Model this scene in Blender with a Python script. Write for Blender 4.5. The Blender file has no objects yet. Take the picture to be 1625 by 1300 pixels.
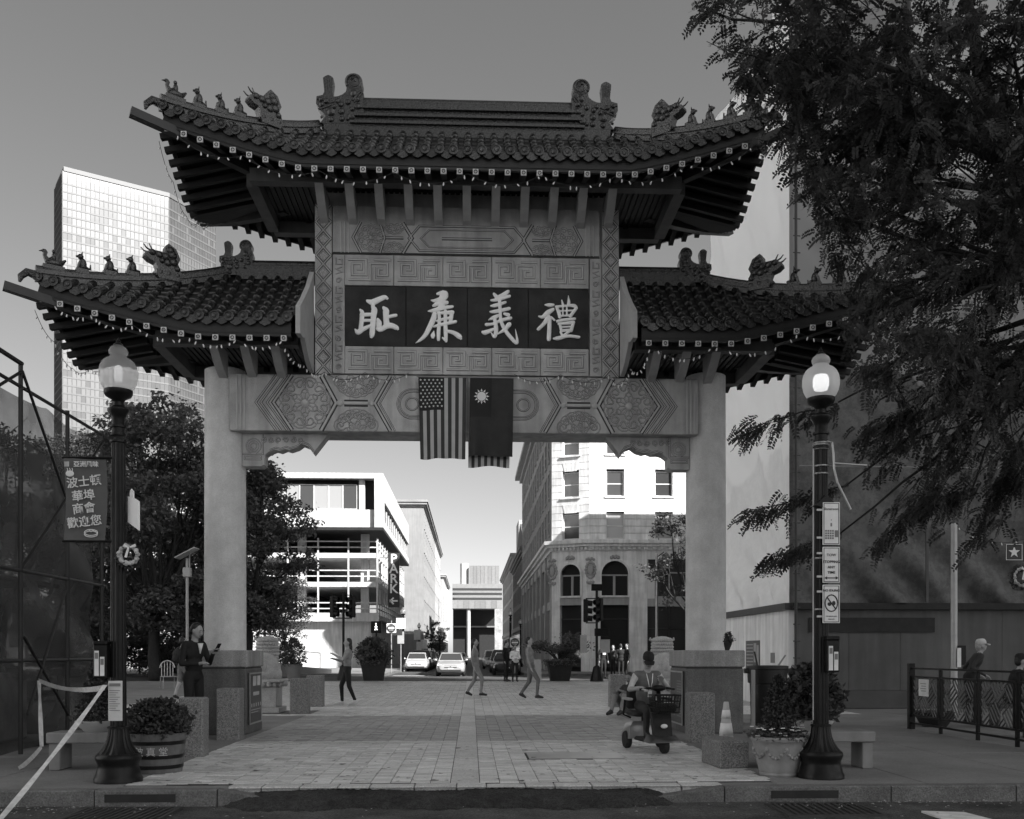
import bpy, bmesh, math, random
import numpy as np
from mathutils import Vector, Matrix
R = math.radians
random.seed(7)
SC = bpy.context.scene
COL = SC.collection
# ---------------------------------------------------------------- camera
F, CU, CV, YAW, CX, CH = 1552.0, 812.5, 1036.0, R(2.4), 0.05, 1.30
cam = bpy.data.objects.new('camera', bpy.data.cameras.new('camera'))
COL.objects.link(cam); SC.camera = cam
cam.location = (CX, 0, CH); cam.rotation_euler = (R(90), 0, -YAW)
cam.data.sensor_width = 36; cam.data.lens = 36*F/1625
cam.data.shift_y = (CV-650)/1625; cam.data.clip_start = .1; cam.data.clip_end = 4000
# ---------------------------------------------------------------- sky, sun, exposure
SUN_AZ, SUN_EL = R(135), R(35)
W = bpy.data.worlds.new('World'); SC.world = W; W.use_nodes = True
nt = W.node_tree; bg = nt.nodes['Background']
sky = nt.nodes.new('ShaderNodeTexSky'); sky.sky_type = 'NISHITA'; sky.sun_disc = False
sky.sun_elevation = SUN_EL; sky.sun_rotation = SUN_AZ; sky.altitude = 10; sky.air_density = 1.0; sky.dust_density = 0.9; sky.ozone_density = 1
bw = nt.nodes.new('ShaderNodeSeparateColor')          # black-and-white film behind an orange filter
ma = nt.nodes.new('ShaderNodeMath'); ma.operation = 'MULTIPLY'; ma.inputs[1].default_value = .90
mb = nt.nodes.new('ShaderNodeMath'); mb.operation = 'MULTIPLY_ADD'; mb.inputs[1].default_value = .10
nt.links.new(sky.outputs[0], bw.inputs[0]); nt.links.new(bw.outputs[0], ma.inputs[0])
nt.links.new(bw.outputs[1], mb.inputs[0]); nt.links.new(ma.outputs[0], mb.inputs[2])
pwn = nt.nodes.new('ShaderNodeMath'); pwn.operation = 'POWER'; pwn.inputs[1].default_value = .95; nt.links.new(mb.outputs[0], pwn.inputs[0]); nt.links.new(pwn.outputs[0], bg.inputs[0]); bg.inputs[1].default_value = 0.071
sun = bpy.data.objects.new('sun', bpy.data.lights.new('sun', 'SUN')); COL.objects.link(sun)
sun.data.energy = 4.6; sun.data.angle = R(.5); sun.data.color = (1, .99, .98)
SD = Vector((math.sin(SUN_AZ)*math.cos(SUN_EL), math.cos(SUN_AZ)*math.cos(SUN_EL), math.sin(SUN_EL)))
sun.rotation_euler = SD.to_track_quat('Z', 'Y').to_euler(); sun.location = SD*200
SC.view_settings.view_transform = 'Standard'; SC.view_settings.look = 'None'
SC.view_settings.exposure = 1.5; SC.view_settings.gamma = 1
SC.render.engine = 'CYCLES'; SC.cycles.use_denoising = True
SC.cycles.max_bounces = 6; SC.cycles.transparent_max_bounces = 12
# ---------------------------------------------------------------- helpers
cs, sn = math.cos(YAW), math.sin(YAW)
def PX(u, v, Y):
    """world point seen at photo pixel (u, v) on the plane Y"""
    a = (u-CU)/F; dx = a*cs+sn; dy = cs-a*sn; t = Y/dy
    return Vector((CX+dx*t, Y, CH+(CV-v)/F*t))
def GX(u, Y): return PX(u, CV, Y).x
def GP(u, v, z=0.0):
    a = (u-CU)/F; b = (CV-v)/F; t = (z-CH)/b
    return Vector((CX+(a*cs+sn)*t, (cs-a*sn)*t, z))
def tag(o, label=None, cat=None, group=None, kind=None):
    if label: o['label'] = label
    if cat: o['category'] = cat
    if group: o['group'] = group
    if kind: o['kind'] = kind
    return o
def empty(name, loc=(0,0,0), rz=0, label=None, cat=None, group=None):
    o = bpy.data.objects.new(name, None); COL.objects.link(o)
    o.location = loc; o.rotation_euler = (0,0,rz); o.empty_display_size = .2
    return tag(o, label, cat, group)
def put(name, me, parent=None, loc=None, rz=None, world=False):
    o = bpy.data.objects.new(name, me); COL.objects.link(o)
    if parent is not None:
        o.parent = parent
        if world and parent.type == 'EMPTY': o.matrix_parent_inverse = Matrix.Translation(-Vector(parent.location))
    if loc is not None: o.location = loc
    if rz is not None: o.rotation_euler = (0,0,rz)
    return o
def copy_tree(o, parent=None):
    c = o.copy(); COL.objects.link(c); c.parent = parent
    if parent is not None: c.matrix_parent_inverse = o.matrix_parent_inverse.copy()
    for ch in list(KIDS.get(o.name, [])) or [k for k in o.children]: copy_tree(ch, c)
    return c
KIDS = {}
class MB:
    def __init__(s, M=None): s.v = []; s.f = []; s.m = []; s.M = M
    def add(s, vs, fs, m=0):
        b = len(s.v)
        if s.M is not None: vs = [s.M @ Vector(p) for p in vs]
        s.v += [tuple(p) for p in vs]; s.f += [tuple(i+b for i in f) for f in fs]
        s.m += m if isinstance(m, list) else [m]*len(fs); return s
    def box(s, x0, x1, y0, y1, z0, z1, m=0):
        return s.add([(x0,y0,z0),(x1,y0,z0),(x1,y1,z0),(x0,y1,z0),(x0,y0,z1),(x1,y0,z1),(x1,y1,z1),(x0,y1,z1)],
            [(0,3,2,1),(4,5,6,7),(0,1,5,4),(1,2,6,5),(2,3,7,6),(3,0,4,7)], m)
    def cbox(s, x0, x1, y0, y1, z0, z1, c=.01, m=0):
        bm = bmesh.new()
        for x, sx in ((x0,1),(x1,-1)):
            for y, sy in ((y0,1),(y1,-1)):
                for z, sz in ((z0,1),(z1,-1)):
                    bm.verts.new((x+sx*c,y+sy*c,z)); bm.verts.new((x+sx*c,y,z+sz*c)); bm.verts.new((x,y+sy*c,z+sz*c))
        bmesh.ops.convex_hull(bm, input=bm.verts); bm.verts.index_update()
        r = s.add([v.co.copy() for v in bm.verts], [[v.index for v in f.verts] for f in bm.faces], m); bm.free(); return r
    def hull(s, pts, m=0):
        bm = bmesh.new(); [bm.verts.new(p) for p in pts]
        bmesh.ops.convex_hull(bm, input=bm.verts); bm.verts.index_update()
        ok = [v for v in bm.verts]
        r = s.add([v.co.copy() for v in ok], [[v.index for v in f.verts] for f in bm.faces], m); bm.free(); return r
    def beam(s, a, b, w, h, m=0, up=(0,0,1)):
        a = Vector(a); b = Vector(b); d = (b-a).normalized(); up = Vector(up)
        x = d.cross(up)
        if x.length < 1e-5: x = d.cross(Vector((0,1,0)))
        x.normalize(); z = x.cross(d); x *= w/2; z *= h/2
        return s.add([a-x-z,a+x-z,a+x+z,a-x+z,b-x-z,b+x-z,b+x+z,b-x+z],
            [(0,1,2,3),(7,6,5,4),(0,4,5,1),(1,5,6,2),(2,6,7,3),(3,7,4,0)], m)
    def prism(s, poly, axis, d0, d1, m=0):
        """poly of 2-d points; axis 'x': (y,z) 'y': (x,z) 'z': (x,y)"""
        n = len(poly)
        g = {'x': lambda p,d: (d,p[0],p[1]), 'y': lambda p,d: (p[0],d,p[1]), 'z': lambda p,d: (p[0],p[1],d)}[axis]
        vs = [g(p,d0) for p in poly]+[g(p,d1) for p in poly]
        bm = bmesh.new(); bv = [bm.verts.new(v) for v in vs]
        bm.faces.new(bv[:n]); bm.faces.new(bv[n:][::-1])
        for i in range(n): j = (i+1)%n; bm.faces.new((bv[i],bv[i+n],bv[j+n],bv[j]))
        bmesh.ops.recalc_face_normals(bm, faces=bm.faces)
        if n > 4: bmesh.ops.triangulate(bm, faces=[f for f in bm.faces if len(f.verts) > 4])
        bm.verts.index_update()
        r = s.add([v.co.copy() for v in bm.verts], [[v.index for v in f.verts] for f in bm.faces], m); bm.free(); return r
    def tube(s, pts, r, n=8, m=0, cap=True):
        pts = [Vector(p) for p in pts]; k = len(pts); rs = r if isinstance(r, (list,tuple)) else [r]*k
        vs = []; px = None
        for i, p in enumerate(pts):
            d = (pts[min(i+1,k-1)]-pts[max(i-1,0)])
            d = d.normalized() if d.length > 1e-9 else Vector((0,0,1))
            if px is None:
                px = d.orthogonal().normalized()
            else:
                px = px-d*px.dot(d); px = px.normalized() if px.length > 1e-6 else d.orthogonal().normalized()
            py = d.cross(px)
            for j in range(n):
                a = 2*math.pi*j/n; vs.append(p+(px*math.cos(a)+py*math.sin(a))*rs[i])
        fs = [(i*n+j, i*n+(j+1)%n, (i+1)*n+(j+1)%n, (i+1)*n+j) for i in range(k-1) for j in range(n)]
        if cap: fs += [tuple(range(n))[::-1], tuple((k-1)*n+j for j in range(n))]
        return s.add(vs, fs, m)
    def lathe(s, prof, n=20, c=(0,0,0), m=0, rib=0, ribn=0):
        vs = []
        for (r, z) in prof:
            for j in range(n):
                a = 2*math.pi*j/n; rr = r*(1-(rib if (rib and ribn and j%2) else 0))
                vs.append((c[0]+rr*math.cos(a), c[1]+rr*math.sin(a), c[2]+z))
        k = len(prof)
        fs = [(i*n+j, i*n+(j+1)%n, (i+1)*n+(j+1)%n, (i+1)*n+j) for i in range(k-1) for j in range(n)]
        fs += [tuple(range(n))[::-1], tuple((k-1)*n+j for j in range(n))]
        return s.add(vs, fs, m)
    def ball(s, c, r, nu=10, nv=7, m=0, rot=None):
        r = (r,r,r) if isinstance(r, (int,float)) else r
        vs = []; c = Vector(c)
        for i in range(nv+1):
            t = math.pi*i/nv
            for j in range(nu):
                a = 2*math.pi*j/nu; p = Vector((r[0]*math.sin(t)*math.cos(a), r[1]*math.sin(t)*math.sin(a), r[2]*math.cos(t)))
                vs.append(c+(rot @ p if rot else p))
        fs = [(i*nu+j, (i+1)*nu+j, (i+1)*nu+(j+1)%nu, i*nu+(j+1)%nu) for i in range(nv) for j in range(nu)]
        return s.add(vs, fs, m)
    def grid(s, fn, nu, nv, m=0):
        vs = [fn(i/nu, j/nv) for i in range(nu+1) for j in range(nv+1)]
        fs = [(i*(nv+1)+j, (i+1)*(nv+1)+j, (i+1)*(nv+1)+j+1, i*(nv+1)+j+1) for i in range(nu) for j in range(nv)]
        if callable(m): m = [m((i+.5)/nu, (j+.5)/nv) for i in range(nu) for j in range(nv)]
        return s.add(vs, fs, m)
    def mesh(s, name, mats, smooth=None):
        me = bpy.data.meshes.new(name); me.from_pydata(s.v, [], s.f)
        for mt in (mats if isinstance(mats, (list,tuple)) else [mats]): me.materials.append(mt)
        if len(me.materials) > 1: me.polygons.foreach_set('material_index', s.m)
        me.validate(clean_customdata=False)
        if smooth:
            me.polygons.foreach_set('use_smooth', [True]*len(me.polygons))
            if smooth is not True: me.set_sharp_from_angle(angle=R(smooth))
        me.update(); return me
    def build(s, name, mats, parent=None, smooth=None, world=False, loc=None, rz=None):
        return put(name, s.mesh(name, mats, smooth), parent, loc, rz, world)
# ---------------------------------------------------------------- materials (all neutral greys: a black-and-white place)
MATS = {}
def mat(name, g, rough=.7, var=.12, scale=5., bump=0., bscale=60., metal=0., spec=.4, rnd=0., streak=0., coat=0., vor=0.):
    if name in MATS: return MATS[name]
    m = bpy.data.materials.new(name); m.use_nodes = True; MATS[name] = m
    t = m.node_tree; N = t.nodes; L = t.links; b = N['Principled BSDF']
    b.inputs['Roughness'].default_value = rough; b.inputs['Metallic'].default_value = metal
    b.inputs['Specular IOR Level'].default_value = spec; b.inputs['Coat Weight'].default_value = coat
    tc = N.new('ShaderNodeTexCoord')
    nz = N.new('ShaderNodeTexNoise'); nz.inputs['Scale'].default_value = scale; nz.inputs['Detail'].default_value = 6; nz.inputs['Roughness'].default_value = .62
    L.new(tc.outputs['Object'], nz.inputs['Vector'])
    mr = N.new('ShaderNodeMapRange'); mr.inputs[1].default_value = .3; mr.inputs[2].default_value = .7
    mr.inputs[3].default_value = g*(1-var); mr.inputs[4].default_value = min(.95, g*(1+var))
    L.new(nz.outputs['Fac'], mr.inputs[0]); out = mr.outputs[0]
    def mul(a, bb):
        q = N.new('ShaderNodeMath'); q.operation = 'MULTIPLY'; L.new(a, q.inputs[0])
        if isinstance(bb, float): q.inputs[1].default_value = bb
        else: L.new(bb, q.inputs[1])
        return q.outputs[0]
    if streak:
        mp = N.new('ShaderNodeMapping'); mp.inputs['Scale'].default_value = (4, 4, .4); L.new(tc.outputs['Object'], mp.inputs[0])
        n2 = N.new('ShaderNodeTexNoise'); n2.inputs['Scale'].default_value = 1.3; n2.inputs['Detail'].default_value = 5; L.new(mp.outputs[0], n2.inputs['Vector'])
        r2 = N.new('ShaderNodeMapRange'); r2.inputs[1].default_value = .35; r2.inputs[2].default_value = .65; r2.inputs[3].default_value = 1-streak; r2.inputs[4].default_value = 1+streak*.3
        L.new(n2.outputs['Fac'], r2.inputs[0]); out = mul(out, r2.outputs[0])
    if vor:
        vo = N.new('ShaderNodeTexVoronoi'); vo.inputs['Scale'].default_value = 90; L.new(tc.outputs['Object'], vo.inputs['Vector'])
        sp = N.new('ShaderNodeSeparateColor'); L.new(vo.outputs['Color'], sp.inputs[0])
        r4 = N.new('ShaderNodeMapRange'); r4.inputs[3].default_value = 1-vor; r4.inputs[4].default_value = 1+vor; L.new(sp.outputs[0], r4.inputs[0]); out = mul(out, r4.outputs[0])
    if rnd:
        oi = N.new('ShaderNodeObjectInfo'); ge = N.new('ShaderNodeNewGeometry'); ad = N.new('ShaderNodeMath'); ad.operation = 'ADD'
        L.new(oi.outputs['Random'], ad.inputs[0]); L.new(ge.outputs['Random Per Island'], ad.inputs[1])
        fr = N.new('ShaderNodeMath'); fr.operation = 'FRACT'; L.new(ad.outputs[0], fr.inputs[0])
        r3 = N.new('ShaderNodeMapRange'); r3.inputs[3].default_value = 1-rnd; r3.inputs[4].default_value = 1+rnd; L.new(fr.outputs[0], r3.inputs[0]); out = mul(out, r3.outputs[0])
    L.new(out, b.inputs['Base Color'])
    if bump:
        nb = N.new('ShaderNodeTexNoise'); nb.inputs['Scale'].default_value = bscale; nb.inputs['Detail'].default_value = 4; L.new(tc.outputs['Object'], nb.inputs['Vector'])
        bp = N.new('ShaderNodeBump'); bp.inputs['Strength'].default_value = bump; bp.inputs['Distance'].default_value = .02
        L.new(nb.outputs['Fac'], bp.inputs['Height']); L.new(bp.outputs[0], b.inputs['Normal'])
    return m
def leafmat(name, g, trans=.35):
    m = mat(name, g, rough=.5, var=.5, scale=1.6, spec=.4, rnd=.55)
    b = m.node_tree.nodes['Principled BSDF']; t = m.node_tree
    tr = t.nodes.new('ShaderNodeBsdfTranslucent'); tr.inputs[0].default_value = (g*1.5,)*3+(1,)
    mx = t.nodes.new('ShaderNodeMixShader'); mx.inputs[0].default_value = trans
    o = t.nodes['Material Output']; t.links.new(b.outputs[0], mx.inputs[1]); t.links.new(tr.outputs[0], mx.inputs[2]); t.links.new(mx.outputs[0], o.inputs[0])
    return m
def glass(name, g=.05, rough=.06, alpha=1.0):
    m = bpy.data.materials.new(name); m.use_nodes = True; b = m.node_tree.nodes['Principled BSDF']
    b.inputs['Base Color'].default_value = (g,g,g,1); b.inputs['Roughness'].default_value = rough; b.inputs['Specular IOR Level'].default_value = .9
    if alpha < 1:
        t = m.node_tree; tr = t.nodes.new('ShaderNodeBsdfTransparent'); mx = t.nodes.new('ShaderNodeMixShader'); mx.inputs[0].default_value = alpha
        o = t.nodes['Material Output']; t.links.new(tr.outputs[0], mx.inputs[1]); t.links.new(b.outputs[0], mx.inputs[2]); t.links.new(mx.outputs[0], o.inputs[0])
    return m
def emit(name, g, st):
    m = bpy.data.materials.new(name); m.use_nodes = True; b = m.node_tree.nodes['Principled BSDF']
    b.inputs['Base Color'].default_value = (g,g,g,1); b.inputs['Emission Color'].default_value = (1,1,1,1); b.inputs['Emission Strength'].default_value = st
    return m
STONE = mat('gate_stone', .42, .75, .2, 2.6, .35, 60, streak=.26)
STONE_L = mat('gate_stone_relief', .45, .75, .10, 3, .15, 90, streak=.15)
GROOVE = mat('dirty_groove', .05, .9, .2, 8)
GRANITE = mat('granite', .17, .65, .12, 9, .2, 90, vor=.5)
GRAN_D = mat('pedestal_granite', .105, .5, .2, 3, .1, 90, streak=.35, vor=.25)
TILE = mat('glazed_tile', .014, .20, .5, 7, .3, 40, spec=.75, rnd=.4)
TILE_D = mat('glazed_pan', .018, .4, .4, 5, .2, 50, spec=.5)
ORN = mat('glazed_ornament', .022, .25, .4, 12, .5, 45, spec=.7)
WOODP = mat('painted_timber', .07, .5, .25, 3, .1, 60, streak=.2)
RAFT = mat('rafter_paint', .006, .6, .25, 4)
FASC = mat('fascia_paint', .02, .45, .2, 3, .05, 60)
CORB = mat('corbel_stone', .36, .7, .12, 4, .1, 60)
CAPW = mat('rafter_cap', .55, .6, .1, 30)
WHITE = mat('white_paint', .75, .5, .05, 3)
OFFW = mat('off_white', .6, .6, .08, 3)
BLACK = mat('black_iron', .010, .32, .3, 12, .1, 40, spec=.16)
BLACKM = mat('black_matte', .02, .8, .3, 6)
DARK = mat('dark_paint', .03, .5, .2, 4)
STEEL = mat('steel', .35, .4, .15, 4, metal=.6)
GREY3 = mat('mid_grey', .3, .7, .1, 4)
GREY2 = mat('grey', .18, .7, .1, 4)
GLASSD = glass('dark_glass', .03)
# ---------------------------------------------------------------- ground, road, kerb, paving
ASPH = mat('asphalt', .07, .85, .6, 2.3, .8, 130, spec=.3, vor=.55)
ASPH2 = mat('asphalt_far', .06, .85, .2, .5, .3, 60)
CONC = mat('sidewalk_concrete', .185, .85, .2, 1.1, .3, 120, vor=.15)
PAVE = mat('brick_paver', .56, .46, .16, 6, .35, 110, rnd=.2, vor=.12)
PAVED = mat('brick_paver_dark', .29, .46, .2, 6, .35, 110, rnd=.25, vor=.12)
GRSLAB = mat('granite_slab', .46, .45, .15, 6, .3, 110, rnd=.12, vor=.25)
KERB = mat('granite_kerb', .12, .75, .3, 4, .5, 60, vor=.3)
PATCH = mat('fresh_asphalt', .03, .9, .5, 5, .9, 110, vor=.6)
PAINT = mat('road_paint', .62, .7, .25, 6, .2, 80)
def struct(o, label=None): o['kind'] = 'structure'; return o
g = MB().add([(-1500,-1500,-.22),(1500,-1500,-.22),(1500,2500,-.22),(-1500,2500,-.22)], [(0,1,2,3)]).build('ground', ASPH2); struct(g)
def sheet(name, x0, x1, y0, y1, z, m):
    return struct(MB().add([(x0,y0,z),(x1,y0,z),(x1,y1,z),(x0,y1,z)], [(0,1,2,3)]).build(name, m))
random.seed(3)
def road_fn(a, b):
    x = -40+80*a; y = -30+39.45*b
    return (x, y, -.15+.006*math.sin(x*1.7+y)+.004*math.sin(y*3.1-x))
struct(MB().grid(road_fn, 120, 60).build('road', ASPH, smooth=True))
YK = 9.36
plaza = sheet('plaza', -60, 60, YK+.16, 45.2, -.012, CONC)
sheet('cross_street', -80, 80, 45.45, 60.5, -.14, ASPH2)
sheet('street', -5.2, 3.4, 60.5, 270, -.136, ASPH2)
for nm, x0, x1 in (('pavement', -60, -5.35), ('pavement', 3.55, 60)):
    o = MB().box(x0, x1, 60.65, 262, -.2, 0).build(nm, CONC); struct(o)
k = MB(); k.box(-60, 60, 45.2, 45.45, -.2, .005); k.box(-60, -5.2, 60.5, 60.65, -.2, .006); k.box(3.4, 60, 60.5, 60.65, -.2, .006)
k.box(-5.35, -5.2, 60.65, 262, -.2, .006); k.box(3.4, 3.55, 60.65, 262, -.2, .006)
struct(k.build('far_kerb', KERB))
# near kerb: granite stones; between X -2.6 and 1.9 the kerb drops under an asphalt wedge
kerb = empty('kerb', (0, YK, 0)); kerb['kind'] = 'structure'
def kstone(x0, x1, za, zb, mm=KERB):
    b = MB(); g_ = .006
    b.hull([(x0+g_,YK,-.25),(x1-g_,YK,-.25),(x0+g_,YK+.15,-.25),(x1-g_,YK+.15,-.25),(x0+g_,YK+.012,za),(x1-g_,YK+.012,zb),(x0+g_,YK,za-.012),(x1-g_,YK,zb-.012),(x0+g_,YK+.15,za),(x1-g_,YK+.15,zb)])
    b.build('kerb_stone', mm, kerb, world=True)
x = -7.9
while x < -2.45:
    w = random.uniform(1.2, 1.9); x2 = min(x+w, -2.35); kstone(x, x2, .004, .004); x = x2
kstone(-2.35, -1.75, .004, -.10)
x = 2.5
kstone(1.7, 2.5, -.11, .004)
while x < 9.5:
    w = random.uniform(1.2, 1.9); kstone(x, x+w, .004, .004); x += w
# lowered edge slabs in the middle
x = -2.3
while x < 2.35:
    w = random.uniform(.28, .46); dz = random.uniform(-.014, .006)
    MB().cbox(x+.006, x+w-.006, YK+.19, YK+.42, -.16, dz, .006).build('edge_slab', GRSLAB, kerb, world=True); x += w
# asphalt wedge filling the gutter in front of the slabs
wrs = random.Random(2)
def wedge(a, b):
    x = -2.3+4.3*a+wrs.uniform(-.012,.012); e = .03*math.sin(x*5)+.02*math.sin(x*11+1)+.012*math.sin(x*29)+.01*math.sin(x*47+2)
    prof = [(YK+.20, -.03+.012*math.sin(x*4)), (YK+.10+e*.5, -.04+.01*math.sin(x*7)), (YK-.08+e, -.075), (YK-.26+e*2, -.135), (YK-.31+e*2, -.17)]
    i = min(int(b*4), 3); t = b*4-i; rz_ = wrs.uniform(-.007,.007)
    return (x, prof[i][0]*(1-t)+prof[i+1][0]*t, (prof[i][1]*(1-t)+prof[i+1][1]*t)-(.09*max(0, (abs(a-.5)-.42)/.08)**2)+rz_)
struct(MB().grid(wedge, 160, 26).build('asphalt_wedge', PATCH, smooth=True))
# pavers
BX, BY, GAP = .2, .105, .006
XL, XR = -3.36, 3.14
bed = MB().add([(XL,YK+.42,-.007),(XR,YK+.42,-.007),(XR,44.8,-.007),(XL,44.8,-.007)],[(0,1,2,3)]).build('paver_bed', mat('joint_sand', .03, .95, .3, 8), plaza)
pav_me = {}
for nm, mm in (('l', PAVE), ('d', PAVED)):
    for q in range(3):
        pav_me[nm, q] = MB().cbox(GAP/2, BX-GAP/2, GAP/2, BY-GAP/2, -.05, 0, .004).mesh('paver', mm)
rest = {'l': MB(), 'd': MB()}; cells = []
random.seed(11)
cols_x = [-.158-BX*(i+1) for i in range(16)]+[.138+BX*i for i in range(15)]
y0 = YK+.43
for xx in cols_x+[-3.36-.2*(i+1) for i in range(26)]+[3.138+.2*i for i in range(26)]:
    off = -BY*random.choice((0, .33, .5, .66)); far_col = xx < -3.37 or xx > 3.1
    j = int((20.6-y0)/BY) if far_col else 0
    while True:
        yy = y0+off+j*BY; j += 1
        if yy > 44.6: break
        if yy < y0-.001: continue
        if 11.95 < yy+.1 < 12.75 and .75 < xx+.1 < 2.0: continue
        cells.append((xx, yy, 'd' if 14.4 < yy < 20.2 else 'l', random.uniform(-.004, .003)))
cells = [c for c in cells if not (-5.2 < c[0] < -3.36 and 20.8 < c[1] < 22.4)]
cells.sort(key=lambda c: c[1])
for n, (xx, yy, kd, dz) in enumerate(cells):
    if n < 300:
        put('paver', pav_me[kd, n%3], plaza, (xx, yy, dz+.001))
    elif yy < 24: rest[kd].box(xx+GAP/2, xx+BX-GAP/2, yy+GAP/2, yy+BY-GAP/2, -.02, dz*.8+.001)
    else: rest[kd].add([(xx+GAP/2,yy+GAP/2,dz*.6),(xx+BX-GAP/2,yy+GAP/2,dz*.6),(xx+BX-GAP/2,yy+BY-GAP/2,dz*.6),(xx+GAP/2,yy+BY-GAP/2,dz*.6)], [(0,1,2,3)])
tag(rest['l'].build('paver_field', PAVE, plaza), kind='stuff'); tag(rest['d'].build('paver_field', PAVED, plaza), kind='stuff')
# granite strip down the middle, access plate, far bands
y = y0
while y < 44:
    L_ = random.uniform(.8, 1.25)
    MB().cbox(-.155, .135, y+.005, y+L_-.005, -.06, random.uniform(-.003, .004), .005).build('strip_slab', GRSLAB, plaza); y += L_
MB().cbox(.765, 1.98, 11.97, 12.73, -.05, .004, .004).build('access_plate', mat('worn_plate', .3, .35, .25, 2, .1, 30, metal=.3), plaza)
for (xa, xb, ya, yb) in ((-3.3,-.16,20.3,20.55),(.14,3.1,20.3,20.55),(-3.3,-.16,14.05,14.3),(.14,3.1,14.05,14.3),(-9,9,31.5,31.8),(-9,9,37,37.4)):
    MB().cbox(xa, xb, ya, yb, -.05, .0085, .004).build('paving_band', GRSLAB, plaza)
for i in range(12):   # granite slabs of the far crossing
    MB().cbox(-8+i*1.4, -8+i*1.4+1.36, 40.2, 41.5, -.05, .007, .005).build('crossing_slab', GRSLAB, plaza)
# concrete joints of the side pavements as real slabs
for sx in (-1, 1):
    for i in range(6):
        for j in range(8):
            xa = (3.34 if sx > 0 else 3.36)+i*1.5; ya = YK+.18+j*1.45
            if sx > 0: xa -= .25
            x0, x1 = (xa, xa+1.49) if sx > 0 else (-xa-1.49, -xa)
            MB().cbox(x0, x1, ya, ya+1.44, -.06, random.uniform(-.003,.003), .006).build('concrete_slab', CONC, plaza)
# road paint, manhole frame
def ground_piece(name, poly, z0, z1, m, label=None, cat=None):
    o = MB().prism(poly, 'z', z0, z1).build(name, m)
    return o
mk = MB(); a_, b_ = GP(1462,1288,-.14), GP(1530,1290,-.14); c_, d_ = GP(1600,1308,-.14), GP(1520,1308,-.14)
o = MB().prism([(p.x,p.y) for p in (a_,b_,c_,d_)], 'z', -.15, -.132).build('road_marking', PAINT); struct(o)
for i in range(9):    # far zebra
    o = MB().box(-7.2+i*1.5, -6.6+i*1.5, 46.2, 48.6, -.139, -.133).build('road_marking', PAINT); struct(o)
o = MB().box(-4.8, -.2, 60.9, 61.3, -.135, -.13).build('road_marking', PAINT); struct(o)
mh = empty('manhole_cover', (-.55, 7.72, -.15), 0, 'square iron utility cover sunk in the road at the bottom centre', 'manhole cover')
b = MB(); b.box(-.21,.21,-.16,-.11,-.02,.013); b.box(-.21,.21,.11,.16,-.02,.013); b.box(-.21,-.16,-.11,.11,-.02,.012); b.box(.16,.21,-.11,.11,-.02,.012); b.build('frame', mat('worn_iron', .22, .5, .3, 20, metal=.4), mh)
b = MB(); b.box(-.155,.155,-.105,.105,-.02,.006)
for i in range(7): b.box(-.12+i*.036, -.1+i*.036, -.07, .07, .006, .010)
b.build('lid', BLACK, mh)
GRATE = mat('grate_iron', .04, .6, .3, 12)
for uu, vv, lab in ((208,1285,'iron gutter grate with litter below the left kerb inlet'), (1312,1287,'iron gutter grate below the right kerb inlet')):
    p = GP(uu, vv, -.14); t = empty('storm_drain', (p.x, 8.85, -.14), 0, lab, 'drain')
    b = MB(); b.box(-.44,.44,-.36,-.33,-.03,.012); b.box(-.44,.44,.33,.36,-.03,.012); b.box(-.44,-.41,-.33,.33,-.03,.0115); b.box(.41,.44,-.33,.33,-.03,.0115); b.build('frame', GRATE, t)
    for i in range(13):
        b = MB(); xx = -.38+i*.063; b.beam((xx-.02,-.33,.004),(xx+.02,.33,.004),.026,.016); b.build('bar', GRATE, t)
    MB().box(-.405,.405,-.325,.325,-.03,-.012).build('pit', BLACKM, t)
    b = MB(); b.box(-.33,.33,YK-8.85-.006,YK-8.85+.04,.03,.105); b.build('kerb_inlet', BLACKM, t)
gum = MB(); grs = random.Random(17)
for i in range(420):
    x = grs.uniform(-3.2,3.0); y = 9.9+grs.random()**1.6*13; r_ = grs.uniform(.008,.026)*(1.8 if grs.random() < .08 else 1); n = 9; q0 = grs.uniform(0,6)
    gum.add([(x+r_*(1+.35*math.sin(q0+k*2.3))*math.cos(k*6.283/n), y+r_*(1+.35*math.sin(q0+k*2.3))*math.sin(k*6.283/n), .0065) for k in range(n)], [tuple(range(n))])
tag(gum.build('gum_spots', mat('old_gum', .10, .8, .5, 3)), 'flattened dark gum spots dotted over the brick paving', 'gum', kind='stuff')
# leaf litter along the gutters
lit = MB(); random.seed(5)
for i in range(260):
    if random.random() < .6: x = random.gauss(random.choice((-3.9,-3.6,3.7,4.3)), .6); y = YK-.05-abs(random.gauss(0,.22))
    else: x = random.uniform(-5,6); y = random.uniform(7.6,9.3)
    a = random.uniform(0,6.28); r_ = random.uniform(.006,.022); z = -.133
    lit.add([(x+r_*math.cos(a),y+r_*math.sin(a),z),(x+.6*r_*math.cos(a+1.6),y+.6*r_*math.sin(a+1.6),z+.008),(x-r_*math.cos(a),y-r_*math.sin(a),z+.002),(x+.6*r_*math.cos(a-1.6),y+.6*r_*math.sin(a-1.6),z+.006)], [(0,1,2,3)])
tag(lit.build('leaf_litter', mat('dry_leaf', .4, .8, .3, 10)), 'pale dry leaves and litter scattered along the gutter', 'litter', kind='stuff')
# ---------------------------------------------------------------- the gate
YG = 16.2
gate = empty('memorial_gate', (0, YG, 0), 0, 'tall Chinese paifang gate with tiled double roof spanning the plaza', 'gate')
def gb(b, name, m, parent=None, smooth=None):
    o = b.build(name, m, parent or gate, smooth, world=(parent is None))
    if name in ('carving', 'fret'): o['kind'] = 'stuff'
    return o
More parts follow.
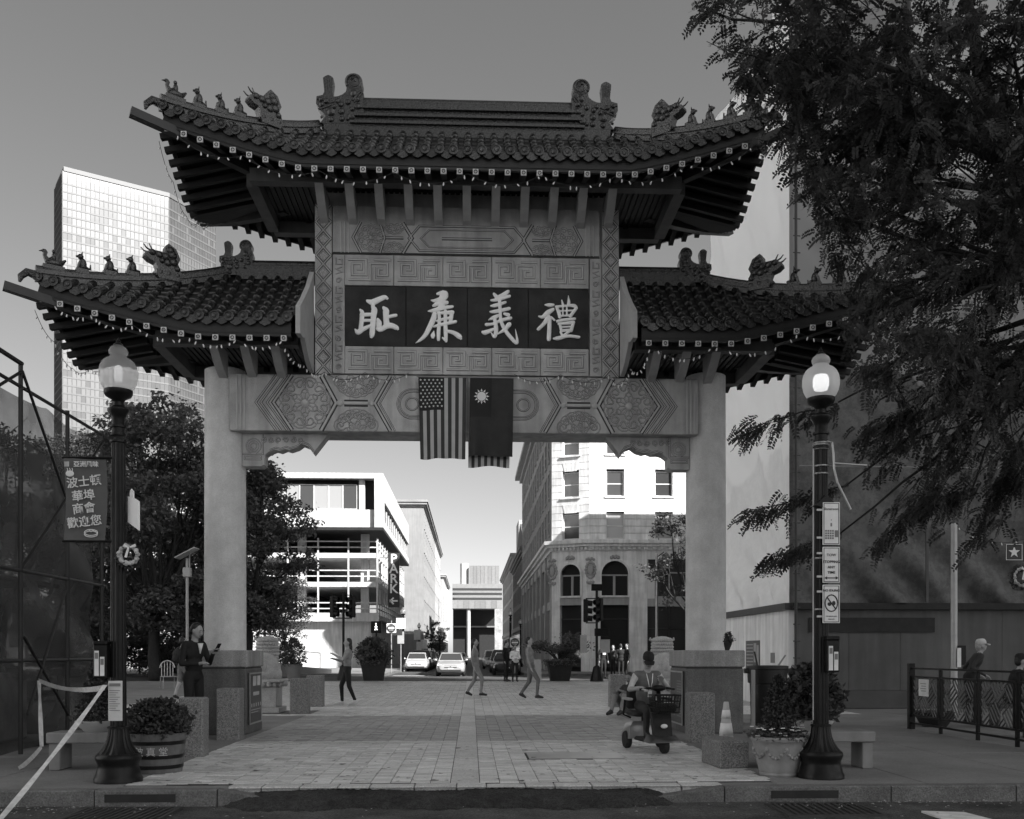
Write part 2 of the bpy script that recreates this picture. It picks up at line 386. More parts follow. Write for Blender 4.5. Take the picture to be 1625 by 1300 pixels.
# --- relief helpers: work in the plane y = Y0 facing the camera
def strip(b, pts, w, y, d, closed=False, m=0):
    """raised ridge with sloping sides along a polyline (x,z), proud of the plane y by d"""
    pts = [Vector((p[0], p[1])) for p in pts]; n = len(pts); vs = []; fs = []
    for i, p in enumerate(pts):
        if closed: a, c = pts[i-1], pts[(i+1)%n]
        else: a, c = pts[max(i-1,0)], pts[min(i+1,n-1)]
        d1 = (p-a).normalized() if (p-a).length > 1e-9 else (c-p).normalized()
        d2 = (c-p).normalized() if (c-p).length > 1e-9 else d1
        n1 = Vector((-d1.y,d1.x)); n2 = Vector((-d2.y,d2.x)); mm = (n1+n2)
        mm = mm.normalized() if mm.length > 1e-6 else n1
        k = min(2.0, 1/max(.3, mm.dot(n1)))
        for s_, dd in ((-.5,0),(-.3,d),(.3,d),(.5,0)):
            q = p+mm*(w*s_*k); vs.append((q.x, y-dd, q.y))
    m_ = n if closed else n-1
    for i in range(m_):
        j = (i+1)%n
        for q in range(3): fs.append((i*4+q, j*4+q, j*4+q+1, i*4+q+1))
    b.add(vs, fs, m)
def outline(b, pts, w, y, d, closed=False):
    strip(b, pts, w*1.9, y, d*.25, closed, 1); strip(b, pts, w, y, d, closed, 0)
def outline2(b, pts, w, y, d):
    strip(b, pts, w*1.22, y, d*.2, False, 1); strip(b, pts, w, y, d, False, 0)
def arc(cx, cz, r, a0, a1, n=10, rz=None):
    return [(cx+r*math.cos(R(a0+(a1-a0)*i/n)), cz+(rz or r)*math.sin(R(a0+(a1-a0)*i/n))) for i in range(n+1)]
def spiral(cx, cz, r, a0, turns=1.3, n=12, s=1):
    return [(cx+r*(1-.78*i/n)*math.cos(R(a0)+s*turns*6.283*i/n), cz+r*(1-.78*i/n)*math.sin(R(a0)+s*turns*6.283*i/n)) for i in range(n+1)]
def rosette(b, cx, cz, r, y, k=12, a0=0, a1=360, w=.011):
    full = a1-a0 >= 360
    for i in range(k):
        a = a0+(a1-a0)*(i+.5)/k; ca, sa = math.cos(R(a)), math.sin(R(a))
        outline(b, spiral(cx+ca*r*.73, cz+sa*r*.73, r*.25, a+180, 1.25, 12, 1 if i%2 else -1), w, y, .014)
        outline(b, arc(cx+ca*r*.73, cz+sa*r*.73, r*.30, a-100, a+100, 6), w*.8, y, .010)
        pet = [(cx+math.cos(R(a+e))*r*q, cz+math.sin(R(a+e))*r*q) for e, q in ((-9,.15),(-14,.36),(0,.45),(14,.36),(9,.15))]
        outline(b, pet, w*.7, y, .010)
    if full: b.ball((cx,y,cz), (r*.13,.02,r*.13), 12, 6)
Y0 = 15.85
# --- columns and pedestals
for sx in (-1, 1):
    X = 3.97*sx
    pd = MB(); pd.cbox(X-.47,X+.47,15.6,16.8,0,1.045,.012); p = gb(pd, 'pedestal', GRAN_D)
    MB().cbox(X-.49,X+.49,15.58,16.82,1.07,1.34,.015).build('pedestal_cap', mat('cap_granite', .27, .6, .15, 3, .1, 80, streak=.3, vor=.2), p)
    MB().box(X-.455,X+.455,15.615,16.785,1.04,1.075).build('joint', GROOVE, p)
    c = MB(); c.lathe([(.335,1.34),(.335,1.5),(.33,3.5),(.325,5.9)], 40, (X,16.2,0)); gb(c, 'column', mat('column_concrete', .56, .8, .14, 3.2, .3, 45, streak=.10, vor=.08), smooth=40)
# --- lintel with carved hexagons
Z0, Z1 = 4.865, 5.775
l = MB(); l.cbox(-3.82,3.76,Y0,16.55,Z0,Z1,.012); lint = gb(l, 'lintel', STONE)
rel = MB(); zc = (Z0+Z1)/2; hh = (Z1-Z0)/2
for s_ in (-1, 1):
    def P(u, v): return (s_*u, zc+v)
    for xv in (3.58, 3.64, 3.70): strip(rel, [P(xv,-hh+.01),P(xv,hh-.01)], .03, Y0, .008)
    for o_ in (.10, .20, .28):      # nested chevrons
        outline(rel, [P(2.80+o_,hh-.01),P(3.12+o_,0),P(2.80+o_,-hh+.01)], .02, Y0, .012)
    outline(rel, [P(2.82,hh-.01),P(3.12,0),P(2.82,-hh+.01)], .035, Y0, .02)                 # big hexagon
    outline(rel, [P(2.36,hh-.01),P(2.12,0),P(2.36,-hh+.01)], .045, Y0, .022)
    rosette(rel, s_*2.62, zc, .41, Y0)
    rel.ball((s_*2.06,Y0,zc), (.055,.03,.055), 12, 6); rel.ball((s_*1.55,Y0,zc), (.045,.025,.045), 12, 6)
    outline(rel, [P(1.99,.0),P(1.61,.0)], .06, Y0, .022)
    outline(rel, [P(1.25,hh-.01),P(1.50,0),P(1.25,-hh+.01)], .035, Y0, .022)
    outline(rel, [P(1.17,hh-.01),P(1.42,0),P(1.17,-hh+.01)], .015, Y0, .012)
    rosette(rel, s_*1.80, zc+.47, .37, Y0, 7, 195, 345); rosette(rel, s_*1.80, zc-.47, .37, Y0, 7, 15, 165)
    for r_ in (.24, .20):
        outline(rel, [P(.45,r_+.10),P(.62,r_+.08),P(.70,r_)]+[P(.90+r_*math.cos(R(a)),r_*math.sin(R(a))) for a in range(100,-101,-20)]+[P(.70,-r_),P(.62,-r_-.08),P(.45,-r_-.10)], .014, Y0, .012)
    outline(rel, arc(s_*.90, zc, .10, 0, 360, 16), .014, Y0, .012)
for xv in (-1.9, 0, 1.9): rel.box(xv-.002,xv+.002,Y0-.001,Y0+.01,Z0+.01,Z1-.01,1)
gb(rel, 'carving', [STONE_L, GROOVE], lint, 50)
# --- corner brackets under the lintel
for s_ in (-1, 1):
    prof = [(3.66,4.862),(2.28,4.862),(2.52,4.55),(2.60,4.66),(2.70,4.70),(2.78,4.64),(2.90,4.60),(2.97,4.62),(3.06,4.585),(3.14,4.605),(3.24,4.565),(3.30,4.52),(3.31,4.36),(3.36,4.33),(3.66,4.33)]
    b = MB(); b.prism([(s_*p[0],p[1]) for p in prof], 'y', 16.05, 16.33); br = gb(b, 'bracket', STONE)
    rl = MB(); yb = 16.05
    outline(rl, [(s_*p[0]*.995, p[1]+.03) for p in prof[2:11]], .014, yb, .010)
    for i in range(6): outline(rl, spiral(s_*(2.72+i*.12), 4.76, .05, 90*i, 1.4, 12, s_), .010, yb, .012)
    for i in range(3): outline(rl, arc(s_*3.48, 4.66, .12-.035*i, 0, 360, 14), .010, yb, .010)
    outline(rl, [(s_*3.62,4.49),(s_*3.36,4.49),(s_*3.36,4.44),(s_*3.62,4.44)], .012, yb, .008, True)
    outline(rl, [(s_*3.33,4.85),(s_*3.33,4.53),(s_*3.66,4.53)], .014, yb, .010)
    gb(rl, 'carving', [STONE_L, GROOVE], br, 50)
# --- upper wall: stack of slabs, each a part
wall = MB(); wall.box(-2.44,2.40,15.93,16.5,5.775,8.9); uw = gb(wall, 'upper_wall', STONE)
for s_ in (-1, 1):      # lattice strips
    xa, xb = sorted((s_*2.455, s_*2.185)); b = MB(); b.cbox(xa,xb,Y0-.02,15.95,5.78,8.5,.006); st = gb(b, 'lattice_strip', STONE)
    rl = MB(); xc = (xa+xb)/2; yy = Y0-.02
    for i in range(10):
        zz = 5.78+.272*i; outline(rl, [(xa+.015,zz),(xc,zz+.136),(xb-.015,zz)], .022, yy, .014); outline(rl, [(xa+.015,zz+.272),(xc,zz+.136),(xb-.015,zz+.272)], .022, yy, .014)
        c0 = zz+.272
        if i < 9:
            for q in range(5): rl.ball((xc+.038*math.cos(q*1.257+.3),yy,c0+.038*math.sin(q*1.257+.3)), (.019,.012,.019), 7, 4)
            rl.ball((xc,yy,c0), (.016,.018,.016), 7, 4)
            outline(rl, [(xc-.085,c0),(xc,c0+.085),(xc+.085,c0),(xc,c0-.085)], .010, yy, .009, True)
        for sd in (-1, 1):
            for q in range(3): rl.ball((xc+sd*.105,yy,zz+.136+(q-1)*.035), (.014,.009,.014), 6, 4)
    gb(rl, 'carving', [STONE_L, GROOVE], st, 50)
    xa, xb = sorted((s_*2.175, s_*1.985)); b = MB(); b.cbox(xa,xb,Y0,15.95,5.80,7.715,.006); sb = gb(b, 'border_strip', STONE)
    rl = MB(); xc = (xa+xb)/2
    for i in range(12):
        zz = 5.9+i*.155
        if i%3 == 0: outline(rl, spiral(xc, zz, .05, 40*i, 1.3, 10, 1), .011, Y0, .010)
        elif i%3 == 1: outline(rl, [(xc-.05,zz-.05),(xc+.05,zz-.02),(xc-.04,zz+.03),(xc+.05,zz+.06)], .011, Y0, .010)
        else: outline(rl, [(xc-.04,zz+.06),(xc-.04,zz-.05),(xc+.05,zz-.05),(xc+.05,zz+.03),(xc,zz+.03)], .011, Y0, .010)
    gb(rl, 'carving', [STONE_L, GROOVE], sb, 50)
# top frieze
b = MB(); b.cbox(-2.175,2.14,Y0-.01,15.95,7.735,8.5,.006); fr = gb(b, 'frieze', STONE)
rl = MB(); zc2 = 7.99; h2 = .25; yy = Y0-.01
rl.box(-2.17,2.13,yy-.004,yy+.01,7.735,7.75,1)
outline(rl, [(-.78,zc2+.20),(-.95,zc2),(-.78,zc2-.20),(.75,zc2-.20),(.92,zc2),(.75,zc2+.20)], .022, yy, .014, True)
outline(rl, [(-.62,zc2+.14),(-.76,zc2),(-.62,zc2-.14),(.59,zc2-.14),(.73,zc2),(.59,zc2+.14)], .014, yy, .010, True)
outline(rl, [(-.42,zc2),(.39,zc2)], .026, yy, .012)
for s_ in (-1, 1):
    outline(rl, [(s_*1.05,zc2+h2),(s_*.90,zc2),(s_*1.05,zc2-h2)], .03, yy, .016)
    rosette(rl, s_*1.56, zc2, .22, yy, 10, w=.008); rosette(rl, s_*1.19, zc2+.25, .19, yy, 5, 195, 345, w=.008); rosette(rl, s_*1.19, zc2-.25, .19, yy, 5, 15, 165, w=.008)
    outline(rl, [(s_*1.42,zc2+h2),(s_*1.34,zc2),(s_*1.42,zc2-h2)], .024, yy, .014)
    outline(rl, [(s_*1.32,zc2),(s_*1.04,zc2)], .026, yy, .014)
    outline(rl, [(s_*1.72,zc2+h2),(s_*1.85,zc2),(s_*1.72,zc2-h2)], .024, yy, .014)
    for xv in (1.92, 1.98, 2.04): strip(rl, [(s_*xv,zc2-h2),(s_*xv,zc2+h2)], .02, yy, .008)
gb(rl, 'carving', [STONE_L, GROOVE], fr, 50)
# fret panels
FR = [[(.04,.13),(.52,.13),(.52,.74),(.90,.74),(.90,.30),(.70,.30),(.70,.54),(.80,.54)],
      [(.04,.88),(.43,.88),(.43,.31),(.13,.31),(.13,.73),(.33,.73),(.33,.52),(.23,.52)],
      [(.97,.88),(.61,.88)], [(.97,.13),(.61,.13),(.61,.62)]]
for z0, z1 in ((7.225,7.715),(5.80,6.24)):
    for i in range(5):
        w = 3.95/5; xa = -1.985+i*w; b = MB(); b.cbox(xa+.004,xa+w-.004,Y0,15.95,z0,z1,.005); pn = gb(b, 'fret_panel', STONE)
        rl = MB()
        for path in FR: outline2(rl, [(xa+.03+p[0]*(w-.06), z0+.03+p[1]*(z1-z0-.06)) for p in path], .034, Y0, .013)
        gb(rl, 'fret', [STONE_L, GROOVE], pn, 50)
# --- name board: four dark slabs with raised brush characters
BOARD = mat('dark_slate', .022, .5, .75, 2.2, .1, 30, spec=.25)
LETTER = mat('gilt_white', .92, .45, .06, 12)
LEDGE = mat('letter_edge', .035, .6, .1, 12)
b = MB(); b.box(-1.99,1.97,15.9,15.955,6.245,7.22); gb(b, 'board_backing', GROOVE)
CHARS = [
 (550,455,8.333,[[(280,190,45),(345,205,85),(430,168,75),(500,140,62),(535,155,42)],[(345,215,60),(350,270,55),(365,310,85),(355,400,75),(345,520,75),(335,630,72),(328,660,50)],
  [(185,312,36),(205,345,60),(198,450,60),(185,560,60)],[(200,372,55),(330,368,50)],[(200,447,42),(330,447,42)],[(118,572,30),(150,600,75),(220,560,62),(310,520,45)],
  [(495,285,50),(520,320,85),(520,400,75),(530,500,85)],[(540,402,46),(610,386,46),(652,380,44)],[(415,440,48),(428,480,75),(425,560,65)],[(410,560,50),(450,572,55),(530,520,80),(600,518,75),(660,545,65),(675,560,40)]]),
 (550,455,8.333,[[(1205,95,40),(1265,75,48),(1315,82,50),(1310,130,70)],[(1120,182,18),(1180,185,55),(1300,142,70)],[(1150,252,40),(1230,215,75),(1322,210,55)],[(1080,325,15),(1150,315,55),(1260,283,60),(1395,265,42)],[(1275,95,90),(1250,270,95)],
  [(1160,360,60),(1150,420,75),(1100,530,70),(1040,640,58),(970,710,38),(912,748,6)],[(1222,345,46),(1226,450,46),(1216,600,52),(1215,700,46)],[(1306,325,50),(1306,450,50),(1310,600,56),(1315,720,42)],
  [(1205,352,40),(1300,345,44),(1395,340,62)],[(1392,345,55),(1375,450,55)],[(1190,455,26),(1280,430,40),(1395,408,34)],[(1152,530,26),(1250,503,45),(1440,465,44)],[(1155,590,10),(1142,640,58),(1140,668,46)],[(1272,680,26),(1315,722,34)],[(1335,590,40),(1420,612,58),(1490,660,70),(1512,688,36)]]),
 (742,455,8.29,[[(350,98,40),(395,150,66)],[(530,65,48),(470,110,66),(400,150,70)],[(310,180,26),(380,172,48),(548,125,46)],[(308,255,26),(370,245,52),(495,207,36)],[(298,332,26),(370,325,52),(545,290,46)],[(420,150,46),(430,350,46)],
  [(275,440,10),(340,410,56),(400,382,42)],[(248,500,46),(330,490,38),(450,440,46),(562,415,50)],[(355,420,46),(376,560,58),(355,662,44),(312,610,16)],[(205,600,46),(240,602,66),(340,560,36)],[(430,345,40),(442,460,48),(500,580,52),(570,670,52),(642,742,46),(652,690,34),(628,562,5)],[(545,500,66),(480,570,52),(402,622,20)],[(485,358,36),(535,372,52)]]),
 (742,455,8.29,[[(1020,240,16),(1070,242,52),(1125,240,38)],[(940,392,26),(990,397,50),(1060,340,72),(1120,302,50)],[(1060,400,66),(1010,480,56),(930,560,46)],[(1078,420,58),(1076,560,58),(1070,690,58)],[(1100,402,28),(1142,440,28)],
  [(1240,182,16),(1256,245,42)],[(1325,122,8),(1332,200,42),(1326,245,42)],[(1172,270,42),(1200,340,50),(1215,400,46)],[(1165,265,36),(1300,252,32),(1400,252,50),(1430,282,44)],[(1425,290,44),(1350,390,46)],[(1254,260,22),(1254,390,22)],[(1306,255,22),(1306,385,26)],[(1205,322,22),(1395,314,22)],[(1212,388,26),(1350,378,26)],
  [(1182,457,42),(1280,436,38),(1408,425,36)],[(1215,495,36),(1236,590,36)],[(1200,492,36),(1390,472,50)],[(1390,482,46),(1362,580,46)],[(1244,535,22),(1370,528,22)],[(1230,582,36),(1352,572,40)],[(1222,600,28),(1250,650,32)],[(1340,590,36),(1262,640,26)],[(1132,686,26),(1190,680,56),(1320,652,42),(1462,666,40)]])]
def catmull(p, n=6):
    out = []
    for i in range(len(p)-1):
        a, b_, c, d = p[max(i-1,0)], p[i], p[i+1], p[min(i+2,len(p)-1)]
        for j in range(n):
            t = j/n; out.append(tuple(.5*((2*b_[k])+(-a[k]+c[k])*t+(2*a[k]-5*b_[k]+4*c[k]-d[k])*t*t+(-a[k]+3*b_[k]-3*c[k]+d[k])*t**3) for k in range(3)))
    out.append(p[-1]); return out
def brush(b, pts, y, d, m, grow=0):
    """one brush stroke: domed strip with rounded ends; pts (x, z, width)"""
    ps = catmull(pts, 5); n = len(ps); vs = []; fs = []
    def dirn(i):
        a, c = ps[max(i-1,0)], ps[min(i+1,n-1)]; v = Vector((c[0]-a[0], c[1]-a[1])); return v.normalized() if v.length > 1e-9 else Vector((1,0))
    rows = []
    d0 = dirn(0); d1 = dirn(n-1)
    for q in (.95,.7): rows.append((ps[0][0]-d0.x*ps[0][2]*.5*q, ps[0][1]-d0.y*ps[0][2]*.5*q, ps[0][2]*math.sqrt(1-q*q), d0))
    for i in range(n): rows.append((ps[i][0], ps[i][1], ps[i][2], dirn(i)))
    for q in (.7,.95): rows.append((ps[-1][0]+d1.x*ps[-1][2]*.5*q, ps[-1][1]+d1.y*ps[-1][2]*.5*q, ps[-1][2]*math.sqrt(1-q*q), d1))
    for (x, z, w, dd) in rows:
        w = max(.003, w+grow); nx, nz = -dd.y, dd.x
        for e, h in ((-.5,0),(-.42,.8),(-.2,1),(.2,1),(.42,.8),(.5,0)): vs.append((x+nx*w*e, y-d*h, z+nz*w*e))
    for i in range(len(rows)-1):
        for q in range(5): fs.append((i*6+q,(i+1)*6+q,(i+1)*6+q+1,i*6+q+1))
    b.add(vs, fs, m)
XS = [(-1.985,-1.005),(-.995,-.015),(-.005,.975),(.985,1.965)]
for (xa, xb), (ou, ov, sc_, strokes) in zip(XS, CHARS):
    b = MB(); b.cbox(xa,xb,15.87,15.93,6.25,7.215,.004); sl = gb(b, 'name_slab', BOARD)
    lt = MB(); k = 0
    for stx in strokes:
        pts = []
        for (x, y, w) in stx:
            p = PX(ou+x/sc_, ov+y/sc_, 15.86); pts.append((p.x, p.z, w/sc_*15.86/F))
        brush(lt, pts, 15.87-.0005*k, .022, 0, 0); brush(lt, pts, 15.87-.0003*k, .006, 1, .018); k += 1
    gb(lt, 'character', [LETTER, LEDGE], sl, 60)
# ---------------------------------------------------------------- gate roofs
def sweepbox(b, pts, w, h, m=0, z0=0):
    pts = [Vector(p) for p in pts]; n = len(pts); vs = []; fs = []
    for i, p in enumerate(pts):
        t = (pts[min(i+1,n-1)]-pts[max(i-1,0)]).normalized(); sd = t.cross(Vector((0,0,1))).normalized(); up = sd.cross(t)
        for a, c in ((-.5,0),(.5,0),(.5,1),(-.5,1)): vs.append(p+sd*(w*a)+up*(h*c+z0))
    for i in range(n-1):
        for q in range(4): fs.append((i*4+q,(i+1)*4+q,(i+1)*4+(q+1)%4,i*4+(q+1)%4))
    fs += [(0,1,2,3),((n-1)*4+3,(n-1)*4+2,(n-1)*4+1,(n-1)*4)]
    b.add(vs, fs, m)
HD = 1.6
cap_me = MB(Matrix.Rotation(R(90),4,'X')).lathe([(.001,.035),(.026,.04),(.034,.028),(.052,.028),(.058,.042),(.074,.04),(.076,0),(.076,-.03)], 18).mesh('eave_cap', TILE, 40)
drip_me = MB().prism([(-.085,.03),(.085,.03),(.10,-.03),(.085,-.065),(.05,-.085),(0,-.11),(-.05,-.085),(-.085,-.065),(-.10,-.03)], 'y', -.012, .014).mesh('drip_tile', TILE)
rc = MB(); rc.cbox(-.042,.042,-.012,.01,-.042,.042,.004,0); rc.M = Matrix.Rotation(R(90),4,'X')
rc.lathe([(.030,.012),(.030,.015),(.018,.015),(.018,.012)], 10, (0,0,0), 1)
rcap_me = rc.mesh('rafter_cap', [CAPW, DARK])
class Roof:
    def __init__(s, side, xi, xr, xe, zr, ze, up):
        s.side, s.xi, s.xr, s.xe, s.zr, s.ze, s.up = side, xi, xr, xe, zr, ze, up
    def h(s, x): return max(0., (abs(x)-s.xr)/(s.xe-s.xr))
    def z0(s, q): return s.zr-(s.zr-s.ze)*(1.32*q-.32*q*q)
    def rise(s, h): return s.up*max(0.,h)**1.18
    def front(s, x, q, sg=-1): return Vector((x, YG+sg*HD*q, s.z0(q)+s.rise(s.h(x))))
    def sidep(s, y, q, sd): return Vector((sd*(s.xr+(s.xe-s.xr)*q), YG+y, s.z0(q)+s.rise(abs(y)/HD)))
    def hip(s, h, sd, sg=-1, dz=0.): return Vector((sd*(s.xr+(s.xe-s.xr)*h), YG+sg*HD*h, s.z0(h)+s.rise(h)+dz))
    def soff(s, q, ris): return s.ze-.19+(1-q)*.50+ris
def build_roof(name, side, xi, xr, xe, zr, ze, up, label):
    r = Roof(side, xi, xr, xe, zr, ze, up); sides = [side] if side else [-1, 1]
    xmin, xmax = (-xe, xe) if side == 0 else ((-xe, -xi) if side < 0 else (xi, xe))
    deck = MB(); NX = 70; NC = 7
    for sg in (-1, 1):
        xs = [xmin+(xmax-xmin)*i/NX for i in range(NX+1)]
        qs = []
        for c in range(NC): qs += [(c/NC, 0.), ((c+1)/NC-.001, .022)]
        vs = []; fs = []
        for x in xs:
            q0 = r.h(x)
            for (q, dz) in qs:
                p = r.front(x, q0+(1-q0)*q, sg); vs.append((p.x,p.y,p.z+dz))
        m_ = len(qs)
        for i in range(NX):
            for j in range(m_-1): fs.append((i*m_+j,(i+1)*m_+j,(i+1)*m_+j+1,i*m_+j+1))
        deck.add(vs, fs, 0)
        # soffit sheet under the slope
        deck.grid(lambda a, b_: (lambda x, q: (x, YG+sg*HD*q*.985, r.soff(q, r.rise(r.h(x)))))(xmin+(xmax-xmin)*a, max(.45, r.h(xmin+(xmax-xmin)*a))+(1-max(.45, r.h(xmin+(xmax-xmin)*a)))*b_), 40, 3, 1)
    for sd in sides:
        deck.grid(lambda a, b_: r.sidep((-1+2*a)*HD*1.0, abs(-1+2*a)+(1-abs(-1+2*a))*b_, sd), 40, 8, 0)
        def sf(a, b_):
            y = -1+2*a; q = max(.45, abs(y)); q = q+(1-q)*b_; p = r.sidep(y*HD, q, sd); return (sd*(r.xr+(r.xe-r.xr)*q*.995), p.y, r.soff(q, r.rise(abs(y))))
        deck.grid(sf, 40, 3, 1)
    roof = gb(deck, name, [TILE_D, RAFT]); roof['label'] = label
    # fascia boards
    fb = MB(); xs = [xmin+(xmax-xmin)*i/60 for i in range(61)]
    for sg in (-1, 1): sweepbox(fb, [(x, YG+sg*(HD-.06), r.ze-.235+r.rise(r.h(x))) for x in xs], .05, .21)
    for sd in sides: sweepbox(fb, [(sd*(xe-.05), YG+y*HD*.96, r.ze-.235+r.rise(abs(y))) for y in [-1+i/15 for i in range(31)]], .05, .21)
    gb(fb, 'fascia', FASC, roof)
    # front tiles: every run of barrel tiles, every cap and drip tile its own piece
    n = int(round((xmax-xmin-.1)/.213)); sp = (xmax-xmin-.1)/n
    for i in range(n+1):
        x = xmin+.05+i*sp; q0 = r.h(x)
        b = MB()
        L_ = (1-q0)*2.05
        if L_ > .12:
            k = max(1, int(L_/.26)); vs = []; rings = 0
            for t in range(k):
                for (e, rad) in ((0, .068), (.97, .054)):
                    q = 1-(1-q0)*(t+e)/k; p = r.front(x, q); p2 = r.front(x, max(0,q-.02)); tg = (p2-p).normalized(); nn = Vector((1,0,0)).cross(tg)
                    if nn.z < 0: nn = -nn
                    for a in range(7):
                        th = math.pi*a/6; vs.append(p+Vector((1,0,0))*(rad*math.cos(th))+nn*(rad*1.1*math.sin(th)+.015))
                    rings += 1
            fs = [(a*7+j,a*7+j+1,(a+1)*7+j+1,(a+1)*7+j) for a in range(rings-1) for j in range(6)]
            b.add(vs, fs); gb(b, 'barrel_tile_run', TILE, roof, 35)
        p = r.front(x, 1.0)
        oo = put('eave_cap', cap_me, roof, (p.x+random.uniform(-.008,.008), p.y-.02+random.uniform(-.012,.012), p.z+.030+random.uniform(-.006,.006))); oo.rotation_euler = (random.uniform(-.06,.06), random.uniform(-3,3), random.uniform(-.08,.08))
        if i < n:
            xm = x+sp/2; p = r.front(xm, 1.0); oo = put('drip_tile', drip_me, roof, (p.x+random.uniform(-.008,.008), p.y-.012, p.z+random.uniform(-.008,.006))); oo.rotation_euler = (random.uniform(-.05,.12), random.uniform(-.05,.05), random.uniform(-.05,.05)); oo.scale = (.92,1,.85)
    # tiles of the other slopes, joined
    oth = MB()
    def run(fn):
        prev = None; vs = []; ax = None
        pts = [fn(t/6) for t in range(7)]
        tg = (pts[-1]-pts[0]).normalized(); sx = tg.cross(Vector((0,0,1))).normalized(); nn = sx.cross(tg); nn = nn if nn.z > 0 else -nn
        for p in pts:
            for a in range(5): th = math.pi*a/4; vs.append(p+sx*(.075*math.cos(th))+nn*(.085*math.sin(th)))
        oth.add(vs, [(a*5+j,a*5+j+1,(a+1)*5+j+1,(a+1)*5+j) for a in range(6) for j in range(4)]+[(0,1,2,3,4)])
    for i in range(n+1):
        x = xmin+.05+i*sp; q0 = r.h(x)
        if q0 < .93: run(lambda t: r.front(x, 1-(1-q0)*t, 1))
    for sd in sides:
        for i in range(15):
            y = -1.5+i*3.0/14; q0 = abs(y)/HD
            if q0 < .93: run(lambda t: r.sidep(y, 1-(1-q0)*t, sd))
    o = gb(oth, 'barrel_tiles', TILE, roof, 40); o['kind'] = 'stuff'
    # rafters
    x = xmin+.12; cnt = int((xmax-xmin-.2)/.236)
    for i in range(cnt+1):
        x = xmin+.1+i*(xmax-xmin-.2)/cnt; q0 = max(.50, r.h(x)); ris = r.rise(r.h(x))
        if q0 < .96:
            for sg in (-1, 1):
                b = MB(); b.beam((x, YG+sg*(HD-.015), r.soff(1,ris)-.085),(x, YG+sg*HD*q0, r.soff(q0,ris)-.085),.085,.085); gb(b, 'rafter', RAFT, roof)
        put('rafter_cap', rcap_me, roof, (x, YG-HD+.004, r.soff(1,ris)-.085))
    for sd in sides:
        for i in range(14):
            y = -1.42+i*2.84/13; q0 = max(.50, abs(y)/HD); ris = r.rise(abs(y)/HD)
            if q0 < .95:
                b = MB(); b.beam((sd*(xe+.05), YG+y, r.soff(1,ris)-.085),(sd*(xr+(xe-xr)*q0), YG+y, r.soff(q0,ris)-.085),.085,.085); gb(b, 'rafter', RAFT, roof)
    # hip rafters (protruding corner beams) and hip ridges with figures
    for sd in sides:
        for sg in (-1, 1):
            b = MB(); c0 = Vector((sd*(xr+(xe-xr)*.3), YG+sg*HD*.3, r.soff(.55,0)-.06)); c1 = Vector((sd*(xe-.25), YG+sg*(HD-.12), r.soff(1,r.rise(.86))-.10)); c2 = c1+Vector((sd*.62, sg*.34, .13))
            sweepbox(b, [c0,(c0+c1)/2+Vector((0,0,-.02)),c1,c2], .13, .12); b.build('hip_beam', DARK, roof)
            hs = [i/14 for i in range(15)]
            b = MB(); sweepbox(b, [r.hip(h, sd, sg, -.03) for h in hs], .15, .09); sweepbox(b, [r.hip(h, sd, sg, .06) for h in hs], .20, .02); sweepbox(b, [r.hip(h, sd, sg, .08) for h in hs], .09, .06); b.tube([r.hip(h, sd, sg, .15) for h in hs], .05, 8)
            e = r.hip(1, sd, sg, .05); b.tube([e, e+Vector((sd*.10,sg*.06,.02)), e+Vector((sd*.17,sg*.1,-.06)), e+Vector((sd*.18,sg*.11,-.14))], [.07,.06,.05,.02], 8)
            gb(b, 'hip_ridge', ORN, roof, 40)
            if sg < 0:
                ang = math.atan2(sg*HD, sd*(xe-xr))
                def M_at(h, dz=.19):
                    p = r.hip(h, sd, sg, dz); return Matrix.Translation(p) @ Matrix.Rotation(ang, 4, 'Z')
                b = MB(M_at(.92)); hen(b); gb(b, 'ridge_figure', ORN, roof, 40)
                for j, h in enumerate((.78,.645,.53)):
                    b = MB(M_at(h)); figure(b, j); gb(b, 'ridge_figure', ORN, roof, 40)
                b = MB(M_at(.37,.12)); dragon(b); gb(b, 'dragon_head', ORN, roof, 45)
    # ring beam, slatted ceiling
    ra = (xr+.9) if side == 0 else (xe-1.54)
    zb = r.soff(.55,0)-.13; b = MB()
    lo, hi = (-ra, ra) if side == 0 else ((-ra, -xi) if side < 0 else (xi, ra))
    for sg in (-1, 1): b.box(lo, hi, YG+sg*.93-.09, YG+sg*.93+.09, zb-.10, zb+.10)
    for sd in sides:
        xx = sd*ra; b.box(xx-.09, xx+.09, YG-.83, YG+.83, zb-.099, zb+.099)
    gb(b, 'ring_beam', mat('ring_beam_paint', .085, .6, .2, 3, streak=.2), roof)
    sl = MB(); sl.box(lo+.1, hi-.1, YG-.82, YG+.82, zb+.12, zb+.14)
    k = int((hi-lo)/.09)
    for i in range(k): sl.box(lo+.1+i*.09, lo+.16+i*.09, YG-.82, YG+.82, zb+.09, zb+.12)
    gb(sl, 'slatted_ceiling', RAFT, roof)
    return r, roof
def hen(b):
    b.ball((-.02,0,.07), (.13,.06,.06), 10, 6); b.tube([(.07,0,.09),(.11,0,.16),(.10,0,.22)], [.045,.03,.035], 8); b.ball((.115,0,.225), (.04,.03,.03), 8, 5); b.tube([(.14,0,.225),(.19,0,.21)], [.018,.004], 6)
    b.tube([(-.12,0,.09),(-.18,0,.15)], [.04,.015], 6); b.ball((-.02,0,.16), (.04,.04,.07), 8, 6); b.ball((-.015,0,.245), .03, 8, 6); b.tube([(-.02,0,.17),(.05,0,.13)], [.02,.012], 6); b.box(-.16,.14,-.05,.05,-.03,.03)
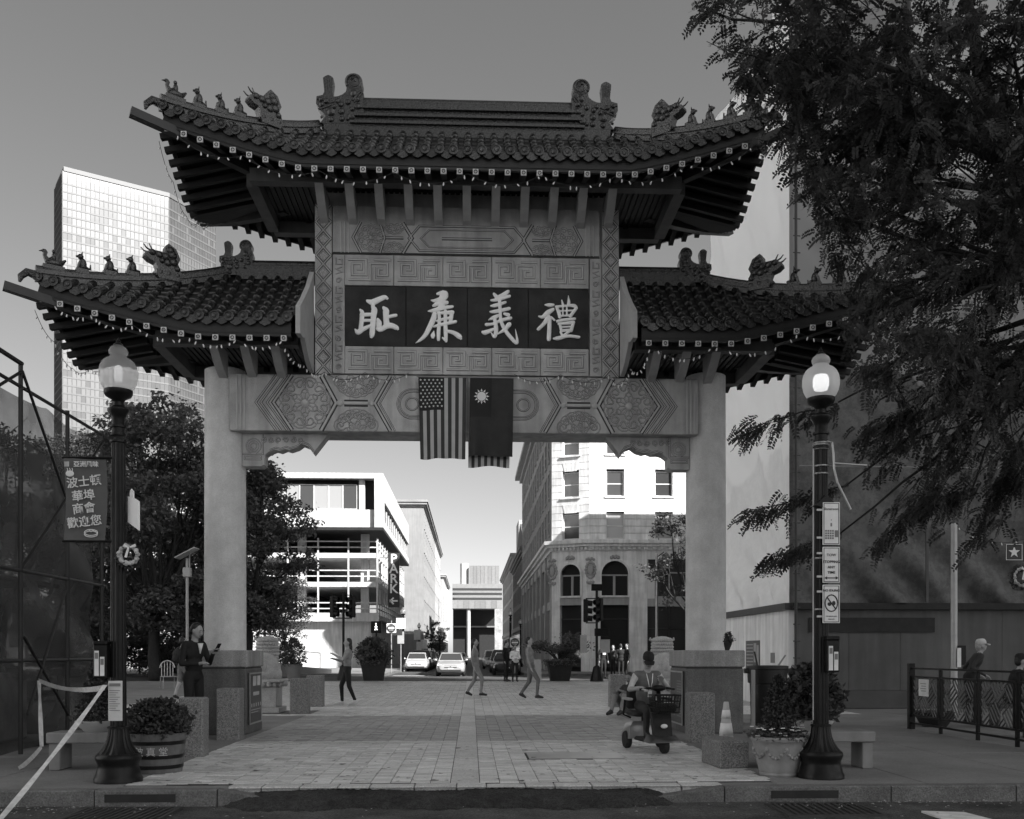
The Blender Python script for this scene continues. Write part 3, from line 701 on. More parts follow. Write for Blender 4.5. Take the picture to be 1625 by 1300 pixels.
def figure(b, j):
    b.box(-.09,.09,-.05,.05,-.04,.025); b.ball((-.01,0,.10), (.06,.05,.095), 10, 7); b.ball((.02,0,.21), (.045,.04,.045), 9, 6); b.tube([(.04,0,.215),(.085,0,.205)], [.026,.014], 6)
    b.tube([(.03,-.03,.13),(.06,-.03,.03)], [.022,.018], 6); b.tube([(.03,.03,.13),(.06,.03,.03)], [.022,.018], 6); b.tube([(-.06,0,.06),(-.12,0,.05),(-.12,0,.12-.03*j)], [.025,.022,.01], 6)
    for s_ in (-1, 1): b.tube([(.005,s_*.03,.24),(0,s_*.035,.28)], [.014,.004], 5)
def dragon(b):
    sc_ = 1/749.
    def q(x, y): return (-(x-1300)*sc_*1.1, (495-y)*sc_)
    b.prism([q(*p) for p in ((1215,500),(1240,420),(1215,350),(1150,330),(1105,290),(1110,255),(1190,212),(1310,215),(1320,130),(1350,100),(1430,150),(1475,260),(1450,320),(1480,400),(1495,500))], 'y', -.085, .085)
    b.prism([q(*p) for p in ((1240,530),(1215,430),(1485,420),(1460,530))], 'y', -.11, .11)
    for s_ in (-1, 1):
        for (x, y, r_) in ((1180,245,38),(1250,255,42),(1320,260,45),(1390,230,50),(1400,310,48),(1340,330,45),(1280,320,32),(1260,460,40),(1350,460,42),(1440,460,40),(1440,380,36),(1370,180,45)):
            x_, z_ = q(x, y); b.ball((x_, s_*.085, z_), (r_*sc_*1.1, .035, r_*sc_), 8, 5)
        x_, z_ = q(1190,235); b.tube([(x_, s_*.05, z_), q(1120,205)[:1]+(s_*.07, q(1120,205)[1]), q(1088,170)[:1]+(s_*.08, q(1088,170)[1])], [.018,.012,.008], 6)
    x_, z_ = q(1200,215); b.tube([(x_,0,z_), (q(1180,170)[0],0,q(1180,170)[1]), (q(1160,128)[0],0,q(1160,128)[1])], [.016,.012,.008], 6)
def owl(b, s_, k=1.0):
    """ridge-end ornament: jaws, curled tail and fan; local x outward, origin at its foot"""
    f = k/1245.
    def q(x, y): return (-(x-560)*f*s_*-1 if False else (560-x)*f, (1130-y)*f)
    b.prism([q(*p) for p in ((200,1130),(310,980),(190,860),(115,740),(125,590),(250,560),(290,470),(440,470),(470,590),(560,580),(650,540),(720,480),(740,380),(1040,390),(1080,520),(1070,700),(1080,900),(930,900),(910,1130))], 'y', -.12*k, .12*k)
    b.prism([q(*p) for p in ((275,475),(248,190),(300,150),(355,130),(410,150),(458,190),(440,475))], 'y', -.09*k, .09*k)
    for i in range(5):
        a_ = q(262+i*47,200+abs(i-2)*12); c_ = q(288+i*34,470)
        for yy in (-1, 1): b.tube([(a_[0],yy*.09*k,a_[1]),(c_[0],yy*.09*k,c_[1])], .011*k, 5)
    cx, cz = q(875,275); Mr = Matrix.Translation((cx,0,cz)) @ Matrix.Rotation(R(90),4,'X'); M0 = b.M
    b.M = (M0 @ Mr) if M0 is not None else Mr; b.lathe([(.12*k,-.13*k),(.142*k,-.11*k),(.142*k,.11*k),(.12*k,.13*k)], 24); b.M = M0
    for yy in (-1, 1):
        sp_ = [(cx+.135*k*(1-.8*i/24)*math.cos(-.6+i*.42), yy*.13*k, cz+.135*k*(1-.8*i/24)*math.sin(-.6+i*.42)) for i in range(25)]
        b.tube(sp_, .017*k, 6)
        for (x, y, r_) in ((420,900,95),(330,690,60),(230,760,55),(210,660,45),(630,890,75),(620,750,60),(840,980,85),(850,840,50),(760,700,60),(960,780,70),(880,520,80),(950,640,60),(560,680,55),(480,800,50),(640,1040,60),(420,1060,60),(760,1040,45)):
            x_, z_ = q(x, y); b.ball((x_, yy*.115*k, z_), (r_*f, .045*k, r_*f), 9, 5)
        for pts in (((850,660),(930,560),(1010,470)), ((880,690),(970,590),(1050,500)), ((130,640),(250,650),(400,720),(480,690)), ((160,860),(300,810),(420,760))):
            b.tube([(q(*p)[0], yy*.125*k, q(*p)[1]) for p in pts], .018*k, 6)
up, up_o = build_roof('upper_roof', 0, 0, 2.45, 4.52, 9.86, 8.75, .58, 'upper hipped roof of dark glazed tiles')
# upper ridge
b = MB(); b.box(-2.35,2.35,YG-.13,YG+.13,9.70,9.94); b.box(-1.92,1.92,YG-.18,YG+.18,9.94,9.98); b.box(-1.9,1.9,YG-.10,YG+.10,9.98,10.07); b.box(-1.92,1.92,YG-.16,YG+.16,10.07,10.11); b.box(-1.9,1.9,YG-.09,YG+.09,10.11,10.20); b.box(-1.92,1.92,YG-.15,YG+.15,10.20,10.24); b.box(-1.9,1.9,YG-.08,YG+.08,10.24,10.33)
b.tube([(-1.9,YG,10.36),(1.9,YG,10.36)], .075, 10); gb(b, 'ridge', ORN, up_o, 40)
for s_ in (-1, 1):
    b = MB(Matrix.Translation((s_*2.12,YG,9.95)) @ Matrix.Scale(s_, 4, Vector((1,0,0)))); owl(b, s_); gb(b, 'ridge_end_ornament', ORN, up_o, 45)
for i in range(11):
    xx = -2.30+i*.457
    b = MB(); b.prism([(15.20,8.62),(15.93,8.62),(15.93,8.19),(15.86,8.19),(15.70,8.23),(15.50,8.33),(15.32,8.46),(15.24,8.53),(15.20,8.56)], 'x', xx-.065, xx+.065); gb(b, 'corbel', CORB)
for sd, lab in ((-1,'left lower roof of dark glazed tiles'), (1,'right lower roof of dark glazed tiles')):
    rr, ro = build_roof('lower_roof', sd, 2.62, 3.91, 6.32, 7.46, 6.23, .55, lab)
    b = MB(); xs = sorted((sd*2.46, sd*3.75)); b.box(xs[0],xs[1],YG-.13,YG+.13,7.38,7.54); b.box(xs[0],xs[1],YG-.09,YG+.09,7.54,7.62); b.tube([(xs[0],YG,7.66),(xs[1],YG,7.66)], .07, 10); gb(b, 'ridge', ORN, ro, 40)
    b = MB(Matrix.Translation((sd*3.80,YG,7.46)) @ Matrix.Scale(sd, 4, Vector((1,0,0)))); owl(b, sd, .70); gb(b, 'ridge_end_ornament', ORN, ro, 45)
    xa, xb = sorted((sd*2.47, sd*2.54)); b = MB()
    b.prism([(14.56,6.42),(14.95,6.68),(15.4,7.02),(15.83,7.42),(15.83,5.79),(15.62,5.80),(15.38,5.86),(15.12,5.98),(14.95,6.08),(14.80,6.03),(14.56,6.02)], 'x', xa, xb); gb(b, 'verge_board', CORB)
    for i in range(3):
        xx = sd*(2.98+i*.47)
        b = MB(); b.prism([(15.20,6.12),(15.93,6.12),(15.93,5.70),(15.83,5.72),(15.66,5.77),(15.48,5.86),(15.32,5.97),(15.22,6.06)], 'x', xx-.065, xx+.065); gb(b, 'corbel', CORB)
# --- information plaques on the inner faces of the pedestals
PLQ = mat('bronze_plaque', .035, .4, .3, 4, spec=.5)
LET = mat('plaque_letters', .5, .6, .1, 10); LETD = mat('plaque_letters_dull', .22, .6, .2, 10)
def plaque(xf, s_, y0, y1, z0, z1, rows, parent, name='plaque'):
    b = MB(); x0, x1 = sorted((xf, xf+s_*.03)); b.cbox(x0,x1,y0,y1,z0,z1,.006); o = b.build(name, PLQ, parent, world=True)
    f = MB(); x = xf+s_*.03; e = s_*.008
    for (a, c, d, e2) in ((y0,y1,z0,z0+.025),(y0,y1,z1-.025,z1),(y0,y0+.025,z0+.025,z1-.025),(y1-.025,y1,z0+.025,z1-.025)):
        f.box(min(x,x+e),max(x,x+e),a,c,d,e2)
    f.build('frame', STEEL, o)
    t = MB()
    for (a, c, d, e2) in rows: t.box(min(x,x+e*.4),max(x,x+e*.4),y0+a*(y1-y0),y0+c*(y1-y0),z0+d*(z1-z0),z0+e2*(z1-z0))
    t.build('lettering', LET if s_ > 0 else LETD, o)
rows = [(.28+.07*i,.32+.07*i,.74,.93) for i in range(4)]+[(.62,.86,.74,.93)]+[(.3+.1*i,.37+.1*i,.55,.62) for i in range(5)]+[(.15+.18*i,.19+.18*i,.33,.40) for i in range(5)]+[(.12,.9,.27,.28),(.12,.7,.22,.23)]
plaque(-3.5, 1, 15.72, 16.62, .15, .98, rows, gate)
rows = [(.1,.45,.15+.05*i,.17+.05*i) for i in range(14)]+[(.6,.66,.15,.5),(.72,.78,.15,.55),(.84,.9,.15,.45)]
plaque(3.5, -1, 15.70, 16.66, .12, 1.0, rows, gate)
# ---------------------------------------------------------------- flags
def text_mesh(s, size=.1, ext=.002, align='CENTER', bold=0.):
    cu = bpy.data.curves.new('t', 'FONT'); cu.body = s; cu.size = size; cu.extrude = ext; cu.align_x = align; cu.align_y = 'CENTER'; cu.offset = bold; cu.resolution_u = 2
    o = bpy.data.objects.new('t', cu); COL.objects.link(o); dg = bpy.context.evaluated_depsgraph_get(); me = bpy.data.meshes.new_from_object(o.evaluated_get(dg))
    bpy.data.objects.remove(o); bpy.data.curves.remove(cu); me.materials.clear(); return me
def lettering(s, size, m, parent, loc, rx=R(90), rz=0, ext=.002, bold=0., name='lettering', ry=0, sx=1):
    me = text_mesh(s, size, ext, bold=bold); me.materials.append(m); o = put(name, me, parent, loc); o.rotation_euler = (rx, ry, rz); o.scale = (sx,1,1); return o
FL_W = mat('flag_white', .42, .85, .08, 6); FL_R = mat('flag_red', .045, .85, .1, 6); FL_B = mat('flag_blue', .02, .85, .1, 6); FL_D = mat('flag_maroon', .03, .8, .2, 5)
def wave(a, b_, amp, ph): return amp*(b_**.7)*(math.sin(a*9+ph+b_*1.6)+.5*math.sin(a*17+ph*2-b_*2))
def flag(name, label, u0, u1, v0, v1, Y, mats, mfn, amp, ph, nu, nv, skew=0):
    p0 = PX(u0, v0, Y); p1 = PX(u1, v0, Y); h = p0.z-PX(u0, v1, Y).z; w = p1.x-p0.x
    t = empty(name, (p0.x, Y, p0.z), 0, label, 'flag')
    def fn(a, b_): return (a*w*(1-.06*b_*math.sin(ph+1))+skew*b_, wave(a, b_, amp, ph), -b_*h*(1+.012*math.sin(a*7+ph)))
    MB().grid(fn, nu, nv, mfn).build('cloth', mats, t, smooth=True)
    MB().tube([(-.03,.0,.012),(w+.03,.0,.012)], .012, 8).build('rod', STEEL, t)
    return t, fn, w, h
t, fn, w, h = flag('flag', 'American flag hanging upright with stars and stripes from the lintel', 664, 740, 599, 728, 15.75, [FL_W,FL_R,FL_B],
    lambda a, b_: (2 if (a < 7/13 and b_ < .40) else (1 if int(a*13)%2 == 0 else 0)), .046, .4, 52, 40, .03)
st = MB()
for i in range(9):
    for j in range(6 if i%2 == 0 else 5):
        a = (.045+j*.088+(0 if i%2 == 0 else .044)); b_ = .03+i*.0405
        c = Vector(fn(a, b_)); c.y -= .006
        pts = [(c.x+(.021 if q%2 == 0 else .009)*math.sin(q*math.pi/5), c.y, c.z+(.021 if q%2 == 0 else .009)*math.cos(q*math.pi/5)) for q in range(10)]
        st.add([tuple(c)]+pts, [(0,q+1,(q+1)%10+1) for q in range(10)])
o = st.build('stars', mat('flag_star', .6, .8, .05, 5), t); o['kind'] = 'stuff'
t, fn, w, h = flag('flag', 'dark flag with a white twelve-rayed sun hanging beside the American flag', 746, 815, 600, 724, 15.71, [FL_B, FL_D], lambda a, b_: (0 if (a < .5 and b_ < .5) else 1), .046, 2.2, 40, 40, -.02)
sm = MB(); c = Vector(fn(.27,.24)); y = c.y-.016
sm.add([(c.x,y,c.z)]+[(c.x+.072*math.cos(q*math.pi/12),y,c.z+.072*math.sin(q*math.pi/12)) for q in range(24)], [(0,q+1,(q+1)%24+1) for q in range(24)])
for q in range(12):
    a = q*math.pi/6; sm.add([(c.x+.082*math.cos(a-.2),y-.001,c.z+.082*math.sin(a-.2)),(c.x+.125*math.cos(a),y-.001,c.z+.125*math.sin(a)),(c.x+.082*math.cos(a+.2),y-.001,c.z+.082*math.sin(a+.2))], [(0,1,2)])
sm.build('sun_emblem', mat('flag_sun', .72, .8, .03, 5), t)
flag('flag', 'striped flag whose hem shows below the dark sun flag', 743, 812, 600, 741, 15.825, [FL_W,FL_R], lambda a, b_: int(a*13)%2, .006, 1.0, 39, 12)
# ---------------------------------------------------------------- strings of lights
BULB = emit('small_bulb', .6, .015)
bulb_me = MB().lathe([(.003,0),(.007,-.004),(.008,-.016),(.011,-.024),(.012,-.036),(.007,-.052),(.001,-.058)], 8).mesh('bulb', BULB, True)
CORD = mat('cord', .03, .7, .1, 5)
def light_string(label, anchors, sag, nb, par=None):
    anchors = [Vector(a) for a in anchors]; o_ = anchors[0]
    t = empty('string_lights', o_, 0, label, 'string lights'); pts = []
    for a, c in zip(anchors, anchors[1:]):
        for i in range(10): s_ = i/10; pts.append(a+(c-a)*s_-Vector((0,0,sag*4*s_*(1-s_)))-o_)
    pts.append(anchors[-1]-o_)
    MB().tube(pts, .0045, 5).build('cord', CORD, t)
    tot = len(pts)-1
    for i in range(nb):
        f = min(tot-.01, max(0, (i+.5+random.uniform(-.28,.28))/nb*tot)); k = min(int(f), tot-1); p = pts[k].lerp(pts[k+1], f-k)
        o = put('bulb', bulb_me, t, p); o.rotation_euler = (random.uniform(-.6,.6), random.uniform(-.6,.6), 0)
random.seed(21)
def eave_pts(r, xs): return [(x, YG-HD-.03, r.soff(1, r.rise(r.h(x)))-.13) for x in xs]
light_string('long string of small lights along the front of the upper roof', eave_pts(up, [-4.3,-3.3,-2.2,-1.1,0,1.1,2.2,3.3,4.3]), .16, 56)
lo = Roof(-1, 2.62, 3.91, 6.32, 7.46, 6.23, .55)
light_string('string of small lights under the left lower roof', eave_pts(lo, [-6.05,-5.5,-4.9,-4.1,-3.4,-2.75])+[(-2.6,15.6,5.86),(-2.3,15.80,5.80)], .10, 48)
light_string('string of small lights under the right lower roof', [(2.3,15.80,5.80),(2.6,15.6,5.86)]+eave_pts(lo, [2.75,3.7,5.0,6.05]), .20, 42)
light_string('thin string of lights under the left side of the upper roof', [(-4.6, YG+y, up.soff(1,up.rise(abs(y)/HD))-.12) for y in (-1.4,-.7,0,.7,1.4)], .10, 16)
light_string('thin string of lights under the left side of the lower left roof', [(-6.42, YG+y, lo.soff(1,lo.rise(abs(y)/HD))-.12) for y in (-1.4,-.7,0,.7,1.4)], .08, 18)
light_string('string of lights drooping across the lintel left of the flags', [(-2.3,15.79,5.80),(-1.65,15.79,5.80),(-.95,15.79,5.80)], .12, 14)
light_string('string of lights drooping across the lintel right of the flags', [(.75,15.79,5.80),(1.5,15.79,5.80),(2.3,15.79,5.80)], .12, 14)
# ---------------------------------------------------------------- buildings
CREAM = mat('pale_limestone', .76, .75, .12, 1.6, .2, 30, streak=.2, rnd=.05)
CREAM2 = mat('grey_limestone', .36, .75, .1, .8, .1, 20, streak=.15)
GARW = mat('white_concrete', .50, .7, .12, 1.1, .05, 20, streak=.22)
BRICKB = mat('brown_brick', .22, .8, .2, 2, .2, 20, streak=.15)
BRICKD = mat('dark_brick', .10, .8, .25, 2, .2, 20)
PANE = glass('window_pane', .045, .08); PANEL = glass('window_pane_blind', .30, .15)
FRAMEW = mat('window_frame_white', .6, .6, .05, 3)
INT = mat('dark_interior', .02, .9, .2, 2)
def FM(p0, p1, z=0):
    """frame of a facade: local x along p0->p1 (left to right for a viewer outside), y into the building, z up"""
    d = Vector((p1[0]-p0[0], p1[1]-p0[1], 0)); L_ = d.length; d.normalize(); n = Vector((-d.y, d.x, 0))
    return Matrix(((d.x,n.x,0,p0[0]),(d.y,n.y,0,p0[1]),(0,0,1,z),(0,0,0,1))), L_
def window(root, M, x0, x1, z0, z1, fm=FRAMEW, pm=None, fw=.09, proud=.06, mull=1, rail=True, name='window', y=0.):
    b = MB(M); b.box(x0-fw,x0,y-proud,y+.02,z0-fw,z1+fw); b.box(x1,x1+fw,y-proud,y+.02,z0-fw,z1+fw); b.box(x0,x1,y-proud,y+.02,z1,z1+fw); b.box(x0,x1,y-proud*1.5,y+.02,z0-fw,z0)
    if rail: b.box(x0,x1,y-proud*.7,y+.02,(z0+z1)/2-.035,(z0+z1)/2+.035)
    for i in range(1, mull): xx = x0+(x1-x0)*i/mull; b.box(xx-.03,xx+.03,y-proud*.69,y+.019,z0,z1)
    o = b.build(name, fm, root, world=True)
    MB(M).box(x0,x1,y-.012,y+.01,z0,z1).build('pane', pm or PANE, o); return o
def facade(root, M, L_, z0, z1, cols, rows, ww, wh, fm=FRAMEW, pm=None, mx=.6, fw=.08, rail=True, base=.5, mull=1):
    for r_ in range(rows):
        zz = z0+(z1-z0)*(r_+.5)/rows-wh/2
        for c in range(cols):
            xx = mx+(L_-2*mx)*(c+.5)/cols-ww/2; window(root, M, xx, xx+ww, zz, zz+wh, fm, pm, fw, rail=rail, mull=mull)
def block(root, name, poly, z0, z1, m): return MB().prism(poly, 'z', z0, z1).build(name, m, root, world=True)
# --- white corner building
P1, P2, P3, P4, PB, PC = (5.7,68.3), (8.2,67.), (11.8,67.), (22.,67.), (22.,108.), (5.7,108.)
wb = empty('corner_building', (12, 80, 0), 0, 'white stone corner building with rounded arched windows and dentil cornice', 'building')
block(wb, 'core', [(6.25,68.75),(8.4,67.65),(11.8,67.55),(22,67.55),(22,108),(6.25,108)], 0, 20.0, INT)
fac = [(P1,P2), (P2,P3), (P3,P4)]
def ring(o): # outline offset outward by o
    return [(5.7-o,68.3-.6*o),(8.2-.7*o,67.-o),(11.8,67.-o),(22,67.-o),(22,108),(5.7-o,108)]
for z0, z1, o_ in ((8.35,8.6,.12),(8.6,8.8,.35),(8.8,9.05,.55),(20.0,20.3,.3),(20.3,20.7,.8)): block(wb, 'cornice', ring(o_), z0, z1, CREAM if z0 < 15 else CREAM2)
for fi, (a, c) in enumerate(fac):
    M_, L_ = FM(a, c)
    n = 9 if fi == 2 else 5
    for i in range(n*2): MB(M_).box((i+.25)*L_/(n*2), (i+.7)*L_/(n*2), -.33, .02, 8.42, 8.58).build('dentil', CREAM, wb, world=True)
    if fi < 2:
        xc, hw = (1.75, 1.0) if fi else (1.42, .80)
        for (x0, x1) in ((0, xc-hw), (xc+hw, L_)):
            MB(M_).box(x0, x1, 0, .5, 0, 7.0).build('pier', CREAM, wb, world=True); MB(M_).box(x0-.0, x1, -.08, .0, 0, .9).build('pier_base', CREAM, wb, world=True)
            for q in range(1, 12): MB(M_).box(x0, x1, -.012, -.0, .95+q*.5, .95+q*.5+.46).build('stone_course', CREAM, wb, world=True)
        arcp = [(xc+hw*math.cos(R(180-i*15)), 6.7+hw*math.sin(R(180-i*15))) for i in range(13)]
        MB(M_).prism([(0,7.0),(xc-hw,7.0)] if False else [(0,8.35),(0,7.0),(xc-hw,7.0)]+[p for p in arcp if p[1] > 7.0]+[(xc+hw,7.0),(L_,7.0),(L_,8.35)], 'y', 0, .5).build('arch_wall', CREAM, wb, world=True)
        ar = MB(M_); strip_pts = [(xc-hw,5.2)]+arcp+[(xc+hw,5.2)]
        for p, q in zip(strip_pts, strip_pts[1:]): ar.beam((p[0],-.03,p[1]),(q[0],-.03,q[1]),.14,.12,0,(0,1,0))
        ar.build('arch_surround', CREAM, wb, world=True)
        MB(M_).box(xc-hw,xc+hw,.0,.4,4.6,5.2).build('spandrel', CREAM2, wb, world=True)
        MB(M_).box(xc-hw-.05,xc+hw+.05,-.12,.0,5.12,5.24).build('sill', CREAM, wb, world=True)
        w_ = MB(M_); w_.box(xc-hw,xc+hw,.30,.36,6.62,6.72); w_.box(xc-.08,xc+.08,.30,.36,5.2,6.62); w_.box(xc-hw,xc-hw+.08,.30,.36,5.2,6.62); w_.box(xc+hw-.08,xc+hw,.30,.36,5.2,6.62)
        o = w_.build('arched_window', CREAM2, wb, world=True); MB(M_).box(xc-hw,xc+hw,.38,.40,5.2,7.75).build('pane', GLASSD, o)
        w_ = MB(M_); w_.box(xc-hw,xc+hw,.30,.36,3.6,3.68); w_.box(xc-hw,xc+hw,.30,.36,.3,.6); w_.box(xc-hw,xc-hw+.06,.30,.36,.6,3.6); w_.box(xc+hw-.06,xc+hw,.30,.36,.6,3.6)
        o = w_.build('shop_window', DARK, wb, world=True); MB(M_).box(xc-hw,xc+hw,.38,.40,.3,4.6).build('pane', GLASSD, o)
        orn = MB(M_)
        for q in range(14): a_ = q*.449; orn.ball((.05+.32*math.cos(a_),-.06,7.0+.52*math.sin(a_)), (.11,.08,.12), 6, 4)
        orn.ball((.05,-.05,7.0), (.22,.06,.40), 10, 6)
        for q in range(5): orn.ball((-.15+q*.1,-.06,6.15-.05*(q%2)), (.1,.06,.12), 6, 4); orn.ball((-.2+q*.12,-.06,7.72+.06*(q%2)), (.1,.06,.1), 6, 4)
        orn.build('cartouche', CREAM2, wb, smooth=True, world=True)
        key = MB(M_); [key.ball((xc-.25+q*.12,-.08,7.85+.08*(q%2)), (.12,.08,.13), 6, 4) for q in range(5)]; key.build('keystone', CREAM2, wb, smooth=True, world=True)
    else:
        MB(M_).box(0,.35,-.05,.5,0,8.35).build('pier', CREAM, wb, world=True); MB(M_).box(.3,L_,0,.4,7.75,8.35).build('lintel', CREAM, wb, world=True); MB(M_).box(.35,L_,0,.4,4.5,5.2).build('spandrel', CREAM2, wb, world=True)
        for j in range(3):
            for (za, zb_) in ((5.2,7.75),(.4,4.5)):
                x0 = .4+j*3.3; w_ = MB(M_); 
                for q in range(3): w_.box(x0+q*1.5,x0+.09+q*1.5,.1,.2,za,zb_)
                w_.box(x0,x0+3.1,.1,.2,za+(zb_-za)*.62,za+(zb_-za)*.62+.09)
                o = w_.build('shop_window', CREAM2 if za > 5 else DARK, wb, world=True); MB(M_).box(x0,x0+3.1,.22,.25,za,zb_).build('pane', GLASSD, o)
            MB(M_).box(.35+j*3.3-.05,.4+j*3.3,-.02,.4,0,7.75).build('mullion_pier', CREAM, wb, world=True)
    # upper storeys: stone courses round the windows
    xcs = [1.42] if fi == 0 else ([1.78] if fi == 1 else [1.55,4.3,7.0])
    wins = [(9.12,10.95),(12.05,13.85),(14.95,16.75),(17.5,19.2)]
    z = 9.05
    while z < 19.95:
        z2 = min(z+.49, 19.99); hit = [w_ for w_ in wins if w_[0] < z2-.1 and w_[1] > z+.1]
        cuts = [0]
        if hit:
            for xc in xcs: cuts += [xc-.62, xc+.62]
        cuts.append(L_)
        for i in range(0, len(cuts), 2): MB(M_).box(cuts[i], cuts[i+1], 0, .5, z+.012, z2-.012).build('stone_course', CREAM, wb, world=True)
        z += .49
    MB(M_).box(0,L_,.03,.5,9.05,20).build('joint_bed', CREAM2, wb, world=True) if False else None
    for xc in xcs:
        for i, (za, zb_) in enumerate(wins):
            MB(M_).box(xc-.62,xc+.62,.0,.5,zb_-.02,zb_+.2).build('window_head', CREAM, wb, world=True) if i == 9 else None
            window(wb, M_, xc-.55, xc+.55, za+.12, zb_-.08, FRAMEW, PANEL if (i == 0 and fi > 0) else PANE, .07, .05, y=.25)
            MB(M_).box(xc-.75,xc+.75,-.09,.1,za-.08,za+.02).build('sill', CREAM, wb, world=True)
            k = MB(M_)
            if fi == 0:
                for q in range(5): k.hull([(xc-.45+q*.18,-.02,zb_+.03),(xc-.29+q*.18,-.02,zb_+.03),(xc-.62+q*.25,-.02,zb_+.65),(xc-.42+q*.25,-.02,zb_+.65),(xc-.45+q*.18,.05,zb_+.03),(xc-.29+q*.18,.05,zb_+.03),(xc-.62+q*.25,.05,zb_+.65),(xc-.42+q*.25,.05,zb_+.65)])
                k.build('voussoirs', CREAM, wb, world=True)
# street side of the corner building
M_, L_ = FM((5.7,108.), (5.7,68.3))
for i in range(9):
    x = i*L_/8; MB(M_).box(max(0,x-.35), min(L_,x+.35), -.12, .5, 0, 8.35).build('pilaster', CREAM2, wb, world=True)
MB(M_).box(0,L_,0,.5,7.6,8.35).build('frieze', CREAM2, wb, world=True); MB(M_).box(0,L_,.05,.5,4.4,5.0).build('spandrel', CREAM2, wb, world=True); MB(M_).box(0,L_,.05,.5,0,.6).build('plinth', CREAM2, wb, world=True)
for i in range(8):
    for (za, zb_) in ((.7,4.35),(5.05,7.55)): window(wb, M_, i*L_/8+.6, (i+1)*L_/8-.6, za, zb_, DARK, GLASSD, .06, .03, 3, False, y=.35)
MB(M_).box(0,L_,0,.5,9.05,20.0).build('side_wall', mat('shade_toned_stone_wall', .28, .8, .2, 1, .3, 12), wb, world=True)  # shade of the street side is put into this wall's colour
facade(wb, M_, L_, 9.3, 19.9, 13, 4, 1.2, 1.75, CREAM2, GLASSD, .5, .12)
# --- parking garage
gr = empty('parking_garage', (-18, 100, 0), 0, 'white multi-storey parking garage with open decks and glazed top storey', 'garage')
GX0, GX1, GY0, GY1 = -34., -8., 85., 118.
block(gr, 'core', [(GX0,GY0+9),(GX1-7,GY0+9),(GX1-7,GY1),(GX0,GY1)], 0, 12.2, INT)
block(gr, 'ground_wall', [(GX0,GY0+.6),(GX1-.6,GY0+.6),(GX1-.6,GY1),(GX0,GY1)], 0, 4.2, GARW)
for z in (4.2, 7.0, 9.5): block(gr, 'floor_slab', [(GX0,GY0),(GX1,GY0),(GX1,GY1),(GX0,GY1)], z, z+.42, GARW)
Mf, Lf = FM((GX0,GY0),(GX1,GY0)); Ms, Ls = FM((GX1,GY0),(GX1,GY1))
for M2, LL, st_ in ((Mf,Lf,2.6),(Ms,Ls,2.2)):
    n = int(LL/st_)
    for z in (4.62, 7.42, 9.92):
        for dz in (.45, .95): MB(M2).box(0,LL,.02,.12,z+dz,z+dz+.10).build('rail', GARW, gr, world=True)
    for i in range(n+1):
        x = min(LL-.12, i*LL/n); MB(M2).box(x,x+.13,-.03,.14,4.2,11.2).build('post', GARW, gr, world=True)
for i in range(4):
    for z in (4.62, 7.42, 9.92): MB().box(-9.6-i*5.5,-8.9-i*5.5,86.2,86.9,z,z+2.4).build('column', GARW, gr, world=True)
# glazed top storey
TX, TY = -7.4, 83.4
block(gr, 'top_floor', [(GX0,TY),(TX,TY),(TX,GY1),(GX0,GY1)], 11.7, 11.95, INT)
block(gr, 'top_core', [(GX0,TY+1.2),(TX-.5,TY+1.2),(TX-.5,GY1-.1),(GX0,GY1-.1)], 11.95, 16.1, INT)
block(gr, 'roof_slab', [(GX0,TY),(TX,TY),(TX,GY1),(GX0,GY1)], 16.1, 16.55, GARW)
Mt, Lt = FM((GX0,TY),(TX,TY)); Mu, Lu = FM((TX,TY),(TX,GY1))
MB(Mt).box(0,Lt-.8,.4,.7,11.95,13.5).build('spandrel', GARW, gr, world=True); MB(Mt).box(Lt-.75,Lt,0,.6,11.95,16.1).build('end_frame', GARW, gr, world=True)
for i in range(14): window(gr, Mt, Lt-2.2-(i+1)*1.22, Lt-2.2-i*1.22-.12, 13.6, 15.6, GARW, PANEL if i%3 else PANE, .06, .05, rail=False, y=.6)
MB(Mt).box(Lt-2.1,Lt-1.6,.5,.8,13.5,16.1).build('mullion', GARW, gr, world=True)
MB(Mu).box(.62,Lu,0,.3,11.95,12.6).build('side_band', GARW, gr, world=True); MB(Mu).box(.62,Lu,0,.3,14.3,16.1).build('side_band', GARW, gr, world=True); MB(Mu).box(.62,1.4,0,.31,12.6,14.3).build('side_band', GARW, gr, world=True)
for i in range(14): window(gr, Mu, 1.5+i*2.35, 3.6+i*2.35, 12.66, 14.24, GARW, PANE, .05, .05, rail=False, y=.25)
MB().box(GX0,GX1+.1,GY0-.1,GY0+.4,4.0,4.75).build('entrance_band', GARW, gr, world=True)
# vertical PARK sign on the garage
ps = empty('parking_sign', (-7.2, 86.6, 6.2), 0, 'vertical dark sign with white letters PARK and arrow on garage corner', 'sign')
MB().box(-.05,.95,-.12,.12,-.9,3.9).build('sign_box', DARK, ps)
SGW = mat('sign_letter_white', .8, .6, .02, 3)
for i, ch in enumerate('PARK'): lettering(ch, 1.15, SGW, ps, (.45,-.13,3.35-i*.88), bold=.02)
lettering('←', .9, SGW, ps, (.45,-.13,-.35), bold=.03)
MB().beam((-.05,0,3.5),(-.8,0,3.5),.1,.1).build('bracket', STEEL, ps)
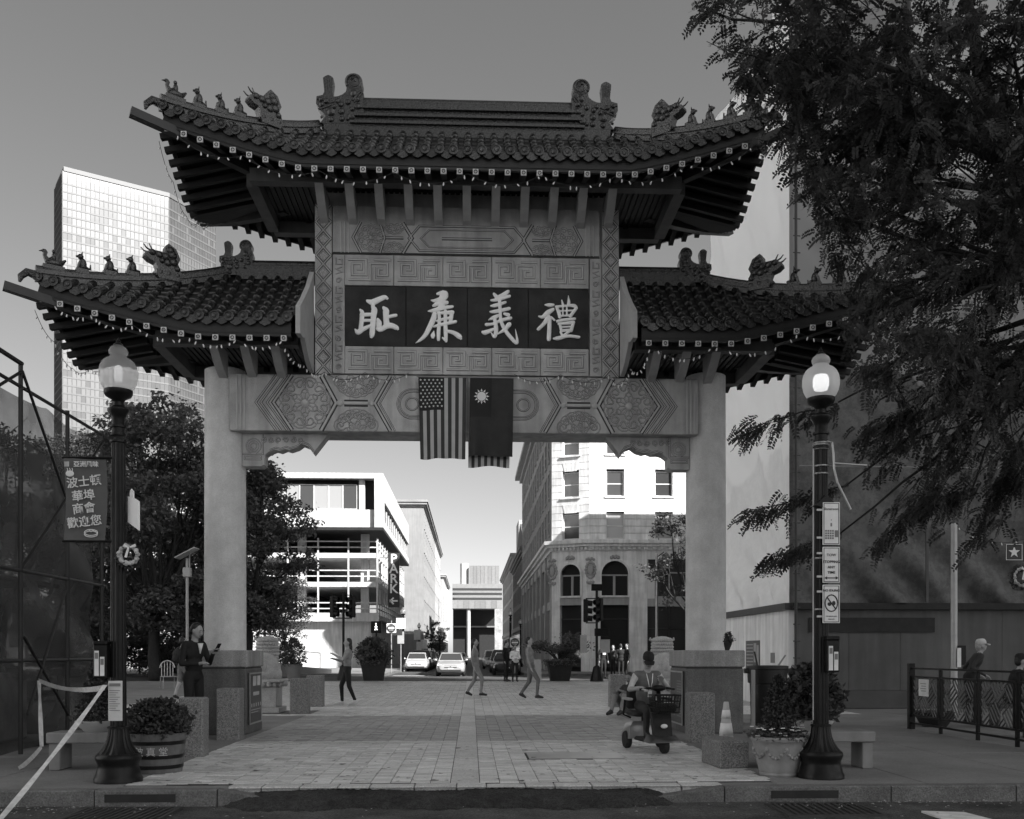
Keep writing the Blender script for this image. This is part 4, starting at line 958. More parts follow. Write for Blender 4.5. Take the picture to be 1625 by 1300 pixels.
# --- street row on the left
def simple_building(name, label, x0, x1, y0, y1, h, m, cols_f, cols_s, rows, zbase=4.5, corn=.6, side=1, cm=None, pm=None, ww=1.1, wh=1.9):
    t = empty(name, ((x0+x1)/2,(y0+y1)/2,0), 0, label, 'building')
    block(t, 'wall', [(x0,y0),(x1,y0),(x1,y1),(x0,y1)], 0, h, m)
    for dz, o_ in ((0,.2),(.25,.45),(.55,corn)): block(t, 'cornice', [(x0-o_,y0-o_),(x1+o_,y0-o_),(x1+o_,y1),(x0-o_,y1)], h-.9+dz, h-.9+dz+.3, cm or m)
    block(t, 'belt_course', [(x0-.15,y0-.15),(x1+.15,y0-.15),(x1+.15,y1),(x0-.15,y1)], zbase-.5, zbase, cm or m)
    if cols_f:
        M_, L_ = FM((x0,y0),(x1,y0)); facade(t, M_, L_, zbase, h-1, cols_f, rows, ww, wh, cm or m, pm or PANE, .3, .1)
    M_, L_ = FM((x1,y0),(x1,y1)) if side > 0 else FM((x0,y1),(x0,y0))
    facade(t, M_, L_, zbase, h-1, cols_s, rows, ww, wh, cm or m, pm or PANE, .3, .1)
    MB(M_).box(.5,L_-.5,-.04,.05,.4,zbase-.9).build('shopfront', GLASSD, t, world=True)
    return t
simple_building('office_building', 'tan building with deep cornice just beyond the parking garage', -22, -6, 125, 165, 20.8, mat('tan_stone', .26, .8, .1, 1, .1, 10, streak=.1), 0, 12, 5)
simple_building('office_building', 'pale narrow building beyond the tan cornice building on left', -20, -6.2, 166, 200, 21.5, CREAM2, 0, 9, 5)
simple_building('theatre_building', 'far pale building behind the lit vertical marquee sign', -20, -5.6, 201, 240, 17.5, CREAM2, 0, 9, 4)
ms = empty('marquee_sign', (-5.5, 188, 6.2), 0, 'white vertical theatre marquee sign far down the left side of street', 'sign')
MB().cbox(0,1.15,-.15,.15,0,7.2,.05).build('sign_box', mat('marquee_face', .75, .5, .1, 2), ms); MB().cbox(.15,1.0,-.18,-.15,1.0,6.2,.02).build('panel', GREY3, ms)
for i, ch in enumerate('PARAMOUNT'): lettering(ch, .62, SGW, ms, (.575,-.19,5.85-i*.56))
# --- right row beyond the corner building
simple_building('brick_building', 'dark brick gabled building on right beyond the white corner building', 6.0, 20, 109, 138, 13.2, BRICKD, 0, 9, 3, side=-1, cm=BRICKB)
b = MB(); b.prism([(109,13.0),(138,13.0),(123,17.5)], 'x', 6.2, 14); t_ = empty('roof_pavilion', (9,121,13.2), 0, 'pointed dark roof storey above the brick building on right', 'roof'); b.build('gable', BRICKD, t_, world=True); MB().box(6.4,12,130,137,13.2,19).build('stair_tower', CREAM2, t_, world=True)
simple_building('brick_building', 'pale upper building far along the right side of street', 6.2, 20, 139, 190, 15.5, CREAM2, 0, 10, 4, side=-1)
# --- building closing the street
eb = empty('atrium_building', (2, 262, 0), 0, 'modern building on one tall column closing the far end of street', 'building')
xa, xb = GX(718,260), GX(797,260)
STRP = mat('banded_facade', .22, .6, .1, 1)
block(eb, 'upper_storeys', [(xa,260),(xb,260),(xb,280),(xa,280)], 13.0, 19.6, STRP)
for i, z in enumerate((15.4,16.7,17.9)): MB().box(xa+.05,xb-.05,259.9,260.05,z,z+.55).build('window_band', GLASSD, eb, world=True)
for i in range(9):
    MB().box(xa+i*(xb-xa)/9, xa+(i+1)*(xb-xa)/9-.06, 259.93, 260.02, 13.05, 15.2).build('facade_panel', mat('facade_panel', .2, .6, .1, 2, rnd=.15), eb, world=True)
xc, xd = GX(745,262), GX(792,262)
block(eb, 'plant_room', [(xc,262),(xd,262),(xd,275),(xc,275)], 19.6, 24.6, mat('plant_room_panel', .16, .6, .1, 2))
for i in range(8):
    MB().box(xc+i*(xd-xc)/8+.02, xc+(i+1)*(xd-xc)/8-.04, 261.94, 262.02, 19.7, 24.5).build('cladding_panel', mat('cladding_panel', .2, .5, .1, 2, rnd=.12), eb, world=True)
MB().lathe([(1.15,19.6),(1.15,25.3)], 24, (GX(737,264),264,0)).build('stair_drum', mat('drum', .7, .6, .05, 1), eb, smooth=40, world=True)
MB().lathe([(.55,0),(.55,13.0)], 16, (GX(743.5,261),261,0)).build('column', CREAM2, eb, smooth=40, world=True)
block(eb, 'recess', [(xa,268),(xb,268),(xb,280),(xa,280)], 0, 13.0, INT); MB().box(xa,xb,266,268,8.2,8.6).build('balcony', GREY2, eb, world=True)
MB().box(xb-2,xb,260,262,0,13).build('glass_wall', mat('shiny_panels', .5, .15, .5, .6, .6, 2, metal=.4), eb, world=True)
# --- glass tower
tw = empty('glass_tower', (-110, 316, 0), 0, 'tall glass tower rising behind trees left of the gate', 'tower')
T = [(-130.2,312),(-122.8,300),(-96.2,316),(-86.4,335),(-98,352),(-126,340)]
TG = mat('tower_glass', .078, .25, .12, .15, spec=.6); TGD = mat('tower_glass_dark', .078, .2, .25, .12, spec=.7); TGL = mat('tower_mullion', .105, .5, .05, 1); TGW = mat('tower_glass_light', .11, .4, .1, .3)
block(tw, 'core', T, 0, 146.5, TG)
FH = 2.43
for fi in range(3):
    M_, L_ = FM(T[fi], T[fi+1]); random.seed(fi)
    nfl = 58; nv = int(L_/1.25)
    for k in range(nfl):
        z = 4+k*FH; m_ = MB(M_); m_.box(0,L_,-.14,.02,z,z+.5); m_.build('spandrel_band', TGL if fi < 2 else mat('tower_spandrel_side', .11, .5, .05, 1), tw, world=True)
    for i in range(nv+1): MB(M_).box(i*L_/nv-.05,i*L_/nv+.05,-.20,.02,2,146.5).build('mullion', TGL, tw, world=True)
    pb = {0: MB(M_), 1: MB(M_), 2: MB(M_)}
    for k in range(nfl):
        for i in range(nv):
            if fi == 0: c = random.choice((0,0,1))
            elif fi == 1: c = (0 if (i < nv*.4) else random.choice((0,0,0,1))) if k < 49 else random.choice((0,1,1,0))
            else: c = random.choice((1,1,1,0)) if k < 50 else random.choice((0,0,1))
            if fi == 1 and k in (51,52) and random.random() < .6: c = 2
            if fi == 2 and (k in (50,51) or random.random() < .07): c = 2
            if fi == 1 and i < nv*.42 and k < 50 and random.random() < .8: c = 2  # lighter left panes carry the glass reflection in their colour
            pb[c].box(i*L_/nv+.1,(i+1)*L_/nv-.1,-.05,.0,4+k*FH+.52,4+(k+1)*FH-.02)
    for c, m_ in ((0,TG),(1,TGD),(2,TGW)): o = pb[c].build('window_panes', m_, tw, world=True); o['kind'] = 'stuff'
block(tw, 'crown', [(p[0]+(.3 if i < 3 else 0), p[1]-.1) for i, p in enumerate(T)], 146.5, 147.8, TGL)
# --- building wrapped in printed tarpaulin, on the right
WX, WY, WZ, WT, WT2 = 7.6, 22.6, 2.46, 17.2, 12.6
wr = empty('wrapped_building', (12, 28, 0), 0, 'building under works wrapped in printed tarpaulin above plywood hoarding', 'building')
def tarp_mat(name, lo, hi, contour, sc_):
    m = bpy.data.materials.new(name); m.use_nodes = True; t = m.node_tree; N = t.nodes; L = t.links; b = N['Principled BSDF']; b.inputs['Roughness'].default_value = .65
    tc = N.new('ShaderNodeTexCoord'); sp = N.new('ShaderNodeSeparateXYZ'); L.new(tc.outputs['Object'], sp.inputs[0])
    n1 = N.new('ShaderNodeTexNoise'); n1.inputs['Scale'].default_value = sc_; n1.inputs['Detail'].default_value = 7; L.new(tc.outputs['Object'], n1.inputs['Vector'])
    n2 = N.new('ShaderNodeTexNoise'); n2.inputs['Scale'].default_value = 5.0; n2.inputs['Detail'].default_value = 12; n2.inputs['Roughness'].default_value = .78; L.new(tc.outputs['Object'], n2.inputs['Vector'])
    a = N.new('ShaderNodeMath'); a.operation = 'MULTIPLY_ADD'; a.inputs[1].default_value = contour; L.new(n1.outputs['Fac'], a.inputs[0])
    sb = N.new('ShaderNodeMath'); sb.operation = 'SUBTRACT'; L.new(a.outputs[0], sb.inputs[0]); L.new(sp.outputs['Z'], sb.inputs[1])   # mountain outline
    rp = N.new('ShaderNodeMapRange'); rp.inputs[1].default_value = -.05; rp.inputs[2].default_value = .08; L.new(sb.outputs[0], rp.inputs[0])
    c2 = N.new('ShaderNodeMapRange'); c2.inputs[1].default_value = .44; c2.inputs[2].default_value = .56; c2.inputs[3].default_value = lo; c2.inputs[4].default_value = lo+(hi-lo)*.22; L.new(n2.outputs['Fac'], c2.inputs[0])
    c1 = N.new('ShaderNodeMapRange'); c1.inputs[1].default_value = .3; c1.inputs[2].default_value = .7; c1.inputs[3].default_value = hi*.85; c1.inputs[4].default_value = min(.92, hi*1.1); L.new(n1.outputs['Fac'], c1.inputs[0])
    mx = N.new('ShaderNodeMix'); L.new(rp.outputs[0], mx.inputs[0]); L.new(c1.outputs[0], mx.inputs[2]); L.new(c2.outputs[0], mx.inputs[3])
    L.new(mx.outputs[0], b.inputs['Base Color']); return m
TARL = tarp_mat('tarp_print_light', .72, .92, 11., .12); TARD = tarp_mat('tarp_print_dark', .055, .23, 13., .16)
block(wr, 'core', [(WX+.35,WY+.35),(40,WY+.35),(40,31),(WX+.35,31)], 0, 12.4, INT)
block(wr, 'stair_core', [(WX+.35,WY+.35),(10.1,WY+.35),(10.1,31),(WX+.35,31)], 12.4, 17.0, INT)
def tarp(name, M_, L_, z0, z1, m, seed, amp, end=0):
    random.seed(seed); ph = [random.uniform(0,6) for _ in range(12)]
    def fn(a, b_):
        x = a*L_; z = z0+(z1-z0)*b_; low = max(0., 1-(z-z0)/2.2)
        y = .02+amp*(math.sin(x*1.1+ph[0]+.4*math.sin(z*.5))*.5+math.sin(x*2.3+z*.35+ph[1])*.25+math.sin(z*.9+ph[2]+x*.3)*.3)
        y += low*(.20 if end else .13)*math.sin((x*.9+(z-z0)*.9)*5.2+ph[3])*(1-.3*math.sin(x*2))+low*.03*math.sin((x-(z-z0)*.6)*9+ph[4])
        y += .03*math.sin(x*6+z*3.3+ph[5])*math.sin(z*1.7+ph[6])+(.11 if end else .06)*abs(math.sin((x+z*.8)*1.3+ph[8]))+.04*abs(math.sin((x*.7-z)*1.1+ph[9]))+.02*abs(math.sin(x*4.1-z*.6+ph[10]))+.012*math.sin(z*7+x*2+ph[7])
        e_ = min(1., (L_-x if end else x)/.9); y *= e_*e_*(3-2*e_)
        return (x, y-.15, z)
    return MB(M_).grid(fn, int(L_*9), 130).build(name, m, wr, smooth=True, world=True)
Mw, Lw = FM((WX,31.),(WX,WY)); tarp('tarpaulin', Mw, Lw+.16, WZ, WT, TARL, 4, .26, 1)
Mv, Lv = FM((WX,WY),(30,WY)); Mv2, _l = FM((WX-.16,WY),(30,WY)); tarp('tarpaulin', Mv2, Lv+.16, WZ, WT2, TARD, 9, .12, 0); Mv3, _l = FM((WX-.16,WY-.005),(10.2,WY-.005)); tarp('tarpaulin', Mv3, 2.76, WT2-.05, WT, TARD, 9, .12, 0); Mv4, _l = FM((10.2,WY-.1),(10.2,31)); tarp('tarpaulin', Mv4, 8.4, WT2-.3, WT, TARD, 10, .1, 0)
b = MB(); b.tube([(WX-.05,WY-.3,.0),(WX-.05,WY-.3,WT+.3)], .035, 8)
for i in range(44): b.tube([(WX-.12,WY-.32,.4+i*.39),(WX+.05,WY-.3,.4+i*.39)], .014, 5)
b.build('scaffold_pole', DARK, wr, world=True)
for i in range(1, 8):
    MB(Mv).box(i*3.0-.03, i*3.0+.03, -.40, -.36, WZ, WT2).build('tarp_seam', mat('seam_tape', .06, .6, .2, 3), wr, world=True)
for zz in (5.6, 8.8, 12.0): MB(Mv).tube([(0,-.40,zz),(Lv*.5,-.41,zz-.05),(Lv,-.40,zz)], .018, 6).build('tie_rope', mat('rope', .2, .8, .2, 3), wr, world=True)
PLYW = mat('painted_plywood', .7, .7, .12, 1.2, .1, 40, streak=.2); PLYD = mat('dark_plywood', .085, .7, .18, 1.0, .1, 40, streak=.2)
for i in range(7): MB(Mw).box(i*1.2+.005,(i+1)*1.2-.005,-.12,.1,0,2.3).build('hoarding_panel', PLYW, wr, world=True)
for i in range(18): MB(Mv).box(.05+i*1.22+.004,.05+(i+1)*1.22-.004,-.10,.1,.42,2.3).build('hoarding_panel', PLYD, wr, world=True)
MB(Mv).box(0,Lv,-.13,.1,0,.415).build('kick_board', mat('kick_board', .06, .7, .2, 2), wr, world=True)
MB(Mw).box(0,Lw+.16,-.26,.12,2.305,2.46).build('hoarding_beam', DARK, wr, world=True); MB(Mv).box(-.1,Lv,-.262,.12,2.306,2.459).build('hoarding_beam', BLACKM, wr, world=True)
MB(Mv).box(.32,3.3,-.14,-.095,1.78,2.12).build('dark_sign_band', BLACKM, wr, world=True)
MB(Mw).box(Lw-.07,Lw,-.125,.1,0,2.3).build('corner_trim', OFFW, wr, world=True)
xx = Lw-2.9; o = MB(Mw).box(xx-.62,xx+.62,-.135,-.115,.82,1.62).build('notice_board', mat('notice_dark', .06, .5, .3, 3), wr, world=True)
nb = MB(Mw)
for i in range(7): nb.box(xx-.55,xx+.05,-.139,-.136,1.50-i*.09,1.53-i*.09)
nb.box(xx+.12,xx+.34,-.139,-.136,1.05,1.55); nb.box(xx+.38,xx+.56,-.139,-.136,.9,1.5); nb.build('print', GREY3, o)
o = MB(Mw).box(Lw-1.35,Lw-1.05,-.135,-.115,1.05,1.3).build('small_notice', GREY2, wr, world=True)
# --- three unseen buildings added to cast shade or bounce light
nbld = empty('shade_tower', (194, -168, 0), 0, 'unseen tower added behind the camera to shade the plaza', 'building')  # added out of view, placed and sized to keep sun off the plaza
cx_, cy_ = 190., -164.     # broad side faces the plaza
def tp(w, d): return (cx_+.7071*(w+d), cy_+.7071*(w-d))
block(nbld, 'wall', [tp(-21,0),tp(20,0),tp(20,22),tp(-21,22)], 0, 222, CREAM2)
M_, L_ = FM(tp(20,0), tp(-21,0)); facade(nbld, M_, L_, 4, 220, 12, 20, 2.2, 5.0, DARK, PANE, .6, .1)
nb2 = empty('shade_block', (29, 51, 0), 0, 'unseen block added behind the wrapped building to shade the corner building', 'building')  # added out of view to shade the corner building's lower storeys
block(nb2, 'wall', [(16.5,44),(40,44),(40,58),(16.5,58)], 0, 19.8, BRICKB)
nb3 = empty('bounce_block', (-55, 12, 0), 0, 'unseen pale block added out of frame at left to bounce sunlight', 'building')  # added out of view as a sunlit surface that fills the shade
block(nb3, 'wall', [(-70,-12),(-38,-12),(-38,33),(-70,33)], 0, 40, CREAM)
M_, L_ = FM((-38,-12),(-38,33)); facade(nb3, M_, L_, 4, 39, 12, 9, 1.3, 2.0, DARK, PANE, .6, .1)
lw = empty('low_building', (-48, 100, 0), 0, 'low brick building seen between trunks at far left', 'building')
block(lw, 'wall', [(-75,92),(-36,92),(-36,110),(-75,110)], 0, 5.5, BRICKD)
M_, L_ = FM((-75,92),(-36,92)); facade(lw, M_, L_, .8, 5, 12, 1, 2.0, 1.8, DARK, PANE, .6, .1)
# low retaining wall and ramp left of the plaza
rw = empty('retaining_wall', (-14, 62.5, 0), 0, 'low concrete ramp wall below the garage left of planters', 'wall')
MB().prism([(-20,0),(-8.8,0),(-8.8,.25),(-20,1.3)], 'y', 62.2, 62.6).build('wall', CONC, rw, world=True)
b = MB()
for i in range(9): b.tube([(-19.5+i*1.25,62.4,1.25-i*.115),(-19.5+i*1.25,62.4,2.2-i*.115)], .025, 6)
b.tube([(-19.5,62.4,2.2),(-9.5,62.4,1.28)], .025, 6); b.build('handrail', STEEL, rw, world=True)
# ---------------------------------------------------------------- trees
BARK = mat('bark', .022, .9, .35, 5, .6, 25)
LEAF1 = leafmat('locust_leaf', .034, .34); LEAF2 = leafmat('broad_leaf', .085, .4); LEAF3 = leafmat('light_leaf', .10, .4)
NEED = leafmat('evergreen_leaf', .045, .15)
rng = np.random.default_rng(5)
def cloud_mesh(name, V, Fq, m):
    me = bpy.data.meshes.new(name); n = len(V); k = len(Fq)
    me.vertices.add(n); me.vertices.foreach_set('co', np.asarray(V, dtype=np.float32).ravel())
    me.loops.add(k*4); me.loops.foreach_set('vertex_index', np.asarray(Fq, dtype=np.int32).ravel())
    me.polygons.add(k); me.polygons.foreach_set('loop_start', np.arange(0,k*4,4,dtype=np.int32)); me.polygons.foreach_set('loop_total', np.full(k,4,dtype=np.int32))
    me.materials.append(m); me.update(calc_edges=True); me.validate(); return me
def leaves(name, pts, size, m, parent, droop=.3, jitter=.35, aspect=.55, world=False):
    """one small pointed quad per point"""
    n = len(pts); a = rng.uniform(0,2*np.pi,n); el = rng.normal(-droop,.5,n); s_ = size*rng.uniform(.6,1.35,n)
    d = np.stack([np.cos(a)*np.cos(el), np.sin(a)*np.cos(el), np.sin(el)], 1); r_ = rng.normal(size=(n,3)); w = np.cross(d, r_); w /= np.linalg.norm(w,axis=1,keepdims=True)+1e-9
    p = np.asarray(pts); V = np.stack([p, p+d*(s_*.5)[:,None]+w*(s_*aspect*.5)[:,None], p+d*s_[:,None], p+d*(s_*.5)[:,None]-w*(s_*aspect*.5)[:,None]], 1).reshape(-1,3)
    Fq = np.arange(n*4).reshape(n,4); return put(name, cloud_mesh(name, V, Fq, m), parent, world=world)
def pinnate(name, pts, dirs, L_, m, parent, nl=9, world=False):
    """feather-like compound leaves: pairs of leaflets along a drooping rachis"""
    n = len(pts); p = np.asarray(pts); d = np.asarray(dirs); d = d/(np.linalg.norm(d,axis=1,keepdims=True)+1e-9)
    w = np.cross(d, rng.normal(size=(n,3))); w /= np.linalg.norm(w,axis=1,keepdims=True)+1e-9; up_ = np.cross(w, d)
    ln = L_*rng.uniform(.6,1.3,n); V = []; 
    for i in range(nl):
        t = (i+1)/nl; c = p+d*(ln*t)[:,None]+np.array([0,0,-1.])*(ln*.35*t*t)[:,None]
        for sg in (-1, 1):
            q = w*sg*.85+d*.5+rng.normal(size=(n,3))*.15; q /= np.linalg.norm(q,axis=1,keepdims=True); ll = (ln*.29*(1-.35*abs(t-.5)))[:,None]; hw = ll*.27
            e = np.cross(q, up_)
            V.append(np.stack([c, c+q*ll*.5+e*hw, c+q*ll, c+q*ll*.5-e*hw], 1))
    V = np.concatenate(V, 0).reshape(-1,3); Fq = np.arange(len(V)).reshape(-1,4)
    return put(name, cloud_mesh(name, V, Fq, m), parent, world=world)
def limb(b, a, c, r0, r1, seed, n=7, bend=.12):
    rs = random.Random(seed); a = Vector(a); c = Vector(c); L_ = (c-a).length; pts = []
    off = Vector((rs.uniform(-1,1),rs.uniform(-1,1),rs.uniform(-.3,.8)))*bend*L_
    for i in range(n+1):
        t = i/n; pts.append(a.lerp(c,t)+off*(4*t*(1-t))*.6+Vector((rs.uniform(-1,1),rs.uniform(-1,1),rs.uniform(-1,1)))*L_*.012)
    b.tube(pts, [r0+(r1-r0)*i/n for i in range(n+1)], 7); return pts
def crown_tree(name, label, base, trunk_h, r, clumps, cr, nleaf, size, m, group=None, tr=.16, seed=0, lean=(0,0)):
    """trunk, limbs to each clump, leaf clumps with gaps; clumps: (dx,dy,z,radius)"""
    t = empty(name, base, 0, label, 'bush' if name == 'bush' else 'tree', group); b = MB(); rs = random.Random(seed)
    top = Vector((lean[0], lean[1], trunk_h)); limb(b, (0,0,-.1), top, tr, tr*.72, seed, 6, .04)
    pts = []
    tot = sum(c[3]**2 for c in clumps)
    for i, (x, y, z, cr_) in enumerate(clumps):
        lp = limb(b, top-Vector((0,0,rs.uniform(0,.25*trunk_h))), (x,y,z), tr*.45, .02, seed*50+i, 7, .15)
        for q in range(4):
            s_ = lp[rs.randint(3,7)]; e = Vector((x,y,z))+Vector((rs.gauss(0,1),rs.gauss(0,1),rs.gauss(0,.7)))*cr_*.6; limb(b, s_, e, .02+tr*.08, .006, seed*99+i*7+q, 5, .15)
        k = int(nleaf*cr_**2/tot); 
        sub = rng.normal(size=(max(4,int(k/45)),3)); sub /= np.linalg.norm(sub,axis=1,keepdims=True); sub = sub*(rng.uniform(.25,1,(len(sub),1))**.5)*np.array([cr_,cr_,cr_*.72])+np.array([x,y,z])
        idx = rng.integers(0,len(sub),k); pts.append(sub[idx]+rng.normal(size=(k,3))*cr_*np.array([.17,.17,.11]))
    b.build('trunk', BARK, t, smooth=True)
    leaves('crown', np.concatenate(pts), size, m, t); return t
def ring_clumps(rad, z0, z1, n, cr, seed, sq=1.0):
    rs = random.Random(seed); out = []
    for i in range(n):
        t = i/n; z = z0+(z1-z0)*t+rs.uniform(-.4,.4); rr = rad*math.sin(math.pi*(.18+.74*t))*rs.uniform(.5,1.0); a = i*2.4+rs.uniform(-.4,.4)
        out.append((rr*math.cos(a), rr*math.sin(a)*sq, z, cr*rs.uniform(.75,1.2)))
    return out
def at(u, D): return (GX(u, D), D, 0)
crown_tree('shade_tree', 'large dark leafy tree with forked trunk left of the gate column', at(246,50), 3.4, 4, ring_clumps(4.3,2.9,13.6,26,1.5,1), 1.7, 36000, .24, LEAF2, 'trees left of the plaza', .32, 1)
crown_tree('shade_tree', 'dark tree behind the left gate column beside the garage', at(392,52), 3.2, 4, ring_clumps(2.9,2.8,11.3,20,1.35,2), 1.5, 26000, .22, LEAF2, 'trees left of the plaza', .26, 2)
crown_tree('shade_tree', 'tree whose crown rises behind the left street lamp', at(150,58), 3.4, 4, ring_clumps(4.6,2.8,13.4,24,1.6,3), 1.7, 32000, .24, LEAF2, 'trees left of the plaza', .3, 3)
crown_tree('shade_tree', 'tree with upright wispy top at the left edge above the scaffold', at(5,34), 3.0, 4, ring_clumps(2.6,3.2,9.6,13,1.1,4), 1.1, 11000, .15, LEAF2, 'trees left of the plaza', .2, 4)
crown_tree('shade_tree', 'tree filling the gap right of the left street lamp', at(318,64), 3.4, 4, ring_clumps(4.6,2.8,14.5,26,1.6,5), 1.7, 34000, .25, LEAF2, 'trees left of the plaza', .3, 5)
crown_tree('young_tree', 'small pale sunlit tree in front of the garage decks', at(452,66), 2.2, 2, ring_clumps(1.7,2.6,5.6,9,.9,6), .9, 6000, .14, LEAF3, None, .09, 6)
crown_tree('young_tree', 'slender dark tree seen left of the right gate column', at(1106,50), 3.2, 2, ring_clumps(2.6,3.8,9.2,12,1.0,7), 1.0, 5200, .16, LEAF2, None, .14, 7)
crown_tree('street_tree', 'small dark tree far along the left side of the street', (-5.9,150,0), 2.5, 2, ring_clumps(1.5,2.6,6.5,7,.9,8), .9, 2500, .25, LEAF2, 'small trees down the street', .12, 8)
crown_tree('street_tree', 'second small dark tree farther down the left side', (-5.9,185,0), 2.5, 2, ring_clumps(1.5,2.6,6.5,7,.9,9), .9, 2500, .3, LEAF2, 'small trees down the street', .12, 9)
for u, D, lab, sd_ in ((165,60,'rounded dark bush behind the left street lamp foot',31),(222,61,'rounded dark bush left of the large tree trunk',32),(276,62,'rounded dark bush right of the large tree trunk',33),(330,60,'rounded dark bush behind the left gate column',34),(100,60,'rounded dark bush behind the netted scaffold',35)):
    crown_tree('bush', lab, at(u,D), .5, 2, ring_clumps(1.9,.6,2.7,10,1.0,sd_), 1.0, 6500, .17, LEAF2, 'bushes below the left trees', .07, sd_)
# --- big honey locust at the right, in front of the gate roof corner
loc = empty('locust_tree', (8.6, 11.6, 0), 0, 'large feathery locust tree overhanging the right side of the gate', 'tree')
random.seed(31); b = MB(); tb = Vector((8.6,11.6,0))
def L(p): return Vector(p)-tb
fork = Vector((7.35,11.7,5.6)); limb(b, (0,0,-.1), L(fork), .24, .17, 1, 8, .05)
top = PX(1545,90,11.8); tl = limb(b, L(fork), L(top), .15, .07, 2, 8, .06); tl2 = limb(b, L(top), L(PX(1480,-230,12.4)), .07, .03, 22, 8, .06)
# targets given as where limbs end in space
ends = [(1130,20,11.0),(1180,100,12.0),(1230,60,10.6),(1290,140,11.6),(1330,20,12.2),(1380,220,11.0),(1240,200,11.6),(1300,260,12.3),(1420,90,10.4),(1500,40,12.8),(1590,60,11.2),(1460,280,11.8),(1380,330,12.2),(1310,330,11.0),(1540,200,10.6),(1610,190,12.6),
        (1420,400,11.4),(1500,430,12.3),(1370,450,11.8),(1330,520,11.3),(1460,520,10.8),(1560,500,11.9),(1610,400,11.0),(1600,590,12.4),(1520,610,11.4),(1440,640,12.0),(1390,590,12.6),(1560,690,11.7),(1610,760,12.1),(1470,730,12.6),
        (1250,-120,11.0),(1400,-160,11.6),(1560,-120,11.2),(1120,-90,11.8),(1660,120,11.2),(1690,340,11.6),(1680,560,11.2),(1720,0,12.4),(1660,-200,11.0),(1320,-300,12),(1500,-380,11.6),(1750,200,13),(1740,480,12.8),(1330,90,10.2),(1230,130,12.9),(1490,160,13.2),(1570,330,13.0),(1430,200,12.7),(1280,60,12.6),(1600,270,10.8)]
def proj(p):
    w_ = Vector(p)+tb; dx = w_.x-CX; dy = w_.y; d = dx*sn+dy*cs; return CU+F*(dx*cs-dy*sn)/d, CV-F*(w_.z-CH)/d
EDGE = [(-900,1020),(0,1050),(40,1075),(90,1150),(150,1165),(200,1165),(250,1235),(330,1245),(400,1255),(450,1300),(520,1320),(600,1345),(640,1330),(660,1160),(900,1160),(2000,1160)]
def inside(p, pad=0):
    u, v = proj(p)
    if not -900 <= v <= 1990: return True
    return u > next(a[1]+(c[1]-a[1])*(v-a[0])/(c[0]-a[0]) for a, c in zip(EDGE, EDGE[1:]) if a[0] <= v <= c[0])+pad
P_, D_ = [], []
for i, (u, v, Y) in enumerate(ends):
    e = PX(u, v, Y)
    if v < 260: src = tl[min(7, max(1, int((700-v)/110)))] if v > -60 else tl2[3+(i%4)]
    else: src = L(fork)+Vector((-.02,0,.2+.1*(i%4))) if v < 560 else L(fork)+Vector((0,0,-.1))
    if not inside(L(e)): continue
    lp = limb(b, src, L(e), .045, .010, 100+i, 9, .2)
    rad = .62
    for q in range(7):
        s_ = lp[random.randint(4,9)]; tip = L(e)+Vector((random.gauss(0,rad),random.gauss(0,rad*.9),random.gauss(-.12,rad*.62)))
        if not inside(tip): continue
        tw_ = limb(b, s_, tip, .012, .003, 1000+i*10+q, 5, .14)
        dv = (Vector(tw_[-1])-Vector(tw_[0])).normalized()
        for k in range(26 if v > 380 else 38):
            j = random.uniform(1.2,5); a = Vector(tw_[int(j)]).lerp(Vector(tw_[min(5,int(j)+1)]), j-int(j))+Vector((random.gauss(0,.10),random.gauss(0,.10),random.gauss(0,.07)))
            P_.append(a); D_.append(dv*.6+Vector((random.gauss(0,.6),random.gauss(0,.6),random.gauss(-.25,.4))))
# thin hanging sprays in front of the tarpaulin
for i, (u, v, u2, v2, Y) in enumerate(((1330,640,1165,685,12.2),(1345,770,1180,815,12.4),(1330,850,1218,890,12.6),(1500,760,1395,860,12.0),(1620,700,1560,830,12.2),(1540,780,1470,800,11.8),(1460,640,1370,690,11.6))):
    s_ = L(PX(u, v, Y)); e = L(PX(u2, v2, Y)); limb(b, L(fork)+Vector((0,0,-.4)), s_, .03, .012, 400+i, 8, .08); lp = limb(b, s_, e, .012, .004, 500+i, 8, .06)
    for k in range(95):
        j = random.uniform(0,8); a = Vector(lp[int(j)]).lerp(Vector(lp[min(8,int(j)+1)]), j-int(j))+Vector((random.gauss(0,.05),random.gauss(0,.06),random.gauss(-.02,.05)))
        P_.append(a); D_.append((e-s_).normalized()*.8+Vector((random.gauss(0,.45),random.gauss(0,.45),random.gauss(-.35,.3))))
b.build('trunk', BARK, loc, smooth=True)
keep = [(p, d) for p, d in zip(P_, D_) if inside(p, random.uniform(0,30))]     # the crown stops short of the ridge
P_ = [k[0] for k in keep]; D_ = [k[1] for k in keep]
pinnate('crown', [tuple(p) for p in P_], [tuple(d) for d in D_], .19, LEAF1, loc)
